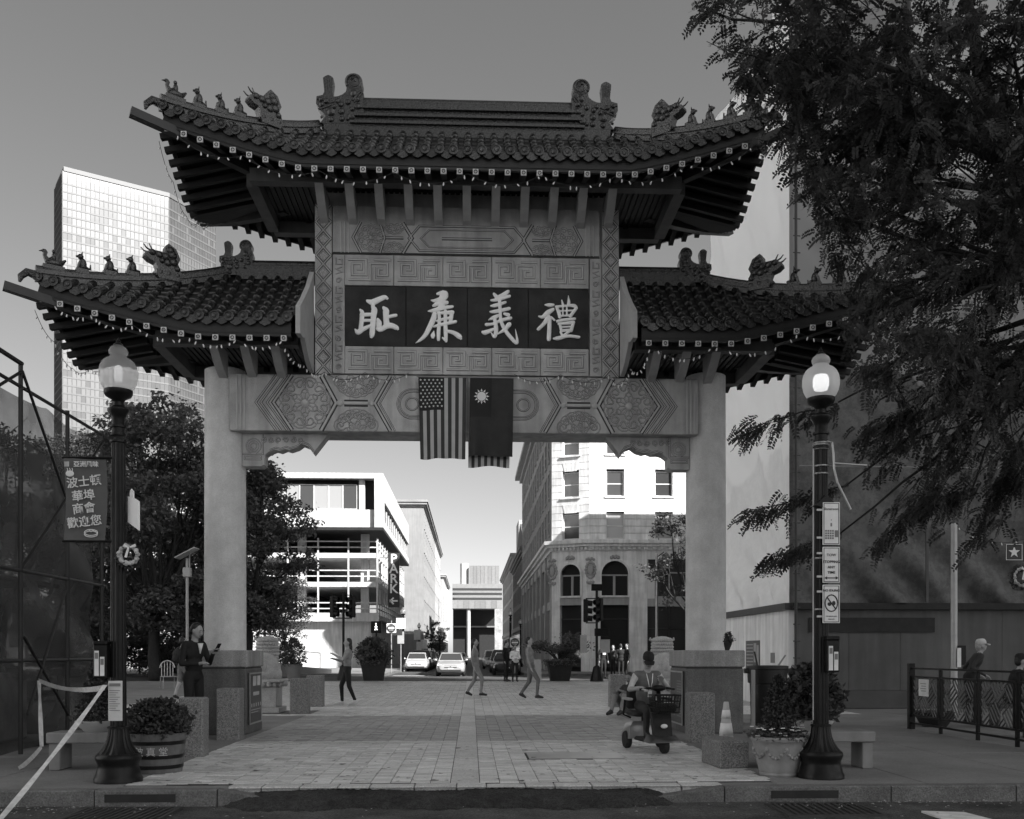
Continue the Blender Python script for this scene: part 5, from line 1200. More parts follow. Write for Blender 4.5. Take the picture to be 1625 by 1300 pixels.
# ---------------------------------------------------------------- street furniture
def prefix(v): return v
def globe_mat(name, g, tr_a):
    m = bpy.data.materials.new(name); m.use_nodes = True; t = m.node_tree; N = t.nodes; Lk = t.links; b = N['Principled BSDF']
    b.inputs['Base Color'].default_value = (g,g,g,1); b.inputs['Roughness'].default_value = .15; b.inputs['Specular IOR Level'].default_value = .6
    tl = N.new('ShaderNodeBsdfTranslucent'); tl.inputs[0].default_value = (.8,.8,.8,1); tr = N.new('ShaderNodeBsdfTransparent')
    m1 = N.new('ShaderNodeMixShader'); m1.inputs[0].default_value = .55; m2 = N.new('ShaderNodeMixShader'); m2.inputs[0].default_value = tr_a
    Lk.new(b.outputs[0], m1.inputs[1]); Lk.new(tl.outputs[0], m1.inputs[2]); Lk.new(m1.outputs[0], m2.inputs[1]); Lk.new(tr.outputs[0], m2.inputs[2]); Lk.new(m2.outputs[0], N['Material Output'].inputs[0]); return m
GLOBE = globe_mat('lamp_globe', .22, .58); GLOBE2 = globe_mat('lamp_globe_milky', .3, .36)
BUL1 = emit('lamp_bulb_glint', .8, .14); BUL2 = emit('lamp_bulb_lit', .9, .6)  # first bulb's faint glow stands in for a reflection in the left globe
def lamp(x, y, label, bulb=BUL1, globe=GLOBE, group=None, big=0):
    t = empty('street_lamp', (x, y, 0), 0, label, 'street lamp', group)
    b = MB(); b.lathe([(.235,0),(.235,.04),(.222,.06),(.212,.10),(.20,.14),(.198,.18),(.213,.21),(.224,.24),(.216,.27),(.20,.285)], 28); b.build('base', BLACK, t, smooth=35)
    b = MB(); b.lathe([(.198,.285),(.165,.32),(.135,.37),(.112,.43),(.100,.50),(.095,.535)], 40, rib=.07, ribn=1); b.lathe([(.105,.535),(.105,.555),(.09,.56)], 24); b.build('flare', BLACK, t, smooth=30)
    b = MB(); b.lathe([(.079,.55),(.074,2.0),(.068,3.45)], 32, rib=.08, ribn=1); b.build('shaft', BLACK, t, smooth=30)
    b = MB()
    for z, r_ in ((3.43,.085),(3.50,.078),(3.58,.085)): b.lathe([(.06,z-.015),(r_,z-.01),(r_,z+.01),(.06,z+.015)], 20)
    b.lathe([(.066,3.5),(.064,3.66),(.08,3.70),(.105,3.74),(.105,3.76),(.06,3.79),(.052,3.83),(.07,3.86),(.125,3.89),(.14,3.92),(.14,3.95),(.12,3.955)], 24); b.build('capital', BLACK, t, smooth=35)
    g_ = MB(); g_.lathe([(.128,3.945),(.155,3.98),(.178,4.03),(.190,4.09),(.189,4.14),(.178,4.19),(.155,4.235),(.125,4.262),(.090,4.28),(.080,4.30),(.092,4.325),(.095,4.345),(.080,4.375),(.050,4.40),(.04,4.405)], 28); g_.build('globe', globe, t, smooth=50)
    MB().lathe([(.05,4.40),(.045,4.415),(.02,4.435),(.024,4.45),(.012,4.46),(.003,4.485)], 12).build('finial', BLACK, t, smooth=40)
    MB().lathe([(.01,4.02),(.035+big*.8,4.035),(.042+big,4.08),(.042+big,4.15),(.033+big*.8,4.19),(.01,4.205)], 14).build('bulb', bulb, t, smooth=40)
    return t
PXM = 154.6
lampL = lamp(-3.51, 10.04, 'black cast-iron acorn lamp post with banner at left foreground')
lampR = lamp(3.69, 10.04, 'black cast-iron acorn lamp post with three parking signs at right foreground', BUL2, GLOBE2, None, .04)
for u, D, lab in ((810,69,'distant acorn street lamp beside the dark brick buildings, nearer one'),(826,90,'distant acorn street lamp on right pavement, farther one'),(640,67,'distant acorn street lamp in front of the garage corner'),(665,103,'white-globed distant lamp post with signs on the left pavement'),(697,150,'very distant street lamp on left pavement')):
    lamp(GX(u,D), D, lab, BUL1, GLOBE2, 'far acorn lamps along the street')
SIGNW = mat('sign_white', .68, .45, .12, 6); SIGNK = mat('sign_black', .02, .5, .1, 5)
# banner on the left lamp
bn = empty('street_banner', (-3.52, 10.0, 2.43), 0, 'dark vertical banner with white Chinese characters on left lamp post', 'banner')
BANM = mat('banner_cloth', .085, .7, .12, 4)
def bfn(a, b_): return (-.517+.414*a+.015*math.sin(b_*3), .012*math.sin(a*5+b_*4)+.02*b_*(1-b_), .82*b_)
MB().grid(bfn, 14, 24).build('cloth', BANM, bn, smooth=True)
b = MB(); b.tube([(-.53,.0,.83),(.0,.0,.83)], .012, 8); b.tube([(-.53,.0,-.01),(.0,.0,-.01)], .012, 8); b.build('arm', BLACK, bn)
BW_ = mat('banner_white', .6, .6, .05, 4)
lettering('亞洲風味', .062, BW_, bn, (-.285,-.03,.757), bold=.001)
for s_, zz, dx in (('波士頓',.58,0),('華埠',.44,-.005),('商會',.312,.0),('歡迎您',.178,.005)):
    o = lettering(s_, .115, BW_, bn, (-.305+dx,-.03,zz), bold=.0012); o.rotation_euler = (R(90), R(-7), 0)
b = MB()
for i in range(4): b.box(-.495+i*.012,-.490+i*.012,-.03,-.026,.735,.785)
b.ball((-.445,-.028,.665), (.042,.004,.032), 12, 6)
for i in range(3): b.tube([(-.47+i*.024,-.028,.69),(-.465+i*.024,-.028,.705),(-.472+i*.024,-.028,.72)], .004, 5)
for a_ in (0, .4):
    b.tube([(-.235+.065*math.cos(q*.35),-.03,.075+.03*math.sin(q*.35)-a_*.04) for q in range(19)], .005, 5)
b.tube([(-.255+.02*i,-.03,.095-.012*(i%2)) for i in range(5)], .006, 5); b.build('pictograms', BW_, bn)
# street-name sign seen edge-on and wreath
sg = empty('street_sign', (-3.44, 10.06, 2.62), R(-40), 'blank white sign plate projecting from the left lamp post', 'sign')
MB().prism([(.04,.0),(.24,-.10),(.24,.19),(.14,.235),(.14,.30),(.10,.33),(.075,.30),(.075,.25),(.04,.26)], 'y', -.006, .006).build('plate', WHITE, sg)
def wreath(loc, label, rr=.085):
    t = empty('wreath', loc, 0, label, 'wreath'); b = MB(); random.seed(int(abs(loc[0])*100))
    for q in range(46):
        a = q*2*math.pi/23; b.ball((rr*math.cos(a)+random.gauss(0,.006),random.gauss(0,.012)-.02,rr*math.sin(a)+random.gauss(0,.006)), (.022,.02,.022), 6, 4)
    b.build('blossoms', mat('wreath_blossom', .42, .8, .4, 20), t, smooth=True)
    pts = rng.normal(size=(900,3)); pts[:,1] *= .25; nn = np.linalg.norm(pts[:,[0,2]],axis=1); pts = pts/nn[:,None]*(rr*rng.uniform(.7,1.5,900))[:,None]; pts[:,1] = rng.normal(0,.02,900)+.02
    leaves('foliage', pts, .035, NEED, t)
    b = MB()
    b.prism([(.02,rr*.95),(.075,rr*1.25),(.085,rr*.95),(.03,rr*.8)], 'y', -.055, -.045); b.prism([(.02,rr*.9),(-.03,rr*1.2),(-.045,rr*.95),(.01,rr*.75)], 'y', -.054, -.046); b.prism([(.0,rr*.85),(.02,rr*.85),(-.005,-rr*.35),(-.03,-rr*.3)], 'y', -.053, -.047)
    b.build('ribbon', SIGNW, t)
wreath((PX(205,881,9.92).x, 9.92, PX(205,881,9.92).z), 'flower wreath with ribbon hung on the left lamp post')
# conduit and boxes on lamps
def lampbox(x, y, z, label, rz=0):
    t = empty('leaflet_box', (x, y, z), rz, label, 'box'); MB().cbox(-.065,.065,-.06,.06,0,.33,.008).build('box', BLACK, t); MB().cbox(-.07,.07,-.065,.065,.33,.37,.01).build('lid', BLACK, t)
    for i, s_ in enumerate((-1, 1)):
        o = MB().box(-.05+(.055 if i else 0),-.008+(.055 if i else 0),-.067,-.061,.02,.27-.06*i).build('leaflet', SIGNW, t)
        MB().box(-.045+(.055 if i else 0),-.013+(.055 if i else 0),-.069,-.067,.19-.06*i,.25-.06*i).build('print', GREY2, t)
lampbox(-3.64, 9.95, 1.05, 'black leaflet box with papers strapped to the left lamp post')
lampbox(3.76, 9.93, 1.10, 'black leaflet box strapped to the right lamp post')
pn = empty('paper_notice', (-3.50, 9.94, .62), 0, 'white paper notice taped to the foot of left lamp post', 'notice')
MB().grid(lambda a, b_: (-.07+.14*a, -.01*math.sin(math.pi*a)-.012, .40*b_), 8, 4).build('sheet', mat('notice_paper', .55, .7, .06, 8), pn, smooth=True)
b = MB(); b.box(-.055,.055,-.028,-.026,.345,.375)
for i in range(10): b.box(-.055,.05-.02*(i%3),-.027,-.025,.30-i*.022,.306-i*.022)
b.build('print', GREY2, pn)
# signs on the right lamp
def pole_sign(z0, z1, label, fn):
    t = empty('parking_sign', (3.69, 9.93, z0), 0, label, 'sign'); h = z1-z0
    MB().cbox(-.025,.155,-.012,0,0,h,.004).build('plate', SIGNW, t)
    b = MB(); 
    for (x0, x1, a, c) in ((-.015,.145,.010,.016),(-.015,.145,h-.016,h-.010),(-.015,-.009,.016,h-.016),(.139,.145,.016,h-.016)): b.box(x0,x1,-.0145,-.0125,a,c)
    b.build('border', SIGNK, t)
    b = MB(); b.box(-.08,.10,.0,.015,h*.8,h*.8+.02); b.box(-.08,.10,.0,.015,h*.15,h*.15+.02); b.build('strap', STEEL, t); fn(t, h)
def f1(t, h):
    lettering('Showroom', .036, SIGNK, t, (.065,-.014,h-.07)); b = MB(); b.box(.055,.072,-.0145,-.0125,.19,.225); b.box(.06,.068,-.0145,-.0125,.25,.262); b.box(.10,.135,-.0145,-.0125,.08,.15)
    for i in range(4):
        for j in range(4): b.box(.0+j*.024,.018+j*.024,-.0145,-.0125,.06+i*.025,.078+i*.025)
    b.build('marks', GREY2, t)
def f2(t, h):
    lettering('TOW', .04, SIGNK, t, (.065,-.014,h-.085))
    for i, w in enumerate(('STOPPING','ANY','TIME')): lettering(w, .038, SIGNK, t, (.065,-.014,h-.155-i*.055), bold=.0005)
    b = MB(); b.box(.01,.12,-.0145,-.0125,.045,.055); b.prism([(-.008,.05),(.02,.033),(.02,.067)], 'y', -.0145, -.0125); b.prism([(.138,.05),(.11,.067),(.11,.033)], 'y', -.0145, -.0125); b.build('arrow', SIGNK, t)
def f3(t, h):
    lettering('NO IDLING', .034, SIGNK, t, (.065,-.014,h-.06), bold=.0005)
    b = MB(); c_ = (.065, h*.52); b.tube([(c_[0]+.065*math.cos(q*.314),-.014,c_[1]+.085*math.sin(q*.314)) for q in range(21)], .006, 6); b.tube([(c_[0]-.045,-.015,c_[1]+.06),(c_[0]+.045,-.015,c_[1]-.06)], .006, 6)
    b.ball((c_[0]-.02,-.013,c_[1]-.01), (.022,.002,.02), 8, 4); b.ball((c_[0]+.025,-.013,c_[1]+.0), (.02,.002,.025), 8, 4); b.build('symbol', SIGNK, t)
    for i in range(2): lettering('FIVE MINUTE LIMIT' if i == 0 else 'MASS LAW', .014, SIGNK, t, (.065,-.014,.07-i*.03))
pole_sign(2.41, 2.85, 'topmost white sign with scrawl on the right lamp post', f1)
pole_sign(2.02, 2.39, 'white NO STOPPING ANY TIME sign on the right lamp post', f2)
pole_sign(1.605, 2.00, 'white NO IDLING sign with crossed circle on right lamp post', f3)
cd = empty('bent_conduit', (3.69, 10.04, 2.8), 0, 'pale bent pipe and rod sticking out of the right lamp post', 'pipe')
b = MB(); b.tube([(.03,-.09,.68),(.085,-.09,.67),(.10,-.09,.55),(.105,-.09,.40),(.14,-.09,.26),(.22,-.09,.10),(.28,-.09,-.02)], .012, 8); b.build('pipe', STEEL, cd)
MB().tube([(.10,-.09,.455),(.45,-.09,.435)], .012, 8).build('rod', STEEL, cd)
b = MB()
for z in (.62,.66,.68,.36,.44,-.52,-1.05): b.lathe([(.078,z-.008),(.081,z),(.078,z+.008)], 20)
b.build('strap', STEEL, cd); MB().tube([(-.085,-.02,.62),(-.088,-.02,-2.2)], .009, 6).build('cable', STEEL, cd)
MB().prism([(-.10,.02),(.02,.13),(.14,.0),(.03,-.02)], 'y', -.12, .06).build('cowl', BLACK, cd)
# ---- planters
POT_T = mat('terracotta_grey', .27, .8, .18, 6, .2, 40, streak=.15); SOIL = mat('soil', .03, .95, .3, 12, .5, 40)
WOODB = mat('barrel_wood', .105, .7, .3, 6, .3, 60, streak=.35)
def blob_pts(n, fn):
    out = []
    while len(out) < n:
        a, z, r_ = rng.uniform(0,2*np.pi), rng.uniform(0,1), rng.uniform(0,1)**.45
        R_ = fn(z)*(1+.13*math.sin(a*5+z*9)+.09*math.sin(a*9-z*17)); out.append((R_*r_*math.cos(a), R_*r_*math.sin(a), z))
    return np.array(out)
def shrub(parent, n, h, fn, size, z0, m=NEED, droop=-.2):
    p = blob_pts(n, fn); p[:,2] = z0+p[:,2]*h; o = leaves('foliage', p, size, m, parent, droop=droop); 
    b = MB()
    for i in range(9): a = i*.7; b.tube([(0,0,z0-.05),(.3*fn(.4)*math.cos(a),.3*fn(.4)*math.sin(a),z0+h*.3),(.75*fn(.6)*math.cos(a),.75*fn(.6)*math.sin(a),z0+h*.65)], [.014,.01,.004], 5)
    b.build('stems', BARK, parent); return o
def flowers(parent, n, r0, r1, z, m):
    b = MB(); rs = random.Random(n)
    for i in range(n):
        a = rs.uniform(0,6.28); r_ = rs.uniform(r0,r1); c = Vector((r_*math.cos(a),r_*math.sin(a),z+rs.uniform(-.03,.07)))
        for q in range(5): b.ball(c+Vector((.014*math.cos(q*1.257),.014*math.sin(q*1.257),0)), (.010,.010,.005), 5, 3)
    b.build('flowers', m, parent)
# barrel
bp = empty('barrel_planter', (-3.38, 10.85, 0), 0, 'round bushy shrub in wooden half-barrel planter beside left lamp post', 'planter')
for i in range(22):
    a = i*2*math.pi/22; b = MB(Matrix.Rotation(a,4,'Z')); w0 = .262*math.tan(math.pi/22)*.985; w1 = .305*math.tan(math.pi/22)*.985
    b.hull([(.24,-w0,0),(.24,w0,0),(.262,-w0,0),(.262,w0,0),(.28,-w1,.43),(.28,w1,.43),(.305,-w1,.43),(.305,w1,.43)]); b.build('stave', WOODB, bp)
for z in (.05,.16,.31): MB().lathe([(.266+.1*z,z),(.270+.1*z,z),(.274+.1*z,z+.04),(.266+.1*z,z+.04)], 32).build('hoop', BLACK, bp, smooth=40)
MB().lathe([(.01,.36),(.275,.36)], 20).build('soil', SOIL, bp)
for i, ch in enumerate('波真堂'): 
    a = -1.9+i*.42; o = lettering(ch, .10, mat('barrel_letters', .4, .7, .1, 5), bp, (.302*math.cos(a),.302*math.sin(a),.235)); o.rotation_euler = (R(90),0,a+R(90))
shrub(bp, 5200, .40, lambda z: .36*math.sin(math.pi*(.22+.70*z))**.7, .05, .38)
# urn with conical shrub and flowers
up_ = empty('urn_planter', (3.31, 10.25, 0), 0, 'carved round urn with cone-shaped shrub and pale flowers beside right lamp', 'planter')
MB().lathe([(.19,0),(.20,.02),(.195,.04),(.205,.06),(.21,.09),(.24,.2),(.265,.32),(.275,.36),(.295,.375),(.30,.40),(.285,.42),(.27,.41),(.26,.37)], 36).build('urn', POT_T, up_, smooth=40)
b = MB()
for k in range(8):
    a0 = k*math.pi/4
    for q in range(7):
        a = a0+q*.12; rr = .235+.06*(.24-.05*math.sin(q/6*math.pi))+.008; b.ball((rr*math.cos(a),rr*math.sin(a),.27-.07*math.sin(q/6*math.pi)), (.018,.018,.018), 6, 4)
    b.ball((.262*math.cos(a0),.262*math.sin(a0),.29), (.022,.022,.03), 6, 4)
b.build('garland', POT_T, up_, smooth=True); MB().lathe([(.01,.37),(.265,.37)], 20).build('soil', SOIL, up_)
shrub(up_, 6500, .66, lambda z: .215*(1-z)**.75+.012, .035, .40)
p = blob_pts(1500, lambda z: .30); p[:,2] = .40+p[:,2]*.07; leaves('bedding', p, .04, LEAF2, up_)
flowers(up_, 46, .16, .31, .46, mat('petal', .75, .6, .1, 9))
# concrete benches with bowls of shrubs behind the lamps
def bench(x, y, label, rz=0):
    t = empty('concrete_bench', (x, y, 0), rz, label, 'bench'); C_ = mat('bench_concrete', .22, .8, .15, 3, .15, 60, streak=.2)
    MB().cbox(-.62,.62,-.2,.2,.30,.42,.012).build('seat', C_, t)
    for s_ in (-1, 1): MB().cbox(s_*.54-.06,s_*.54+.06,-.17,.17,0,.30,.01).build('leg', C_, t)
    return t
bench(-4.0, 11.15, 'concrete bench behind the left lamp post'); bench(3.95, 10.95, 'concrete bench behind the right lamp post')
def bowl(x, y, z, label, h, fn, n, size=.05):
    t = empty('bowl_planter', (x, y, z), 0, label, 'planter'); MB().lathe([(.15,0),(.19,.04),(.24,.09),(.255,.12),(.24,.125),(.22,.10)], 28).build('bowl', mat('bowl_concrete', .42, .8, .12, 5), t, smooth=40); MB().lathe([(.01,.09),(.22,.09)], 16).build('soil', SOIL, t); shrub(t, n, h, fn, size, .11); return t
bowl(-4.12, 11.15, .42, 'dark conical shrub in a bowl on the left bench', .62, lambda z: .24*(1-z)**.6+.02, 4200, .04)
bowl(3.92, 10.98, .42, 'spreading dark shrub in a pale bowl on right bench', .62, lambda z: .34*math.sin(math.pi*(.25+.62*z)), 5200, .07)
# granite bollards
def bollard(x, y, w, h, label, rz=0):
    o = MB().cbox(-w/2,w/2,-w/2,w/2,-.02,h,.018).build('granite_bollard', GRANITE, loc=(x,y,0), rz=rz); return tag(o, label, 'bollard', 'granite bollards round the gate')
bollard(-3.43, 12.45, .30, .74, 'square granite bollard right behind the barrel planter'); bollard(-3.56, 14.85, .34, .77, 'granite bollard in front of the left pedestal plaque')
bollard(-3.62, 21.2, .38, .75, 'nearer of two granite bollards beyond the left lion'); bollard(-3.70, 23.8, .38, .76, 'farther of two granite bollards beyond the left lion')
bollard(3.40, 14.2, .36, .72, 'granite bollard in front of the right pedestal plaque'); bollard(3.56, 23.4, .38, .78, 'granite bollard farther back behind the seated person'); bollard(3.62, 20.8, .36, .76, 'granite bollard the seated person leans against')
o = MB().cbox(-.17,.17,-.34,.34,-.005,.31,.018).build('granite_block', GRANITE, loc=(2.98,11.2,0), rz=R(4)); tag(o, 'low granite block lying on the paving in front of the cone', 'granite block')
cn = empty('traffic_cone', (3.17, 11.85, 0), 0, 'pale traffic cone with reflective bands behind the granite block', 'traffic cone')
CO = mat('cone_plastic', .42, .6, .12, 5); MB().cbox(-.19,.19,-.19,.19,0,.03,.01).build('base', CO, cn); MB().lathe([(.118,.03),(.032,.68),(.028,.70),(.02,.70)], 24).build('body', CO, cn, smooth=40)
for z0, z1 in ((.30,.44),(.50,.60)): MB().lathe([(.121-.132*(z0-.03),z0),(.121-.132*(z1-.03),z1)], 24).build('reflective_band', mat('cone_band', .7, .4, .1, 5), cn, smooth=True)
# litter barrel
tr = empty('litter_barrel', (5.38, 17.4, 0), 0, 'black litter barrel with sticks poking out beside right pedestal', 'litter bin')
BIN = mat('bin_plastic', .012, .45, .2, 6); MB().lathe([(.27,0),(.29,.05),(.31,.75),(.345,.76),(.355,1.0),(.37,1.01),(.37,1.06),(.345,1.07),(.33,1.03),(.30,.7),(.02,.68)], 30).build('barrel', BIN, tr, smooth=40)
for i, (a, c) in enumerate((((-.1,0,.7),(-.22,.05,1.32)),((.0,-.05,.8),(.30,-.1,1.26)))): MB().tube([a,c], .016, 6).build('stick', GREY3 if i else DARK, tr)
for s_ in (-1, 1): MB().cbox(s_*.37-.05,s_*.37+.05,-.06,.06,.93,1.02,.012).build('handle', BIN, tr)
st = empty('timber_post', (5.02,17.05,0), 0, 'thin pale stake standing between pedestal and litter barrel', 'post'); MB().cbox(-.03,.03,-.03,.03,0,1.0,.004).build('stake', GREY3, st)
fp = empty('flower_pot', (4.25, 16.1, 1.34), 0, 'small dark pot plant standing on the right pedestal cap', 'pot plant')
MB().lathe([(.09,0),(.13,.1),(.14,.16),(.12,.16),(.11,.12)], 18).build('pot', BLACKM, fp, smooth=40); p = blob_pts(500, lambda z: .16*(1-.4*z)); p[:,2] = .14+p[:,2]*.16; leaves('foliage', p, .06, LEAF2, fp)
# guardian lions seen from behind
LION = mat('lion_granite', .36, .75, .15, 5, .25, 60, vor=.15)
def lion(x, y, label):
    t = empty('stone_lion', (x, y, 0), 0, label, 'statue'); b = MB()
    b.cbox(-.36,.36,-.42,.42,0,.12,.015); b.cbox(-.28,.28,-.34,.34,.12,.56,.015); b.lathe([(.30,.0),(.40,.06),(.42,.10),(.40,.14),(.33,.17)], 24, (0,0,.54)); b.cbox(-.40,.40,-.44,.44,.66,.73,.015); b.build('plinth', LION, t, smooth=40)
    b = MB()
    for i in range(20): a = i*.314; b.ball((.41*math.cos(a),.45*math.sin(a),.62), (.05,.05,.06), 6, 5)
    b.build('lotus_moulding', LION, t, smooth=True)
    b = MB(); b.ball((0,-.02,.98), (.26,.30,.36), 14, 10); b.ball((0,-.16,.86), (.30,.22,.22), 12, 8); b.ball((0,.22,1.08), (.22,.2,.3), 12, 8); b.ball((0,.16,1.42), (.19,.22,.22), 12, 8); b.ball((0,.36,1.38), (.12,.12,.11), 10, 7)
    for s_ in (-1, 1): b.tube([(s_*.16,.28,1.05),(s_*.17,.36,.8),(s_*.17,.38,.74)], [.09,.08,.1], 8); b.ball((s_*.24,-.1,.84), (.12,.2,.16), 10, 7); b.ball((s_*.18,.12,1.58), (.05,.04,.06), 7, 5)
    b.tube([(0,-.28,.85),(0,-.34,1.0),(0,-.28,1.2)], [.07,.09,.03], 8); b.build('body', LION, t, smooth=True)
    b = MB(); 
    for r_ in range(6):
        z = 1.20+r_*.075; n = 15
        for i in range(n):
            a = -math.pi+(i+.5*(r_%2))*math.pi/(n-1)*1.0; rr = .225-.008*abs(r_-2.5)
            b.ball((rr*math.cos(a),.12+rr*math.sin(a)*1.1,z), (.042,.042,.042), 7, 5)
    b.ball((0,.12,1.60), (.2,.2,.07), 12, 6)
    for s_ in (-1, 1): b.tube([(s_*.22,.14,1.58),(s_*.27,.14,1.60),(s_*.26,.12,1.64)], [.035,.03,.015], 7)
    b.build('mane_curls', LION, t, smooth=True)
lion(-4.42, 21.6, 'stone guardian lion with curly mane behind the left gate pedestal'); lion(4.32, 21.6, 'stone guardian lion with curly mane behind the right gate pedestal')
# ---- scaffold with dark netting at the left edge
sf = empty('netted_scaffold', (-7, 13, 0), 0, 'scaffold frame wrapped in dark netting at the left edge', 'scaffold')
NET = bpy.data.materials.new('dark_netting'); NET.use_nodes = True; nt_ = NET.node_tree; pb_ = nt_.nodes['Principled BSDF']; pb_.inputs['Base Color'].default_value = (.032,.032,.032,1); pb_.inputs['Roughness'].default_value = .6
tc_ = nt_.nodes.new('ShaderNodeTexCoord'); nz_ = nt_.nodes.new('ShaderNodeTexNoise'); nz_.inputs['Scale'].default_value = 1.1; nz_.inputs['Detail'].default_value = 5; nt_.links.new(tc_.outputs['Object'], nz_.inputs['Vector'])
mr_ = nt_.nodes.new('ShaderNodeMapRange'); mr_.inputs[1].default_value = .35; mr_.inputs[2].default_value = .7; mr_.inputs[3].default_value = .88; mr_.inputs[4].default_value = .5; nt_.links.new(nz_.outputs['Fac'], mr_.inputs[0])
tr_ = nt_.nodes.new('ShaderNodeBsdfTransparent'); mx_ = nt_.nodes.new('ShaderNodeMixShader'); nt_.links.new(mr_.outputs[0], mx_.inputs[0]); nt_.links.new(tr_.outputs[0], mx_.inputs[1]); nt_.links.new(pb_.outputs[0], mx_.inputs[2]); nt_.links.new(mx_.outputs[0], nt_.nodes['Material Output'].inputs[0])
def nfn(a, b_):
    y = 10.9+4.75*a; z = .02+(4.73 if a > .37 else 4.98)*b_-.10*b_*abs(math.sin(a*math.pi*3))
    f = -.06+math.sin(z*2.2+.8*math.sin(y*1.1))*.06+.035*abs(math.sin((z*1.4+y)*2.6))+.03*abs(math.sin((z-y*1.3)*1.9))+math.sin(z*5+y*1.8)*.03*(1-abs(b_-.4))+.05*math.sin(y*2.7+z*.6)+.05*math.sin((z+y*.35)*4.1)*(1 if .3 < b_ < .62 else .35)
    return (-5.85+f, y, z)
MB().grid(nfn, 50, 60).build('netting', NET, sf, smooth=True, world=True)
def nfn2(a, b_): return (-9.5+3.6*a, 15.62+.06*math.sin(a*9+b_*5), .02+4.4*b_)
MB().grid(nfn2, 20, 30).build('netting', NET, sf, smooth=True, world=True)
SCP = mat('scaffold_tube', .02, .5, .2, 6, metal=.3)
for y in (11.0,12.75,14.2,15.5):
    MB().tube([(-5.70,y,0),(-5.70,y,5.0 if y < 13 else 4.75)], .03, 8).build('standard', SCP, sf, world=True); MB().tube([(-9.3,y,0),(-9.3,y,4.9)], .03, 8).build('standard', SCP, sf, world=True)
for z in (1.2,2.35,4.7): MB().tube([(-5.70,10.8,z),(-5.70,15.6,z)], .024, 8).build('ledger', SCP, sf, world=True)
MB().tube([(-5.70,10.6,5.0),(-5.70,12.78,5.0)], .03, 8).build('ledger', SCP, sf, world=True)
for a, c in (((11.0,3.9),(12.75,4.9)),((12.75,4.9),(14.2,3.4)),((12.75,2.4),(15.5,4.6)),((12.8,1.5),(14.2,.4)),((14.1,2.2),(12.9,.5))): MB().tube([(-5.68,a[0],a[1]),(-5.68,c[0],c[1])], .02, 7).build('brace', SCP, sf, world=True)
o = MB().cbox(-9.2,-6.3,11.0,15.4,2.30,2.36,.01).build('deck_board', mat('deck_board', .12, .8, .3, 3), sf, world=True)
b = MB(); b.tube([(-8.2,13.6,.35+0),(-8.2,13.6,.36)], .3, 16); b.cbox(-9,-6.6,12.6,15.0,.0,1.0,.05); b.build('stacked_boards', mat('stacked_boards', .25, .8, .4, 2), sf, world=True)
# caution tape
TAPE = mat('caution_tape', .55, .5, .25, 14)
def ribbon(b, pts, w, tw):
    pts = [Vector(p) for p in pts]; n = len(pts); vs = []
    for i, p in enumerate(pts):
        d = (pts[min(i+1,n-1)]-pts[max(i-1,0)]).normalized(); s_ = d.cross(Vector((0,1,.2))).normalized(); a = tw*math.sin(i*.8); s_ = s_*math.cos(a)+d.cross(s_)*math.sin(a)
        vs += [p-s_*w/2, p+s_*w/2]
    b.add(vs, [(2*i,2*i+1,2*i+3,2*i+2) for i in range(n-1)])
def lerp_pts(a, c, n, sag): a, c = Vector(a), Vector(c); return [a.lerp(c,i/n)-Vector((0,0,sag*4*(i/n)*(1-i/n))) for i in range(n+1)]
tp_ = empty('caution_tape', (-3.57, 9.95, 1.0), 0, 'white caution tape tied from left lamp post to the kerb', 'tape')
b = MB(); ribbon(b, lerp_pts((-3.6,9.93,.98), PX(0,1300,7.75), 16, .03), .05, .25); b.build('ribbon', TAPE, tp_, world=True)
tp_ = empty('caution_tape', (-3.57, 9.95, 1.0), 0, 'white caution tape sagging from left lamp post to the scaffold', 'tape')
b = MB(); e_ = PX(62,1080,12.5); ribbon(b, lerp_pts((-3.62,9.95,.95), e_, 12, .06), .055, .2); ribbon(b, lerp_pts(e_, PX(66,1185,12.4), 8, .0), .05, .5); ribbon(b, lerp_pts(PX(66,1185,12.4), GP(30,1220,.01), 5, .02), .05, .2); b.build('ribbon', TAPE, tp_, world=True)
# ---- railing at the right
rl = empty('lattice_railing', (7.56, 14.6, 0), 0, 'black metal railing with woven lattice panels at the right edge', 'railing')
posts = [16.4, 15.35, 14.2, 13.15, 12.1]
for i, y in enumerate(posts): MB().cbox(7.56-(.05 if i == 0 else .025),7.56+(.05 if i == 0 else .025),y-(.05 if i == 0 else .025),y+(.05 if i == 0 else .025),0,1.12 if i == 0 else 1.03,.006).build('post', BLACK, rl, world=True)
for z in (1.02,.88,.22,.09): MB().box(7.54,7.58,12.1,16.4,z,z+.03).build('rail', BLACK, rl, world=True)
def clip(p, q, x0, x1, y0, y1):
    t0, t1 = 0., 1.; dx, dy = q[0]-p[0], q[1]-p[1]
    for pp, qq in ((-dx,p[0]-x0),(dx,x1-p[0]),(-dy,p[1]-y0),(dy,y1-p[1])):
        if abs(pp) < 1e-9:
            if qq < 0: return None
        else:
            r_ = qq/pp
            if pp < 0: t0 = max(t0, r_)
            else: t1 = min(t1, r_)
    if t1-t0 < .05: return None
    return (p[0]+dx*t0,p[1]+dy*t0),(p[0]+dx*t1,p[1]+dy*t1)
LATT = mat('lattice_metal', .06, .4, .15, 6)
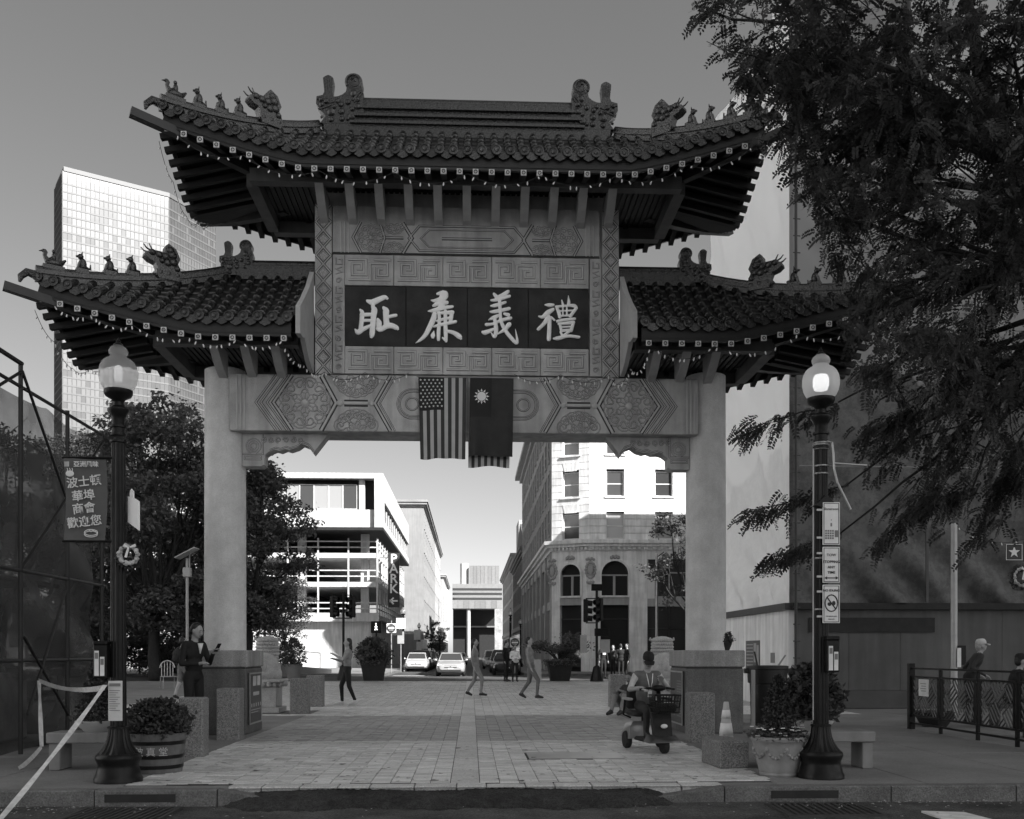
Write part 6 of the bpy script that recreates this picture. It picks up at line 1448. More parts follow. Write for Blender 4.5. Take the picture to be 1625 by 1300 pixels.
for ya, yb in zip(posts, posts[1:]):
    y0, y1, z0, z1 = yb+.09, ya-.09, .25, .88
    for yy in (y0, y1): MB().box(7.55,7.57,yy-.012,yy+.012,z0,z1).build('panel_side', BLACK, rl, world=True)
    S = .27; ca, sa = math.cos(R(52)), math.sin(R(52))
    for i in range(-4, 7):
        for j in range(-4, 7):
            for k in range(4):
                f = (k+.0)/4*S
                if (i+j)%2: p, q = (i*S, j*S+f), ((i+1)*S, j*S+f)
                else: p, q = (i*S+f, j*S), (i*S+f, (j+1)*S)
                rot = lambda a: (a[0]*ca-a[1]*sa+(y0+y1)/2-.1, a[0]*sa+a[1]*ca+z0-.2)
                c = clip(rot(p), rot(q), y0, y1, z0, z1)
                if c: MB().beam((7.56,c[0][0],c[0][1]),(7.56,c[1][0],c[1][1]),.016,.016,0,(1,0,0)).build('slat', LATT, rl, world=True)
sgn = empty('railing_sign', (7.53, 15.88, .58), 0, 'small white sign fixed to the lattice railing', 'sign'); MB().cbox(-.006,.006,-.17,.17,0,.28,.003).build('plate', SIGNW, sgn)
b = MB(); [b.box(-.008,-.0065,-.10,.10-.03*(i%2),.2-i*.04,.215-i*.04) for i in range(4)]; b.build('print', GREY3, sgn)
bwl = empty('bowl_planter', (8.2, 16.9, 0), 0, 'dark bowl planter standing behind the lattice railing', 'planter'); MB().lathe([(.2,0),(.24,.05),(.33,.22),(.35,.26),(.33,.27),(.3,.2)], 28).build('bowl', BLACKM, bwl, smooth=40); MB().lathe([(.01,.2),(.3,.2)], 16).build('soil', SOIL, bwl)
# steel pole, festoon, star sign, off-frame post with wreath
pl = empty('steel_pole', (GX(1514,20), 20, 0), 0, 'plain grey steel pole in front of the dark hoarding', 'pole'); MB().lathe([(.07,0),(.065,4.0),(.055,4.02),(.01,4.04)], 18).build('tube', mat('galvanised', .33, .45, .15, 4, metal=.3), pl, smooth=40)
MB().cbox(.05,.22,-.08,.04,1.05,1.45,.01).build('box', BLACK, pl); MB().box(.02,.10,-.10,-.085,1.0,1.4).build('paper', SIGNW, pl)
random.seed(4); pp = PX(1514,832,20); light_string('festoon of round lights running right from the steel pole', [pp, PX(1640,850,19), PX(1760,842,18)], .25, 11)
ls = empty('lamp_post', (GX(1648,14.6), 14.6, 0), 0, 'black lamp post just beyond the right edge carrying star sign', 'lamp post'); MB().lathe([(.22,0),(.2,.25),(.1,.5),(.075,.55),(.07,4.2)], 24).build('shaft', BLACK, ls, smooth=35)
x0 = GX(1595,14.5); sx_ = empty('star_sign', (x0, 14.5, PX(1595,890,14.5).z), 0, 'black sign with white star at the right edge', 'sign')
MB().cbox(0,.27,-.01,.01,0,.26,.012).build('plate', SIGNK, sx_); MB().cbox(.285,.42,-.01,.01,-.02,.30,.012).build('plate', SIGNK, sx_)
b = MB(); b.prism([(.135+(.09 if q%2 == 0 else .036)*math.sin(q*math.pi/5), .13+(.09 if q%2 == 0 else .036)*math.cos(q*math.pi/5)) for q in range(10)], 'y', -.014, -.010); b.build('star', SIGNW, sx_)
b = MB()
for (a0,a1,c0,c1) in ((.008,.262,.008,.016),(.008,.262,.244,.252),(.008,.016,.016,.244),(.254,.262,.016,.244)): b.box(a0,a1,-.0125,-.0105,c0,c1)
b.build('border', SIGNW, sx_)
wp = PX(1622,916,14.4); wreath((wp.x, 14.4, wp.z), 'pale flower wreath at the right edge below the star sign', .13)
# solar lamp, chair, far things
so = empty('solar_lamp', (GX(297,32), 32, 0), 0, 'slim pole light with tilted solar panel left of the gate column', 'lamp post')
MB().tube([(0,0,0),(0,0,4.35)], .045, 10).build('pole', GREY3, so); b = MB(Matrix.Translation((0,0,4.5)) @ Matrix.Rotation(R(-28),4,'Y')); b.cbox(-.36,.36,-.3,.3,0,.03,.005); b.build('panel', STEEL, so); MB().cbox(-.12,.12,-.1,.1,3.75,4.05,.02).build('lamp_head', GREY3, so); MB().tube([(.08,0,4.0),(.08,0,4.55)], .02, 6).build('strut', GREY3, so)
ch = empty('garden_chair', (GX(268,36), 36, 0), R(30), 'pale metal garden chair under the left trees', 'chair')
MB().cbox(-.26,.26,-.24,.24,.42,.45,.01).build('seat', GREY3, ch)
b = MB(); b.tube([(.26*math.cos(R(a)),.24,.85+.26*math.sin(R(a))-.1) for a in range(0,181,15)], .018, 6)
for i in range(5): b.tube([(-.2+i*.1,.24,.45),(-.2+i*.1,.24,.72+.25*math.sqrt(max(0,1-(-.2+i*.1)**2/.07)))], .014, 6)
b.build('backrest', mat('chair_white', .55, .6, .05, 5), ch)
for sx_2 in (-1, 1):
    for sy in (-1, 1): MB().tube([(sx_2*.24,sy*.22,.43),(sx_2*.26,sy*.25,0)], .016, 6).build('leg', GREY3, ch)
# traffic signals
def signal(x, y, heads, label, hgt=4.2, rz=0):
    t = empty('traffic_signal', (x, y, 0), rz, label, 'traffic light')
    MB().lathe([(.32,0),(.30,.05),(.16,.65),(.10,.7),(.08,.72)], 8).build('base', BLACK, t); MB().tube([(0,0,.7),(0,0,hgt)], .06, 10).build('pole', BLACK, t)
    for (dx, dz, r_) in heads:
        h_ = MB(Matrix.Translation((dx,0,dz)) @ Matrix.Rotation(r_,4,'Z')); h_.cbox(-.17,.17,-.1,.1,-.52,.52,.03)
        for k in range(3):
            z = .34-k*.34; h_.tube([(0,-.1,z),(0,-.3,z-.02)], .13, 12, cap=False)
        h_.build('signal_head', BLACK, t)
        l_ = MB(Matrix.Translation((dx,0,dz)) @ Matrix.Rotation(r_,4,'Z'))
        for k in range(3): l_.ball((0,-.1,.34-k*.34), (.11,.03,.11), 10, 5)
        l_.build('lens', mat('signal_lens', .08, .3, .2, 6), t)
        MB().tube([(0,0,dz+.55),(dx,0,dz+.55)], .025, 6).build('bracket', BLACK, t); MB().tube([(0,0,dz-.55),(dx,0,dz-.55)], .025, 6).build('bracket', BLACK, t)
    return t
signal(GX(545,47), 47, [(-.5,3.5,R(70)),(.42,3.5,R(-50))], 'pair of traffic lights on a pole in front of the garage')
sr = signal(GX(947,44), 44, [(-.5,3.2,R(80)),(.12,3.25,R(-50))], 'traffic lights on a black pole in front of the white building', 4.25)
MB().cbox(-.25,.25,-.1,.1,4.1,4.4,.02).build('camera_box', BLACK, sr); MB().cbox(-.1,.55,-.12,.12,2.05,2.4,.02).build('walk_signal', BLACK, sr)
b = MB(); b.cbox(-.75,-.45,-.02,.02,1.3,2.1,.01); b.cbox(.15,.6,-.02,.02,1.3,1.9,.01); b.build('sign_plate', GREY3, sr)
signal(GX(373,46), 46, [(.0,3.3,R(90))], 'traffic light seen edge-on between gate column and tree', 3.9)
def disc_sign(u, D, zc, label, bar=True):
    t = empty('road_sign', (GX(u,D), D, 0), 0, label, 'sign'); MB().tube([(0,.06,0),(0,.06,zc+.5)], .035, 8).build('post', STEEL, t)
    MB().cbox(-.31,.31,-.02,.02,zc-.31,zc+.31,.03).build('plate', SIGNW, t); b = MB(Matrix.Translation((0,-.03,zc)) @ Matrix.Rotation(R(90),4,'X')); b.lathe([(.28,0),(.28,.01)], 28); b.build('disc', DARK, t); MB().box(-.2,.2,-.05,-.041,zc-.05,zc+.05).build('bar', SIGNW, t)
    lettering('DO NOT', .09, SIGNW, t, (0,-.045,zc+.13)); lettering('ENTER', .09, SIGNW, t, (0,-.045,zc-.13)); return t
disc_sign(817, 62, 1.95, 'do not enter sign on the right pavement behind the couple'); disc_sign(621, 64, 2.9, 'round sign on a post in front of the garage')
t = empty('road_sign', (GX(636,65), 65, 0), 0, 'white one-way and parking signs on a post by the garage corner', 'sign'); MB().tube([(0,.06,0),(0,.06,3.6)], .04, 8).build('post', STEEL, t); MB().box(-.3,.3,-.02,.02,2.9,3.6).build('plate', SIGNW, t); MB().box(-.22,.22,-.02,.02,1.9,2.7).build('plate', GREY3, t); MB().box(-.6,.1,-.025,.015,2.45,2.85).build('plate', DARK, t)
t = empty('road_sign', (GX(668,98), 98, 0), 0, 'cluster of white parking signs far down the left pavement', 'sign'); MB().tube([(0,.06,0),(0,.06,3.6)], .04, 8).build('post', STEEL, t)
for (a, c, d, e) in ((-.7,-.05,2.6,3.6),(.0,.6,1.7,2.6),(-.45,.05,1.6,2.4)): MB().box(a,c,-.02,.02,d,e).build('plate', SIGNW, t)
pw = empty('walk_signal', (GX(597,50), 50, 0), 0, 'pedestrian walk signal on a dark post near left planter', 'signal'); MB().tube([(0,0,0),(0,0,2.9)], .05, 8).build('post', BLACK, pw); MB().cbox(-.26,.26,-.12,.12,2.3,2.9,.03).build('box', BLACK, pw)
b = MB(); b.ball((0,-.13,2.77), (.04,.01,.04), 8, 5); b.tube([(0,-.13,2.70),(0,-.13,2.58),(-.06,-.13,2.44)], .025, 6); b.tube([(0,-.13,2.58),(.07,-.13,2.45)], .022, 6); b.tube([(-.07,-.13,2.6),(0,-.13,2.68),(.07,-.13,2.6)], .018, 6); b.build('walking_figure', emit('walk_white', .9, .8), pw)
bn2 = empty('street_banner', (GX(1042,52), 52, 0), 0, 'narrow banner and decorative lamp in front of the white building', 'banner'); MB().tube([(0,0,0),(0,0,6.6)], .07, 8).build('pole', STEEL, bn2); MB().box(-.5,-.1,-.02,.02,4.2,5.8).build('cloth', OFFW, bn2); MB().lathe([(.05,6.6),(.25,6.0),(.3,5.6),(.28,5.5)], 10, (.4,0,0)).build('lantern', DARK, bn2); MB().tube([(0,0,6.4),(.4,0,6.7)], .03, 6).build('arm', BLACK, bn2)
# black planters at the plaza edge
def box_planter(u, D, label, kind):
    t = empty('box_planter', (GX(u,D), D, 0), 0, label, 'planter'); b = MB(); b.hull([(-.42,-.42,0),(.42,-.42,0),(.42,.42,0),(-.42,.42,0),(-.56,-.56,.85),(.56,-.56,.85),(.56,.56,.85),(-.56,.56,.85)]); b.build('tub', BLACKM, t)
    b = MB(); b.box(-.58,.58,-.58,-.52,.85,.92); b.box(-.58,.58,.52,.58,.85,.92); b.box(-.58,-.52,-.52,.52,.85,.92); b.box(.52,.58,-.52,.52,.85,.92); b.build('rim', BLACKM, t)
    if kind == 0: shrub(t, 3000, 1.15, lambda z: .85*math.sin(math.pi*(.2+.7*z)), .16, .85, LEAF2, .2)
    else:
        pts = []; b = MB(); rs = random.Random(8)
        for i in range(9):
            a = rs.uniform(0,6.28); r_ = rs.uniform(.5,1.35); e = Vector((r_*math.cos(a),.5*r_*math.sin(a),1.25+rs.uniform(0,.75))); b.tube([(0,0,.85),e*.5+Vector((0,0,.6)),e], [.05,.035,.015], 6)
            pts.append(rng.normal(size=(230,3))*np.array([.24,.2,.10])+np.array(e))
        b.build('stems', BARK, t); leaves('foliage', np.concatenate(pts), .13, LEAF2, t, droop=-.4)
    p = blob_pts(900, lambda z: .72); p[:,2] = .82+p[:,2]*.25-.1*(np.hypot(p[:,0],p[:,1])); leaves('bedding', p, .10, LEAF3, t); flowers(t, 40, .35, .72, .95, mat('petal', .75, .6, .1, 9))
box_planter(593, 46, 'black tapered box planter with leafy bush, left of the street', 0); box_planter(888, 45, 'black tapered box planter with spreading pine, right of the street', 1)
def tub(u, D, h, label):
    t = empty('tub_planter', (GX(u,D), D, 0), 0, label, 'planter'); MB().lathe([(.28,0),(.42,h),(.45,h+.05),(.4,h+.05),(.38,h-.05)], 20).build('tub', GREY2, t, smooth=40); shrub(t, 1600, 1.3, lambda z: .6*math.sin(math.pi*(.25+.7*z)), .12, h, LEAF2, .1)
tub(466, 47, .7, 'grey tub with shrub right of the left lion'); tub(452, 54, .6, 'second grey tub with tall shrub behind the left lion')
sb = empty('sandwich_board', (GX(848,43.5), 43.5, 0), 0, 'pale sandwich board sign on the far paving', 'sign board')
for s_ in (-1, 1): b = MB(); b.beam((0,s_*.25,0),(0,0,1.0),.6,.03,0,(1,0,0)); b = MB(); b.hull([(-.3,s_*.25,0),(.3,s_*.25,0),(-.3,s_*.28,0),(.3,s_*.28,0),(-.3,s_*.01,1.0),(.3,s_*.01,1.0),(-.3,s_*.035,1.0),(.3,s_*.035,1.0)]); b.build('panel', GREY3, sb)
# ---------------------------------------------------------------- people
SKIN = mat('skin', .30, .6, .08, 8); SKIN_D = mat('skin_darker', .20, .6, .08, 8); HAIRK = mat('hair_black', .015, .5, .3, 30); HAIRG = mat('hair_grey', .30, .6, .2, 30)
CL = {k: mat('cloth_'+k, v, .85, .18, 9, .25, 60) for k, v in dict(black=.012, dark=.03, navy=.022, mid=.12, grey=.2, light=.45, white=.65, denim=.06).items()}
SHOE = mat('shoe_dark', .02, .5, .2, 9); SHOEW = mat('shoe_white', .55, .6, .1, 9)
def cap_pts(b, a, c, ra, rb):
    a, c = Vector(a), Vector(c); b.tube([a, a.lerp(c,.5), c], [ra,(ra+rb)/2,rb], 10); b.ball(a, ra, 10, 7); b.ball(c, rb, 10, 7)
def body_mesh(prims, mats, voxel):
    b = MB()
    for p in prims:
        if p[0] == 'c': cap_pts(b, p[1], p[2], p[3], p[4])
        else: b.ball(p[1], p[2], 14, 10, rot=p[4] if len(p) > 4 else None)
    me = b.mesh('tmp', SKIN); o = bpy.data.objects.new('tmp', me); COL.objects.link(o)
    m = o.modifiers.new('r', 'REMESH'); m.mode = 'VOXEL'; m.voxel_size = voxel; m2 = o.modifiers.new('s', 'SMOOTH'); m2.factor = .5; m2.iterations = 3
    dg = bpy.context.evaluated_depsgraph_get(); out = bpy.data.meshes.new_from_object(o.evaluated_get(dg)); bpy.data.objects.remove(o); bpy.data.meshes.remove(me)
    n = len(out.polygons); ce = np.empty(n*3, dtype=np.float64); out.polygons.foreach_get('center', ce); ce = ce.reshape(-1,3)
    best = np.full(n, 1e9); idx = np.zeros(n, dtype=np.int32)
    for p in prims:
        if p[0] == 'c':
            a = np.array(p[1]); c = np.array(p[2]); d = c-a; t = np.clip(((ce-a)@d)/max(1e-9,d@d),0,1); dist = np.linalg.norm(ce-(a+t[:,None]*d),axis=1)-(p[3]+(p[4]-p[3])*t); tg = p[5]
        else:
            r_ = np.array(p[2]); q = (ce-np.array(p[1])); 
            if len(p) > 4: q = q @ np.array(p[4])
            k = np.linalg.norm(q/r_,axis=1); dist = (k-1)*r_.min(); tg = p[3]
        m_ = dist < best; best[m_] = dist[m_]; idx[m_] = tg
    out.materials.clear(); [out.materials.append(x) for x in mats]
    out.polygons.foreach_set('material_index', idx); out.polygons.foreach_set('use_smooth', [True]*n); out.update(); return out
def person(label, loc, rz, H, J, mats, voxel=.018, lean=0., twist=0., hair='short', hat=None, hand=False, skirt=0, bag=None, head=(0,0), sleeves=1, group=None, belly=0, vest=False, shorts=False):
    """mats: [skin, top, trousers, shoes, sleeve]; J: joint overrides, facing -y"""
    j = dict(hl=(-.09,0,.93), hr=(.09,0,.93), kl=(-.1,-.03,.5), kr=(.1,-.03,.5), al=(-.1,.02,.085), ar=(.1,.02,.085), tl=(-.12,-.15,.04), tr=(.12,-.15,.04),
             el=(-.25,.03,1.15), er=(.25,.03,1.15), wl=(-.25,-.06,.90), wr=(.25,-.06,.90), fl=None, fr=None, pel=(0,0,.96)); j.update(J)
    pel = Vector(j['pel']); U = Matrix.Translation(pel) @ Matrix.Rotation(twist,4,'Z') @ Matrix.Rotation(lean,4,'X') @ Matrix.Translation((0,0,-.96)); Rm = (Matrix.Rotation(twist,3,'Z') @ Matrix.Rotation(lean,3,'X'))
    up_ = lambda p: tuple(U @ Vector(p)); RN = np.array(Rm)
    HM = Matrix.Translation(U @ Vector((0,0,1.55))) @ Matrix.Rotation(twist+head[1],4,'Z') @ Matrix.Rotation(head[0],4,'X') @ Matrix.Translation((0,0,-1.55)); hp = lambda p: tuple(HM @ Vector(p))
    P = [('e',tuple(pel),(.165,.115,.12),2),('e',up_((0,-belly*.3,1.12)),(.155+belly*.4,.11+belly,.17),1,Rm),('e',up_((0,.01,1.32)),(.18,.12,.17),1,Rm),('c',up_((-.16,.01,1.425)),up_((.16,.01,1.425)),.068,.068,1),
         ('c',up_((0,.01,1.44)),hp((0,0,1.57)),.056,.052,0),('e',hp((0,-.01,1.655)),(.076,.096,.112),0),('e',hp((0,-.045,1.595)),(.052,.055,.05),0),('e',hp((0,-.108,1.64)),(.014,.02,.026),0),('e',hp((-.078,.0,1.645)),(.012,.022,.032),0),('e',hp((.078,.0,1.645)),(.012,.022,.032),0)]
    for s_, k in ((-1,'l'),(1,'r')):
        sh = up_((s_*.185,.01,1.415)); e, w = j['e'+k], j['w'+k]; tt = 2 if not shorts else 2
        P += [('c',sh,e,.055,.043,4 if sleeves > 0 else 0),('c',e,w,.043,.03,4 if sleeves >= 1 else 0)]
        h_, kn, an, to = j['h'+k], j['k'+k], j['a'+k], j['t'+k]
        P += [('c',h_,kn,.09,.064,2),('c',kn,an,.062,.043,0 if shorts else 2),('c',an,to,.046,.038,3),('c',tuple(Vector(an)+Vector((0,.035,-.03))),to,.036,.036,3)]
        d = Vector(w)-Vector(e); d.normalize(); f = j['f'+k] or tuple(d); f = Vector(f).normalized(); sd = f.cross(Vector((0,0,1)) if abs(f.z) < .9 else Vector((0,1,0))).normalized(); nn = sd.cross(f)
        W_ = Vector(w)
        P += [('c',tuple(W_+f*.02-sd*.012),tuple(W_+f*.075-sd*.014),.026,.024,0),('c',tuple(W_+f*.02+sd*.012),tuple(W_+f*.075+sd*.014),.026,.024,0)]
        if hand:
            for i in range(4):
                o_ = sd*(-.033+i*.022); L_ = (.06,.072,.066,.05)[i]; a0 = W_+f*.085+o_; a1 = a0+f*L_*.55-nn*.01; a2 = a1+f*L_*.35-nn*.03
                P += [('c',tuple(a0),tuple(a1),.0105,.010,0),('c',tuple(a1),tuple(a2),.010,.009,0)]
            th = W_+f*.03+sd*.035*(-s_); P += [('c',tuple(th),tuple(th+f*.04+sd*.02*(-s_)-nn*.01),.012,.010,0),('c',tuple(th+f*.04+sd*.02*(-s_)-nn*.01),tuple(th+f*.065-nn*.02),.010,.009,0)]
        else: P += [('c',tuple(W_+f*.08),tuple(W_+f*.15-nn*.02),.026,.016,0),('c',tuple(W_+f*.03),tuple(W_+f*.08-sd*.045*s_),.014,.011,0)]
    me = body_mesh(P, mats, voxel); k = H/1.75
    t = empty('person', loc, rz, label, 'person', group); t.scale = (k,k,k)
    put('body', me, t)
    b = MB(HM)
    if hair:
        b.ball((0,.022,1.688), (.081,.090,.092), 16, 10); b.ball((0,.045,1.645), (.078,.07,.085 if hair == 'short' else .11), 14, 8)
        if hair == 'long': b.ball((0,.07,1.53), (.075,.05,.13), 12, 8)
        b2 = MB(); b2.M = HM
        vs = [v for v in b.v]; b.build('hair', HAIRG if hair == 'grey' else HAIRK, t, smooth=True)
    f = MB(HM)
    for s_ in (-1, 1): f.ball((s_*.032,-.092,1.662), (.013,.008,.007), 8, 5); f.box(s_*.033-.02,s_*.033+.02,-.104,-.094,1.684,1.690)
    f.box(-.022,.022,-.101,-.092,1.596,1.602); f.build('face_features', HAIRK, t)
    if hat:
        c = MB(HM)
        n = 16; prof = [(1.02,1.69),(1.03,1.71),(.98,1.75),(.78,1.785),(.45,1.80),(.02,1.803)]
        vs = [(.086*r_*math.cos(a_*2*math.pi/n),-.003+.106*r_*math.sin(a_*2*math.pi/n),z) for r_, z in prof for a_ in range(n)]
        c.add(vs, [(i*n+q,i*n+(q+1)%n,(i+1)*n+(q+1)%n,(i+1)*n+q) for i in range(5) for q in range(n)])
        c.grid(lambda a, b_: ((a-.5)*.165*(1-.35*b_*b_), -.085-.10*b_*(1-.25*(2*a-1)**2), 1.70-.03*b_-.018*(2*a-1)**2), 8, 5)
        c.grid(lambda a, b_: ((a-.5)*.165*(1-.35*b_*b_), -.085-.10*b_*(1-.25*(2*a-1)**2), 1.692-.03*b_-.018*(2*a-1)**2), 8, 5); c.build('cap', hat, t, smooth=True)
    if bag:
        c = MB(U); c.ball((0,.20,1.24), (.15,.10,.22), 14, 10); c.ball((0,.27,1.16), (.11,.06,.12), 12, 8)
        for s_ in (-1, 1): c.tube([(s_*.10,.14,1.42),(s_*.11,.0,1.48),(s_*.11,-.12,1.38),(s_*.12,-.10,1.2),(s_*.13,.08,1.1)], .018, 6)
        c.build('backpack', bag, t, smooth=True)
    return t, U, HM
BM = lambda top, tro, shoe=SHOE, slv=None, skin=SKIN: [skin, CL[top], CL[tro], shoe, CL[slv or top]]
# man in suit with phone, facing right
sm_, U, HM = person('man in black suit looking at phone beside the left pedestal', (GX(307,15.15), 15.15, 0), R(58), 1.74,
    dict(el=(-.25,-.02,1.14), wl=(-.10,-.22,1.14), fl=(.6,-.6,.2), er=(.23,-.10,1.15), wr=(.06,-.36,1.30), fr=(-.1,-.6,.5), kl=(-.1,-.01,.5)), BM('black','black'), .011, lean=R(3), head=(R(20),R(8)), hand=True)
c = MB(U); c.prism([(-.05,1.46),(0,1.30),(.05,1.46)], 'y', -.135, -.118); c.build('shirt_front', CL['white'], sm_); c = MB(HM); 
for s_ in (-1, 1): c.tube([(s_*.034+.024*math.cos(q*.52),-.112,1.662+.018*math.sin(q*.52)) for q in range(13)], .0028, 5)
c.tube([(-.01,-.114,1.664),(.01,-.114,1.664)], .0028, 5); c.build('glasses', STEEL, sm_)
ph = empty('phone', (0,0,0), 0, 'dark phone held up by the man in black suit', 'phone'); wl = Matrix.Translation(sm_.location) @ Matrix.Rotation(R(58),4,'Z') @ Matrix.Scale(1.74/1.75,4); pw_ = wl @ Vector((.045,-.47,1.385)); ph.location = pw_; ph.rotation_euler = (R(35),0,R(58)); MB().cbox(-.036,.036,-.005,.005,-.075,.075,.003).build('body', BLACK, ph)
person('person with dark backpack walking away behind the man in suit', (GX(290,27.5), 27.5, 0), R(150), 1.72, dict(kl=(-.1,-.12,.52), al=(-.1,-.08,.1), tl=(-.11,-.24,.05), kr=(.1,.02,.5), ar=(.1,.2,.12), tr=(.11,.06,.05)), BM('dark','mid',shoe=SHOE), .022, bag=CL['black'], shorts=True)
person('woman in light top walking left across the plaza, arm raised', (GX(551,24.4), 24.4, 0), R(-75), 1.64, dict(er=(.22,-.12,1.20), wr=(.10,-.34,1.33), el=(-.24,-.1,1.16), wl=(-.10,-.32,1.22), kl=(-.09,-.14,.52), al=(-.09,-.12,.09), tl=(-.1,-.29,.04), kr=(.09,.04,.5), ar=(.09,.2,.12), tr=(.1,.06,.04)), [SKIN, CL['grey'], CL['black'], SHOEW, CL['grey']], .016, hair='long', lean=R(-2), sleeves=.5)
person('man in dark clothes standing beside woman in light jacket far back', (GX(803,43.8), 43.8, 0), R(60), 1.80, dict(), BM('black','black'), .022, head=(R(15),0))
cw, U, HM = person('woman in pale jacket standing with a bag far back', (GX(817,43.5), 43.5, 0), R(10), 1.62, dict(el=(-.24,-.06,1.15), wl=(-.05,-.2,1.12), er=(.24,-.06,1.15), wr=(.05,-.2,1.12)), BM('white','black'), .022, hair='long')
c = MB(U); c.ball((.02,-.2,1.0), (.14,.06,.09), 10, 7); c.build('handbag', CL['light'], cw, smooth=True)
person('pedestrian in grey crossing the middle of the plaza', (GX(755,29), 29, 0), R(85), 1.70, dict(kl=(-.09,-.2,.54), al=(-.09,-.16,.1), tl=(-.1,-.33,.06), kr=(.09,.05,.5), ar=(.09,.27,.14), tr=(.1,.14,.05), el=(-.25,.1,1.16), wl=(-.24,.04,.92)), BM('grey','grey'), .022, lean=R(-3))
person('pedestrian in dark jacket striding in front of the sandwich board', (GX(842,27.3), 27.3, 0), R(75), 1.72, dict(kl=(-.09,-.24,.55), al=(-.09,-.2,.1), tl=(-.1,-.37,.06), kr=(.09,.06,.5), ar=(.09,.3,.16), tr=(.1,.17,.05)), BM('grey','mid'), .022, lean=R(-4))
for u, D, lab, rz, top in ((957,49,'leftmost of four dark-clothed people by the white building, with white shirt print',R(20),'black'),(973,50,'second of four people by the white building',R(-40),'dark'),(985,49.5,'third of four people by the white building',R(170),'black'),(995,48.5,'rightmost of four people by the white building',R(-70),'black')):
    t, U, HM = person(lab, (GX(u,D), D, 0), rz, 1.74 if u != 973 else 1.68, dict(), BM(top,'black'), .026, hair='long' if u == 973 else 'short', group='people waiting by the white building')
    if u == 957: c = MB(U); c.box(-.09,.09,-.14,-.125,1.2,1.38); c.build('shirt_print', CL['light'], t)
# person sitting on the ground against the bollard
person('person sitting on the paving with knees drawn up behind the scooter', (3.38, 20.55, 0), R(-40), 1.7, dict(pel=(0,.0,.12), hl=(-.1,-.02,.11), hr=(.1,-.02,.11), kl=(-.11,-.36,.44), kr=(.11,-.34,.46), al=(-.1,-.56,.09), ar=(.12,-.52,.09), tl=(-.11,-.70,.04), tr=(.13,-.66,.04), el=(-.24,-.12,.42), wl=(-.08,-.33,.52), er=(.24,-.12,.42), wr=(.08,-.33,.50)), BM('dark','mid',skin=SKIN_D), .018, lean=R(-8), shorts=True, head=(R(25),0))
# two men behind the railing
person('stooped man in pale cap and dark jacket behind the lattice railing', (GX(1538,17.6), 17.6, 0), R(78), 1.56, dict(kl=(-.1,-.12,.5), al=(-.1,-.05,.09), tl=(-.11,-.22,.04), wl=(-.2,-.25,1.0), wr=(.2,-.25,1.0)), BM('dark','black'), .018, lean=R(24), head=(R(-6),0), hair='grey', hat=CL['light'])
person('man in dark cap sitting behind the lattice railing at right edge', (GX(1602,16.6), 16.6, 0), R(80), 1.66, dict(pel=(0,0,.56), hl=(-.1,-.02,.55), hr=(.1,-.02,.55), kl=(-.12,-.42,.52), kr=(.12,-.42,.52), al=(-.12,-.42,.09), ar=(.12,-.42,.09), tl=(-.12,-.58,.04), tr=(.12,-.58,.04), el=(-.25,-.2,.78), wl=(-.15,-.42,.62), er=(.25,-.2,.78), wr=(.15,-.42,.62)), BM('black','dark'), .018, lean=R(20), head=(R(-2),0), hat=CL['black'])
o = empty('bench_seat', (GX(1602,16.6), 16.62, 0), 0, 'low dark seat under the man in dark cap', 'seat'); MB().cbox(-.3,.3,-.2,.2,.36,.42,.01).build('seat', DARK, o)
for s_ in (-1, 1): MB().cbox(s_*.25-.02,s_*.25+.02,-.15,.15,0,.36,.005).build('leg', DARK, o)
# ---------------------------------------------------------------- mobility scooter and rider
SX, SY, SR = 2.47, 12.95, R(9)
sc = empty('mobility_scooter', (SX, SY, 0), SR, 'dark mobility scooter with front basket carrying a man in cap', 'mobility scooter'); sc.scale = (.88,.88,.88)
SCB = mat('scooter_body', .03, .3, .2, 5, spec=.6, coat=.4); SCG = mat('scooter_silver', .28, .3, .15, 5, metal=.5); TYRE = mat('tyre', .022, .85, .2, 9)
def wheel(parent, x, y, r_, w, name='wheel'):
    M_ = Matrix.Translation((x,y,r_)) @ Matrix.Rotation(R(90),4,'Y'); b = MB(M_); b.lathe([(r_*.62,-w*.5),(r_*.9,-w*.5),(r_,-w*.3),(r_,w*.3),(r_*.9,w*.5),(r_*.62,w*.5)], 22); o = b.build(name, TYRE, parent, smooth=40)
    b = MB(M_); b.lathe([(.01,-w*.36),(r_*.25,-w*.42),(r_*.3,-w*.3),(r_*.55,-w*.34),(r_*.63,-w*.46),(r_*.63,w*.46),(r_*.55,w*.34),(r_*.3,w*.3),(r_*.25,w*.42),(.01,w*.36)], 18); b.build('rim', GREY3, o, smooth=40); return o
for s_ in (-1, 1): wheel(sc, s_*.27, .42, .135, .09)
wheel(sc, 0, -.50, .125, .09)
b = MB(); b.cbox(-.22,.22,-.42,.30,.14,.20,.03); b.build('deck', BLACKM, sc)
b = MB(); b.hull([(-.30,.22,.16),(.30,.22,.16),(-.30,.66,.16),(.30,.66,.16),(-.27,.26,.34),(.27,.26,.34),(-.24,.60,.38),(.24,.60,.38),(-.2,.34,.42),(.2,.34,.42)]); b.build('rear_shroud', SCG, sc, smooth=50)
b = MB(); b.hull([(-.27,-.34,.16),(.27,-.34,.16),(-.24,-.58,.16),(.24,-.58,.16),(-.22,-.36,.27),(.22,-.36,.27),(-.15,-.60,.24),(.15,-.60,.24),(0,-.66,.17)]); b.build('front_mudguard', SCB, sc, smooth=50)
b = MB(); b.hull([(-.13,-.36,.22),(.13,-.36,.22),(-.13,-.50,.22),(.13,-.50,.22),(-.15,-.26,.66),(.15,-.26,.66),(-.15,-.36,.66),(.15,-.36,.66)]); b.build('tiller_cover', BLACKM, sc, smooth=50)
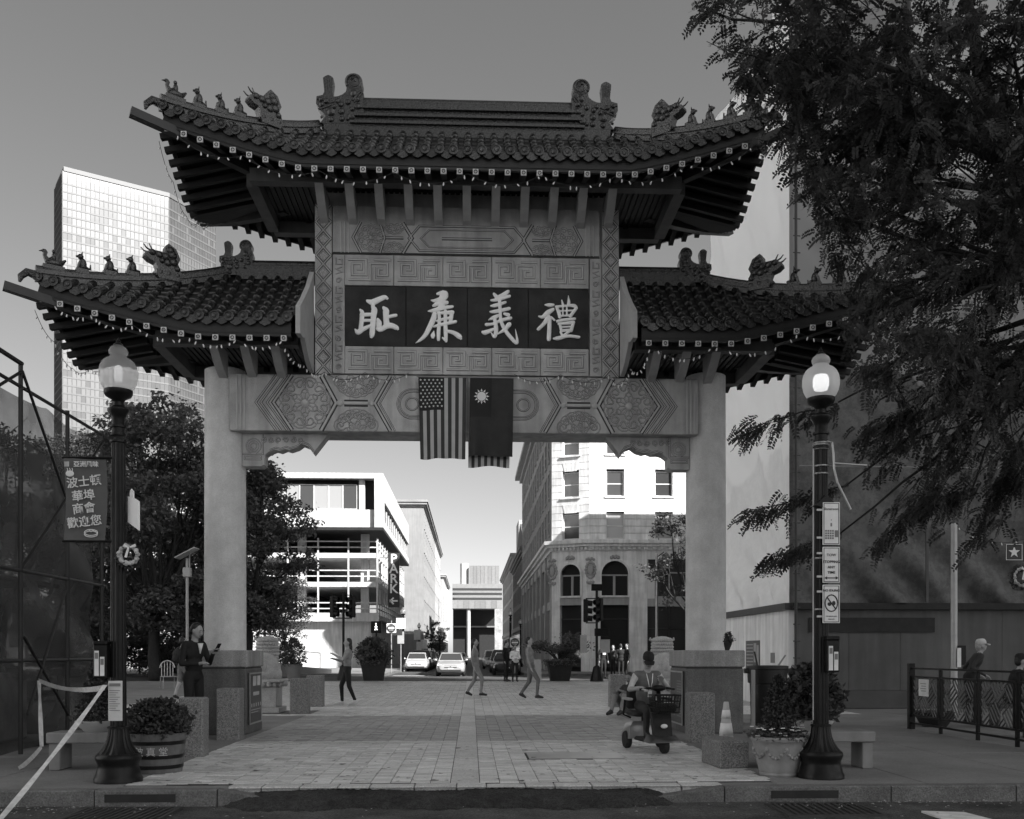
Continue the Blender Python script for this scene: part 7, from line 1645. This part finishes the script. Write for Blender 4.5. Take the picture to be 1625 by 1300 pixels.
b = MB(); b.tube([(0,-.34,.6),(0,-.24,.92)], .035, 10); b.tube([(-.27,-.18,.93),(-.15,-.24,.95),(.15,-.24,.95),(.27,-.18,.93)], .018, 8); b.ball((0,-.26,.95), (.12,.06,.05), 10, 6); b.build('handlebar', BLACK, sc, smooth=True)
b = MB(); b.ball((0,-.50,.40), (.055,.03,.035), 10, 6); b.build('headlight', mat('lamp_lens', .7, .2, .1, 5), sc, smooth=True)
bk = MB()
for i in range(10):
    x = -.20+i*.0444; bk.tube([(x,-.40,.86),(x*.86,-.41,.60)], .005, 5); bk.tube([(x,-.66,.86),(x*.86,-.62,.60)], .005, 5)
for i in range(7):
    y = -.40-i*.0433; bk.tube([(-.20,y,.86),(-.172,y,.60)], .005, 5); bk.tube([(.20,y,.86),(.172,y,.60)], .005, 5)
for z, k in ((.86,1),(.77,.95),(.68,.9),(.60,.86)): bk.tube([(-.2*k,-.40,z),(.2*k,-.40,z),(.2*k,-.66+.04*(1-k)*4,z),(-.2*k,-.66+.04*(1-k)*4,z),(-.2*k,-.40,z)], .007 if k < 1 else .011, 5)
bk.build('basket', BLACK, sc); MB().cbox(-.16,.16,-.60,-.42,.605,.74,.03).build('bag_in_basket', BLACKM, sc)
b = MB(); b.cbox(-.24,.24,.12,.56,.50,.58,.03); b.build('seat', BLACKM, sc, smooth=40); MB().cbox(-.23,.23,.52,.60,.60,1.0,.03).build('backrest', BLACKM, sc, smooth=40); MB().tube([(0,.38,.3),(0,.38,.52)], .05, 10).build('seat_post', BLACK, sc)
for s_ in (-1, 1):
    MB().cbox(s_*.31-.035,s_*.31+.035,.10,.46,.75,.79,.012).build('armrest', GREY3 if s_ < 0 else BLACKM, sc); MB().tube([(s_*.31,.40,.75),(s_*.32,.44,.52),(s_*.2,.44,.47)], .016, 7).build('arm_tube', BLACK, sc)
rd, U, HM = person('man in dark cap and vest riding the mobility scooter', (SX, SY, 0), SR, 1.75*.88,
    dict(pel=(0,.34,.68), hl=(-.1,.32,.66), hr=(.1,.32,.66), kl=(-.13,-.10,.62), kr=(.13,-.10,.62), al=(-.13,-.08,.27), ar=(.13,-.08,.27), tl=(-.14,-.24,.23), tr=(.14,-.24,.23), el=(-.31,.16,.92), wl=(-.22,-.12,.95), fl=(.3,-1,-.1), er=(.30,.12,.92), wr=(.12,-.06,1.06), fr=(-.4,-.6,.6)), [SKIN, CL['mid'], CL['dark'], SHOE, CL['light']], .012, lean=R(12), head=(R(22),R(-10)), hair='grey', hat=CL['black'], hand=True, sleeves=.5, belly=.03)
c = MB(U); c.tube([(-.05,-.10,1.47),(-.03,-.16,1.35),(.0,-.165,1.22),(.03,-.16,1.35),(.05,-.10,1.47)], .007, 5); c.box(-.03,.03,-.18,-.165,1.12,1.22); c.build('lanyard', CL['white'], rd)
# ---------------------------------------------------------------- cars
TAIL = mat('chrome', .6, .2, .1, 5, metal=.8)
CARG = glass('car_glass', .04, .05)
def car(x, y, label, paint, heading=0, kind='sedan', lights=False, group='cars in the street'):
    t = empty('car', (x, y, -.136), heading, label, 'car', group); m = mat('car_'+paint[0], paint[1], .3, .05, 2, metal=.3, coat=.6, spec=.6)
    hgt = 1.45 if kind == 'sedan' else 1.68; L2 = 2.25
    # sections along y (front at -y): (y, half width, z bottom, z belt)
    sec = [(-2.25,.62,.42,.60),(-2.18,.74,.30,.70),(-1.95,.84,.24,.76),(-1.4,.89,.22,.86),(-.9,.90,.22,.93),(.6,.90,.22,.97),(1.5,.89,.24,.99),(2.05,.84,.28,.96),(2.2,.74,.36,.85),(2.25,.62,.45,.72)]
    b = MB(); vs = []; n = 12
    for (yy, w, z0, z1) in sec:
        h_ = z1-z0; prof = [(-w*.86,z0),(-w*.97,z0+h_*.12),(-w,z0+h_*.45),(-w*.985,z0+h_*.72),(-w*.90,z0+h_*.95),(-w*.6,z1+.015),(w*.6,z1+.015),(w*.90,z0+h_*.95),(w*.985,z0+h_*.72),(w,z0+h_*.45),(w*.97,z0+h_*.12),(w*.86,z0)]
        vs += [(p[0],yy,p[1]) for p in prof]
    fs = [(i*n+q,i*n+(q+1)%n,(i+1)*n+(q+1)%n,(i+1)*n+q) for i in range(len(sec)-1) for q in range(n)]+[tuple(range(n)),tuple((len(sec)-1)*n+q for q in range(n))[::-1]]
    b.add(vs, fs); b.build('body', m, t, smooth=45)
    ya, yb, yc, yd = (-.95,-.28,1.0,1.75) if kind == 'sedan' else (-.95,-.35,1.75,2.1)
    b = MB(); b.hull([(s_*w,yy,z) for s_ in (-1,1) for (yy,w,z) in ((ya,.78,.92),(yb,.60,hgt-.03),((yb+yc)/2,.62,hgt),(yc,.60,hgt-.03),(yd,.76,.97),((ya+yd)/2,.82,.95))]); b.build('cabin', m, t, smooth=35)
    g_ = MB(); e = .012
    def lp(p, q, f): return tuple(p[i]+(q[i]-p[i])*f for i in range(3))
    A, B = (-.78,ya,.92), (-.60,yb,hgt-.03); A2, B2 = (.78,ya,.92), (.60,yb,hgt-.03); off = Vector((0,-e,e))
    q_ = [Vector(v)+off for v in (lp(A,B,.12),lp(A2,B2,.12),lp(A2,B2,.9),lp(A,B,.9))]; q_[0].x += .06; q_[1].x -= .06; q_[2].x -= .04; q_[3].x += .04; g_.add(q_, [(0,1,2,3)]); g_.build('windscreen', CARG, t)
    g_ = MB(); A, B = (-.76,yd,.97), (-.60,yc,hgt-.03); A2, B2 = (.76,yd,.97), (.60,yc,hgt-.03); q_ = [Vector(v)+Vector((0,e,e)) for v in (lp(A2,B2,.12),lp(A,B,.12),lp(A,B,.9),lp(A2,B2,.9))]; g_.add(q_, [(0,1,2,3)]); g_.build('rear_window', CARG, t)
    for s_ in (-1, 1):
        g_ = MB(); q_ = [(s_*.822,ya+.3,.985),(s_*.822,yd-.35,1.0),(s_*.645,yc-.03,hgt-.09),(s_*.645,yb+.08,hgt-.09)]; g_.add(q_, [(0,1,2,3)]); g_.build('side_window', CARG, t)
        for yy in (-1.38, 1.38): wheel(t, s_*.79, yy, .32, .21)
        b = MB(); b.hull([(s_*.42,-2.215,.60),(s_*.70,-2.13,.62),(s_*.80,-1.98,.68),(s_*.78,-2.0,.76),(s_*.55,-2.13,.72),(s_*.42,-2.19,.68)]); b.build('headlight', emit('headlight_on', .8, 1.2) if lights else mat('headlight_glass', .6, .15, .1, 5), t)
        b = MB(); b.hull([(s_*.55,2.20,.70),(s_*.80,2.08,.72),(s_*.80,2.06,.88),(s_*.55,2.18,.86)]+[(s_*.6,2.0,.8)]); b.build('tail_light', mat('tail_lens', .12, .2, .1, 5), t)
        b = MB(); b.ball((s_*.96,-.75,1.0), (.09,.06,.07), 8, 6); b.tube([(s_*.84,-.74,.96),(s_*.94,-.75,.99)], .02, 6); b.build('mirror', m, t, smooth=True)
    b = MB(); b.hull([(-.38,-2.262,.52),(.38,-2.262,.52),(.40,-2.225,.66),(-.40,-2.225,.66),(-.3,-2.1,.6),(.3,-2.1,.6)]); b.build('grille', BLACKM, t)
    b = MB(); b.box(-.62,.62,-2.235,-2.1,.30,.44); b.build('lower_grille', BLACKM, t); b = MB(); b.box(-.16,.16,-2.275,-2.255,.44,.52); b.build('number_plate', SIGNW, t); b = MB(); b.ball((0,-2.25,.60), (.05,.015,.05), 8, 5); b.build('badge', TAIL, t)
    return t
car(GX(716,61.2), 61.4, 'silver sedan with headlights on facing the plaza at the stop line', ('silver',.42), 0, lights=True, group=None)
car(-4.1, 76, 'white parked car nearest on the left kerb of the street', ('white',.6), 0); car(-4.1, 82.5, 'dark parked car second on the left kerb', ('charcoal',.05), 0, 'suv'); car(-4.15, 89, 'grey parked car third on the left kerb', ('grey',.2), 0)
car(-4.1, 96, 'pale parked van-like car fourth on the left kerb', ('silver',.42), 0, 'suv'); car(-4.1, 104, 'far dark parked car on the left kerb', ('charcoal',.05), 0); car(-1.3, 118, 'distant pale car in the middle lane', ('white',.6), 0)
car(2.35, 64.5, 'black car parked nearest on the right kerb of the street', ('black',.02), 0); car(2.3, 71.5, 'dark grey parked car second on the right kerb', ('charcoal',.05), 0, 'suv'); car(2.0, 88, 'white parked car third on the right kerb', ('white',.6), 0, 'suv'); car(2.2, 100, 'grey parked car far on the right kerb', ('grey',.2), 0)
car(-13.5, 27, 'dark car seen dimly through the scaffold netting', ('charcoal',.05), R(80), 'suv', group=None)
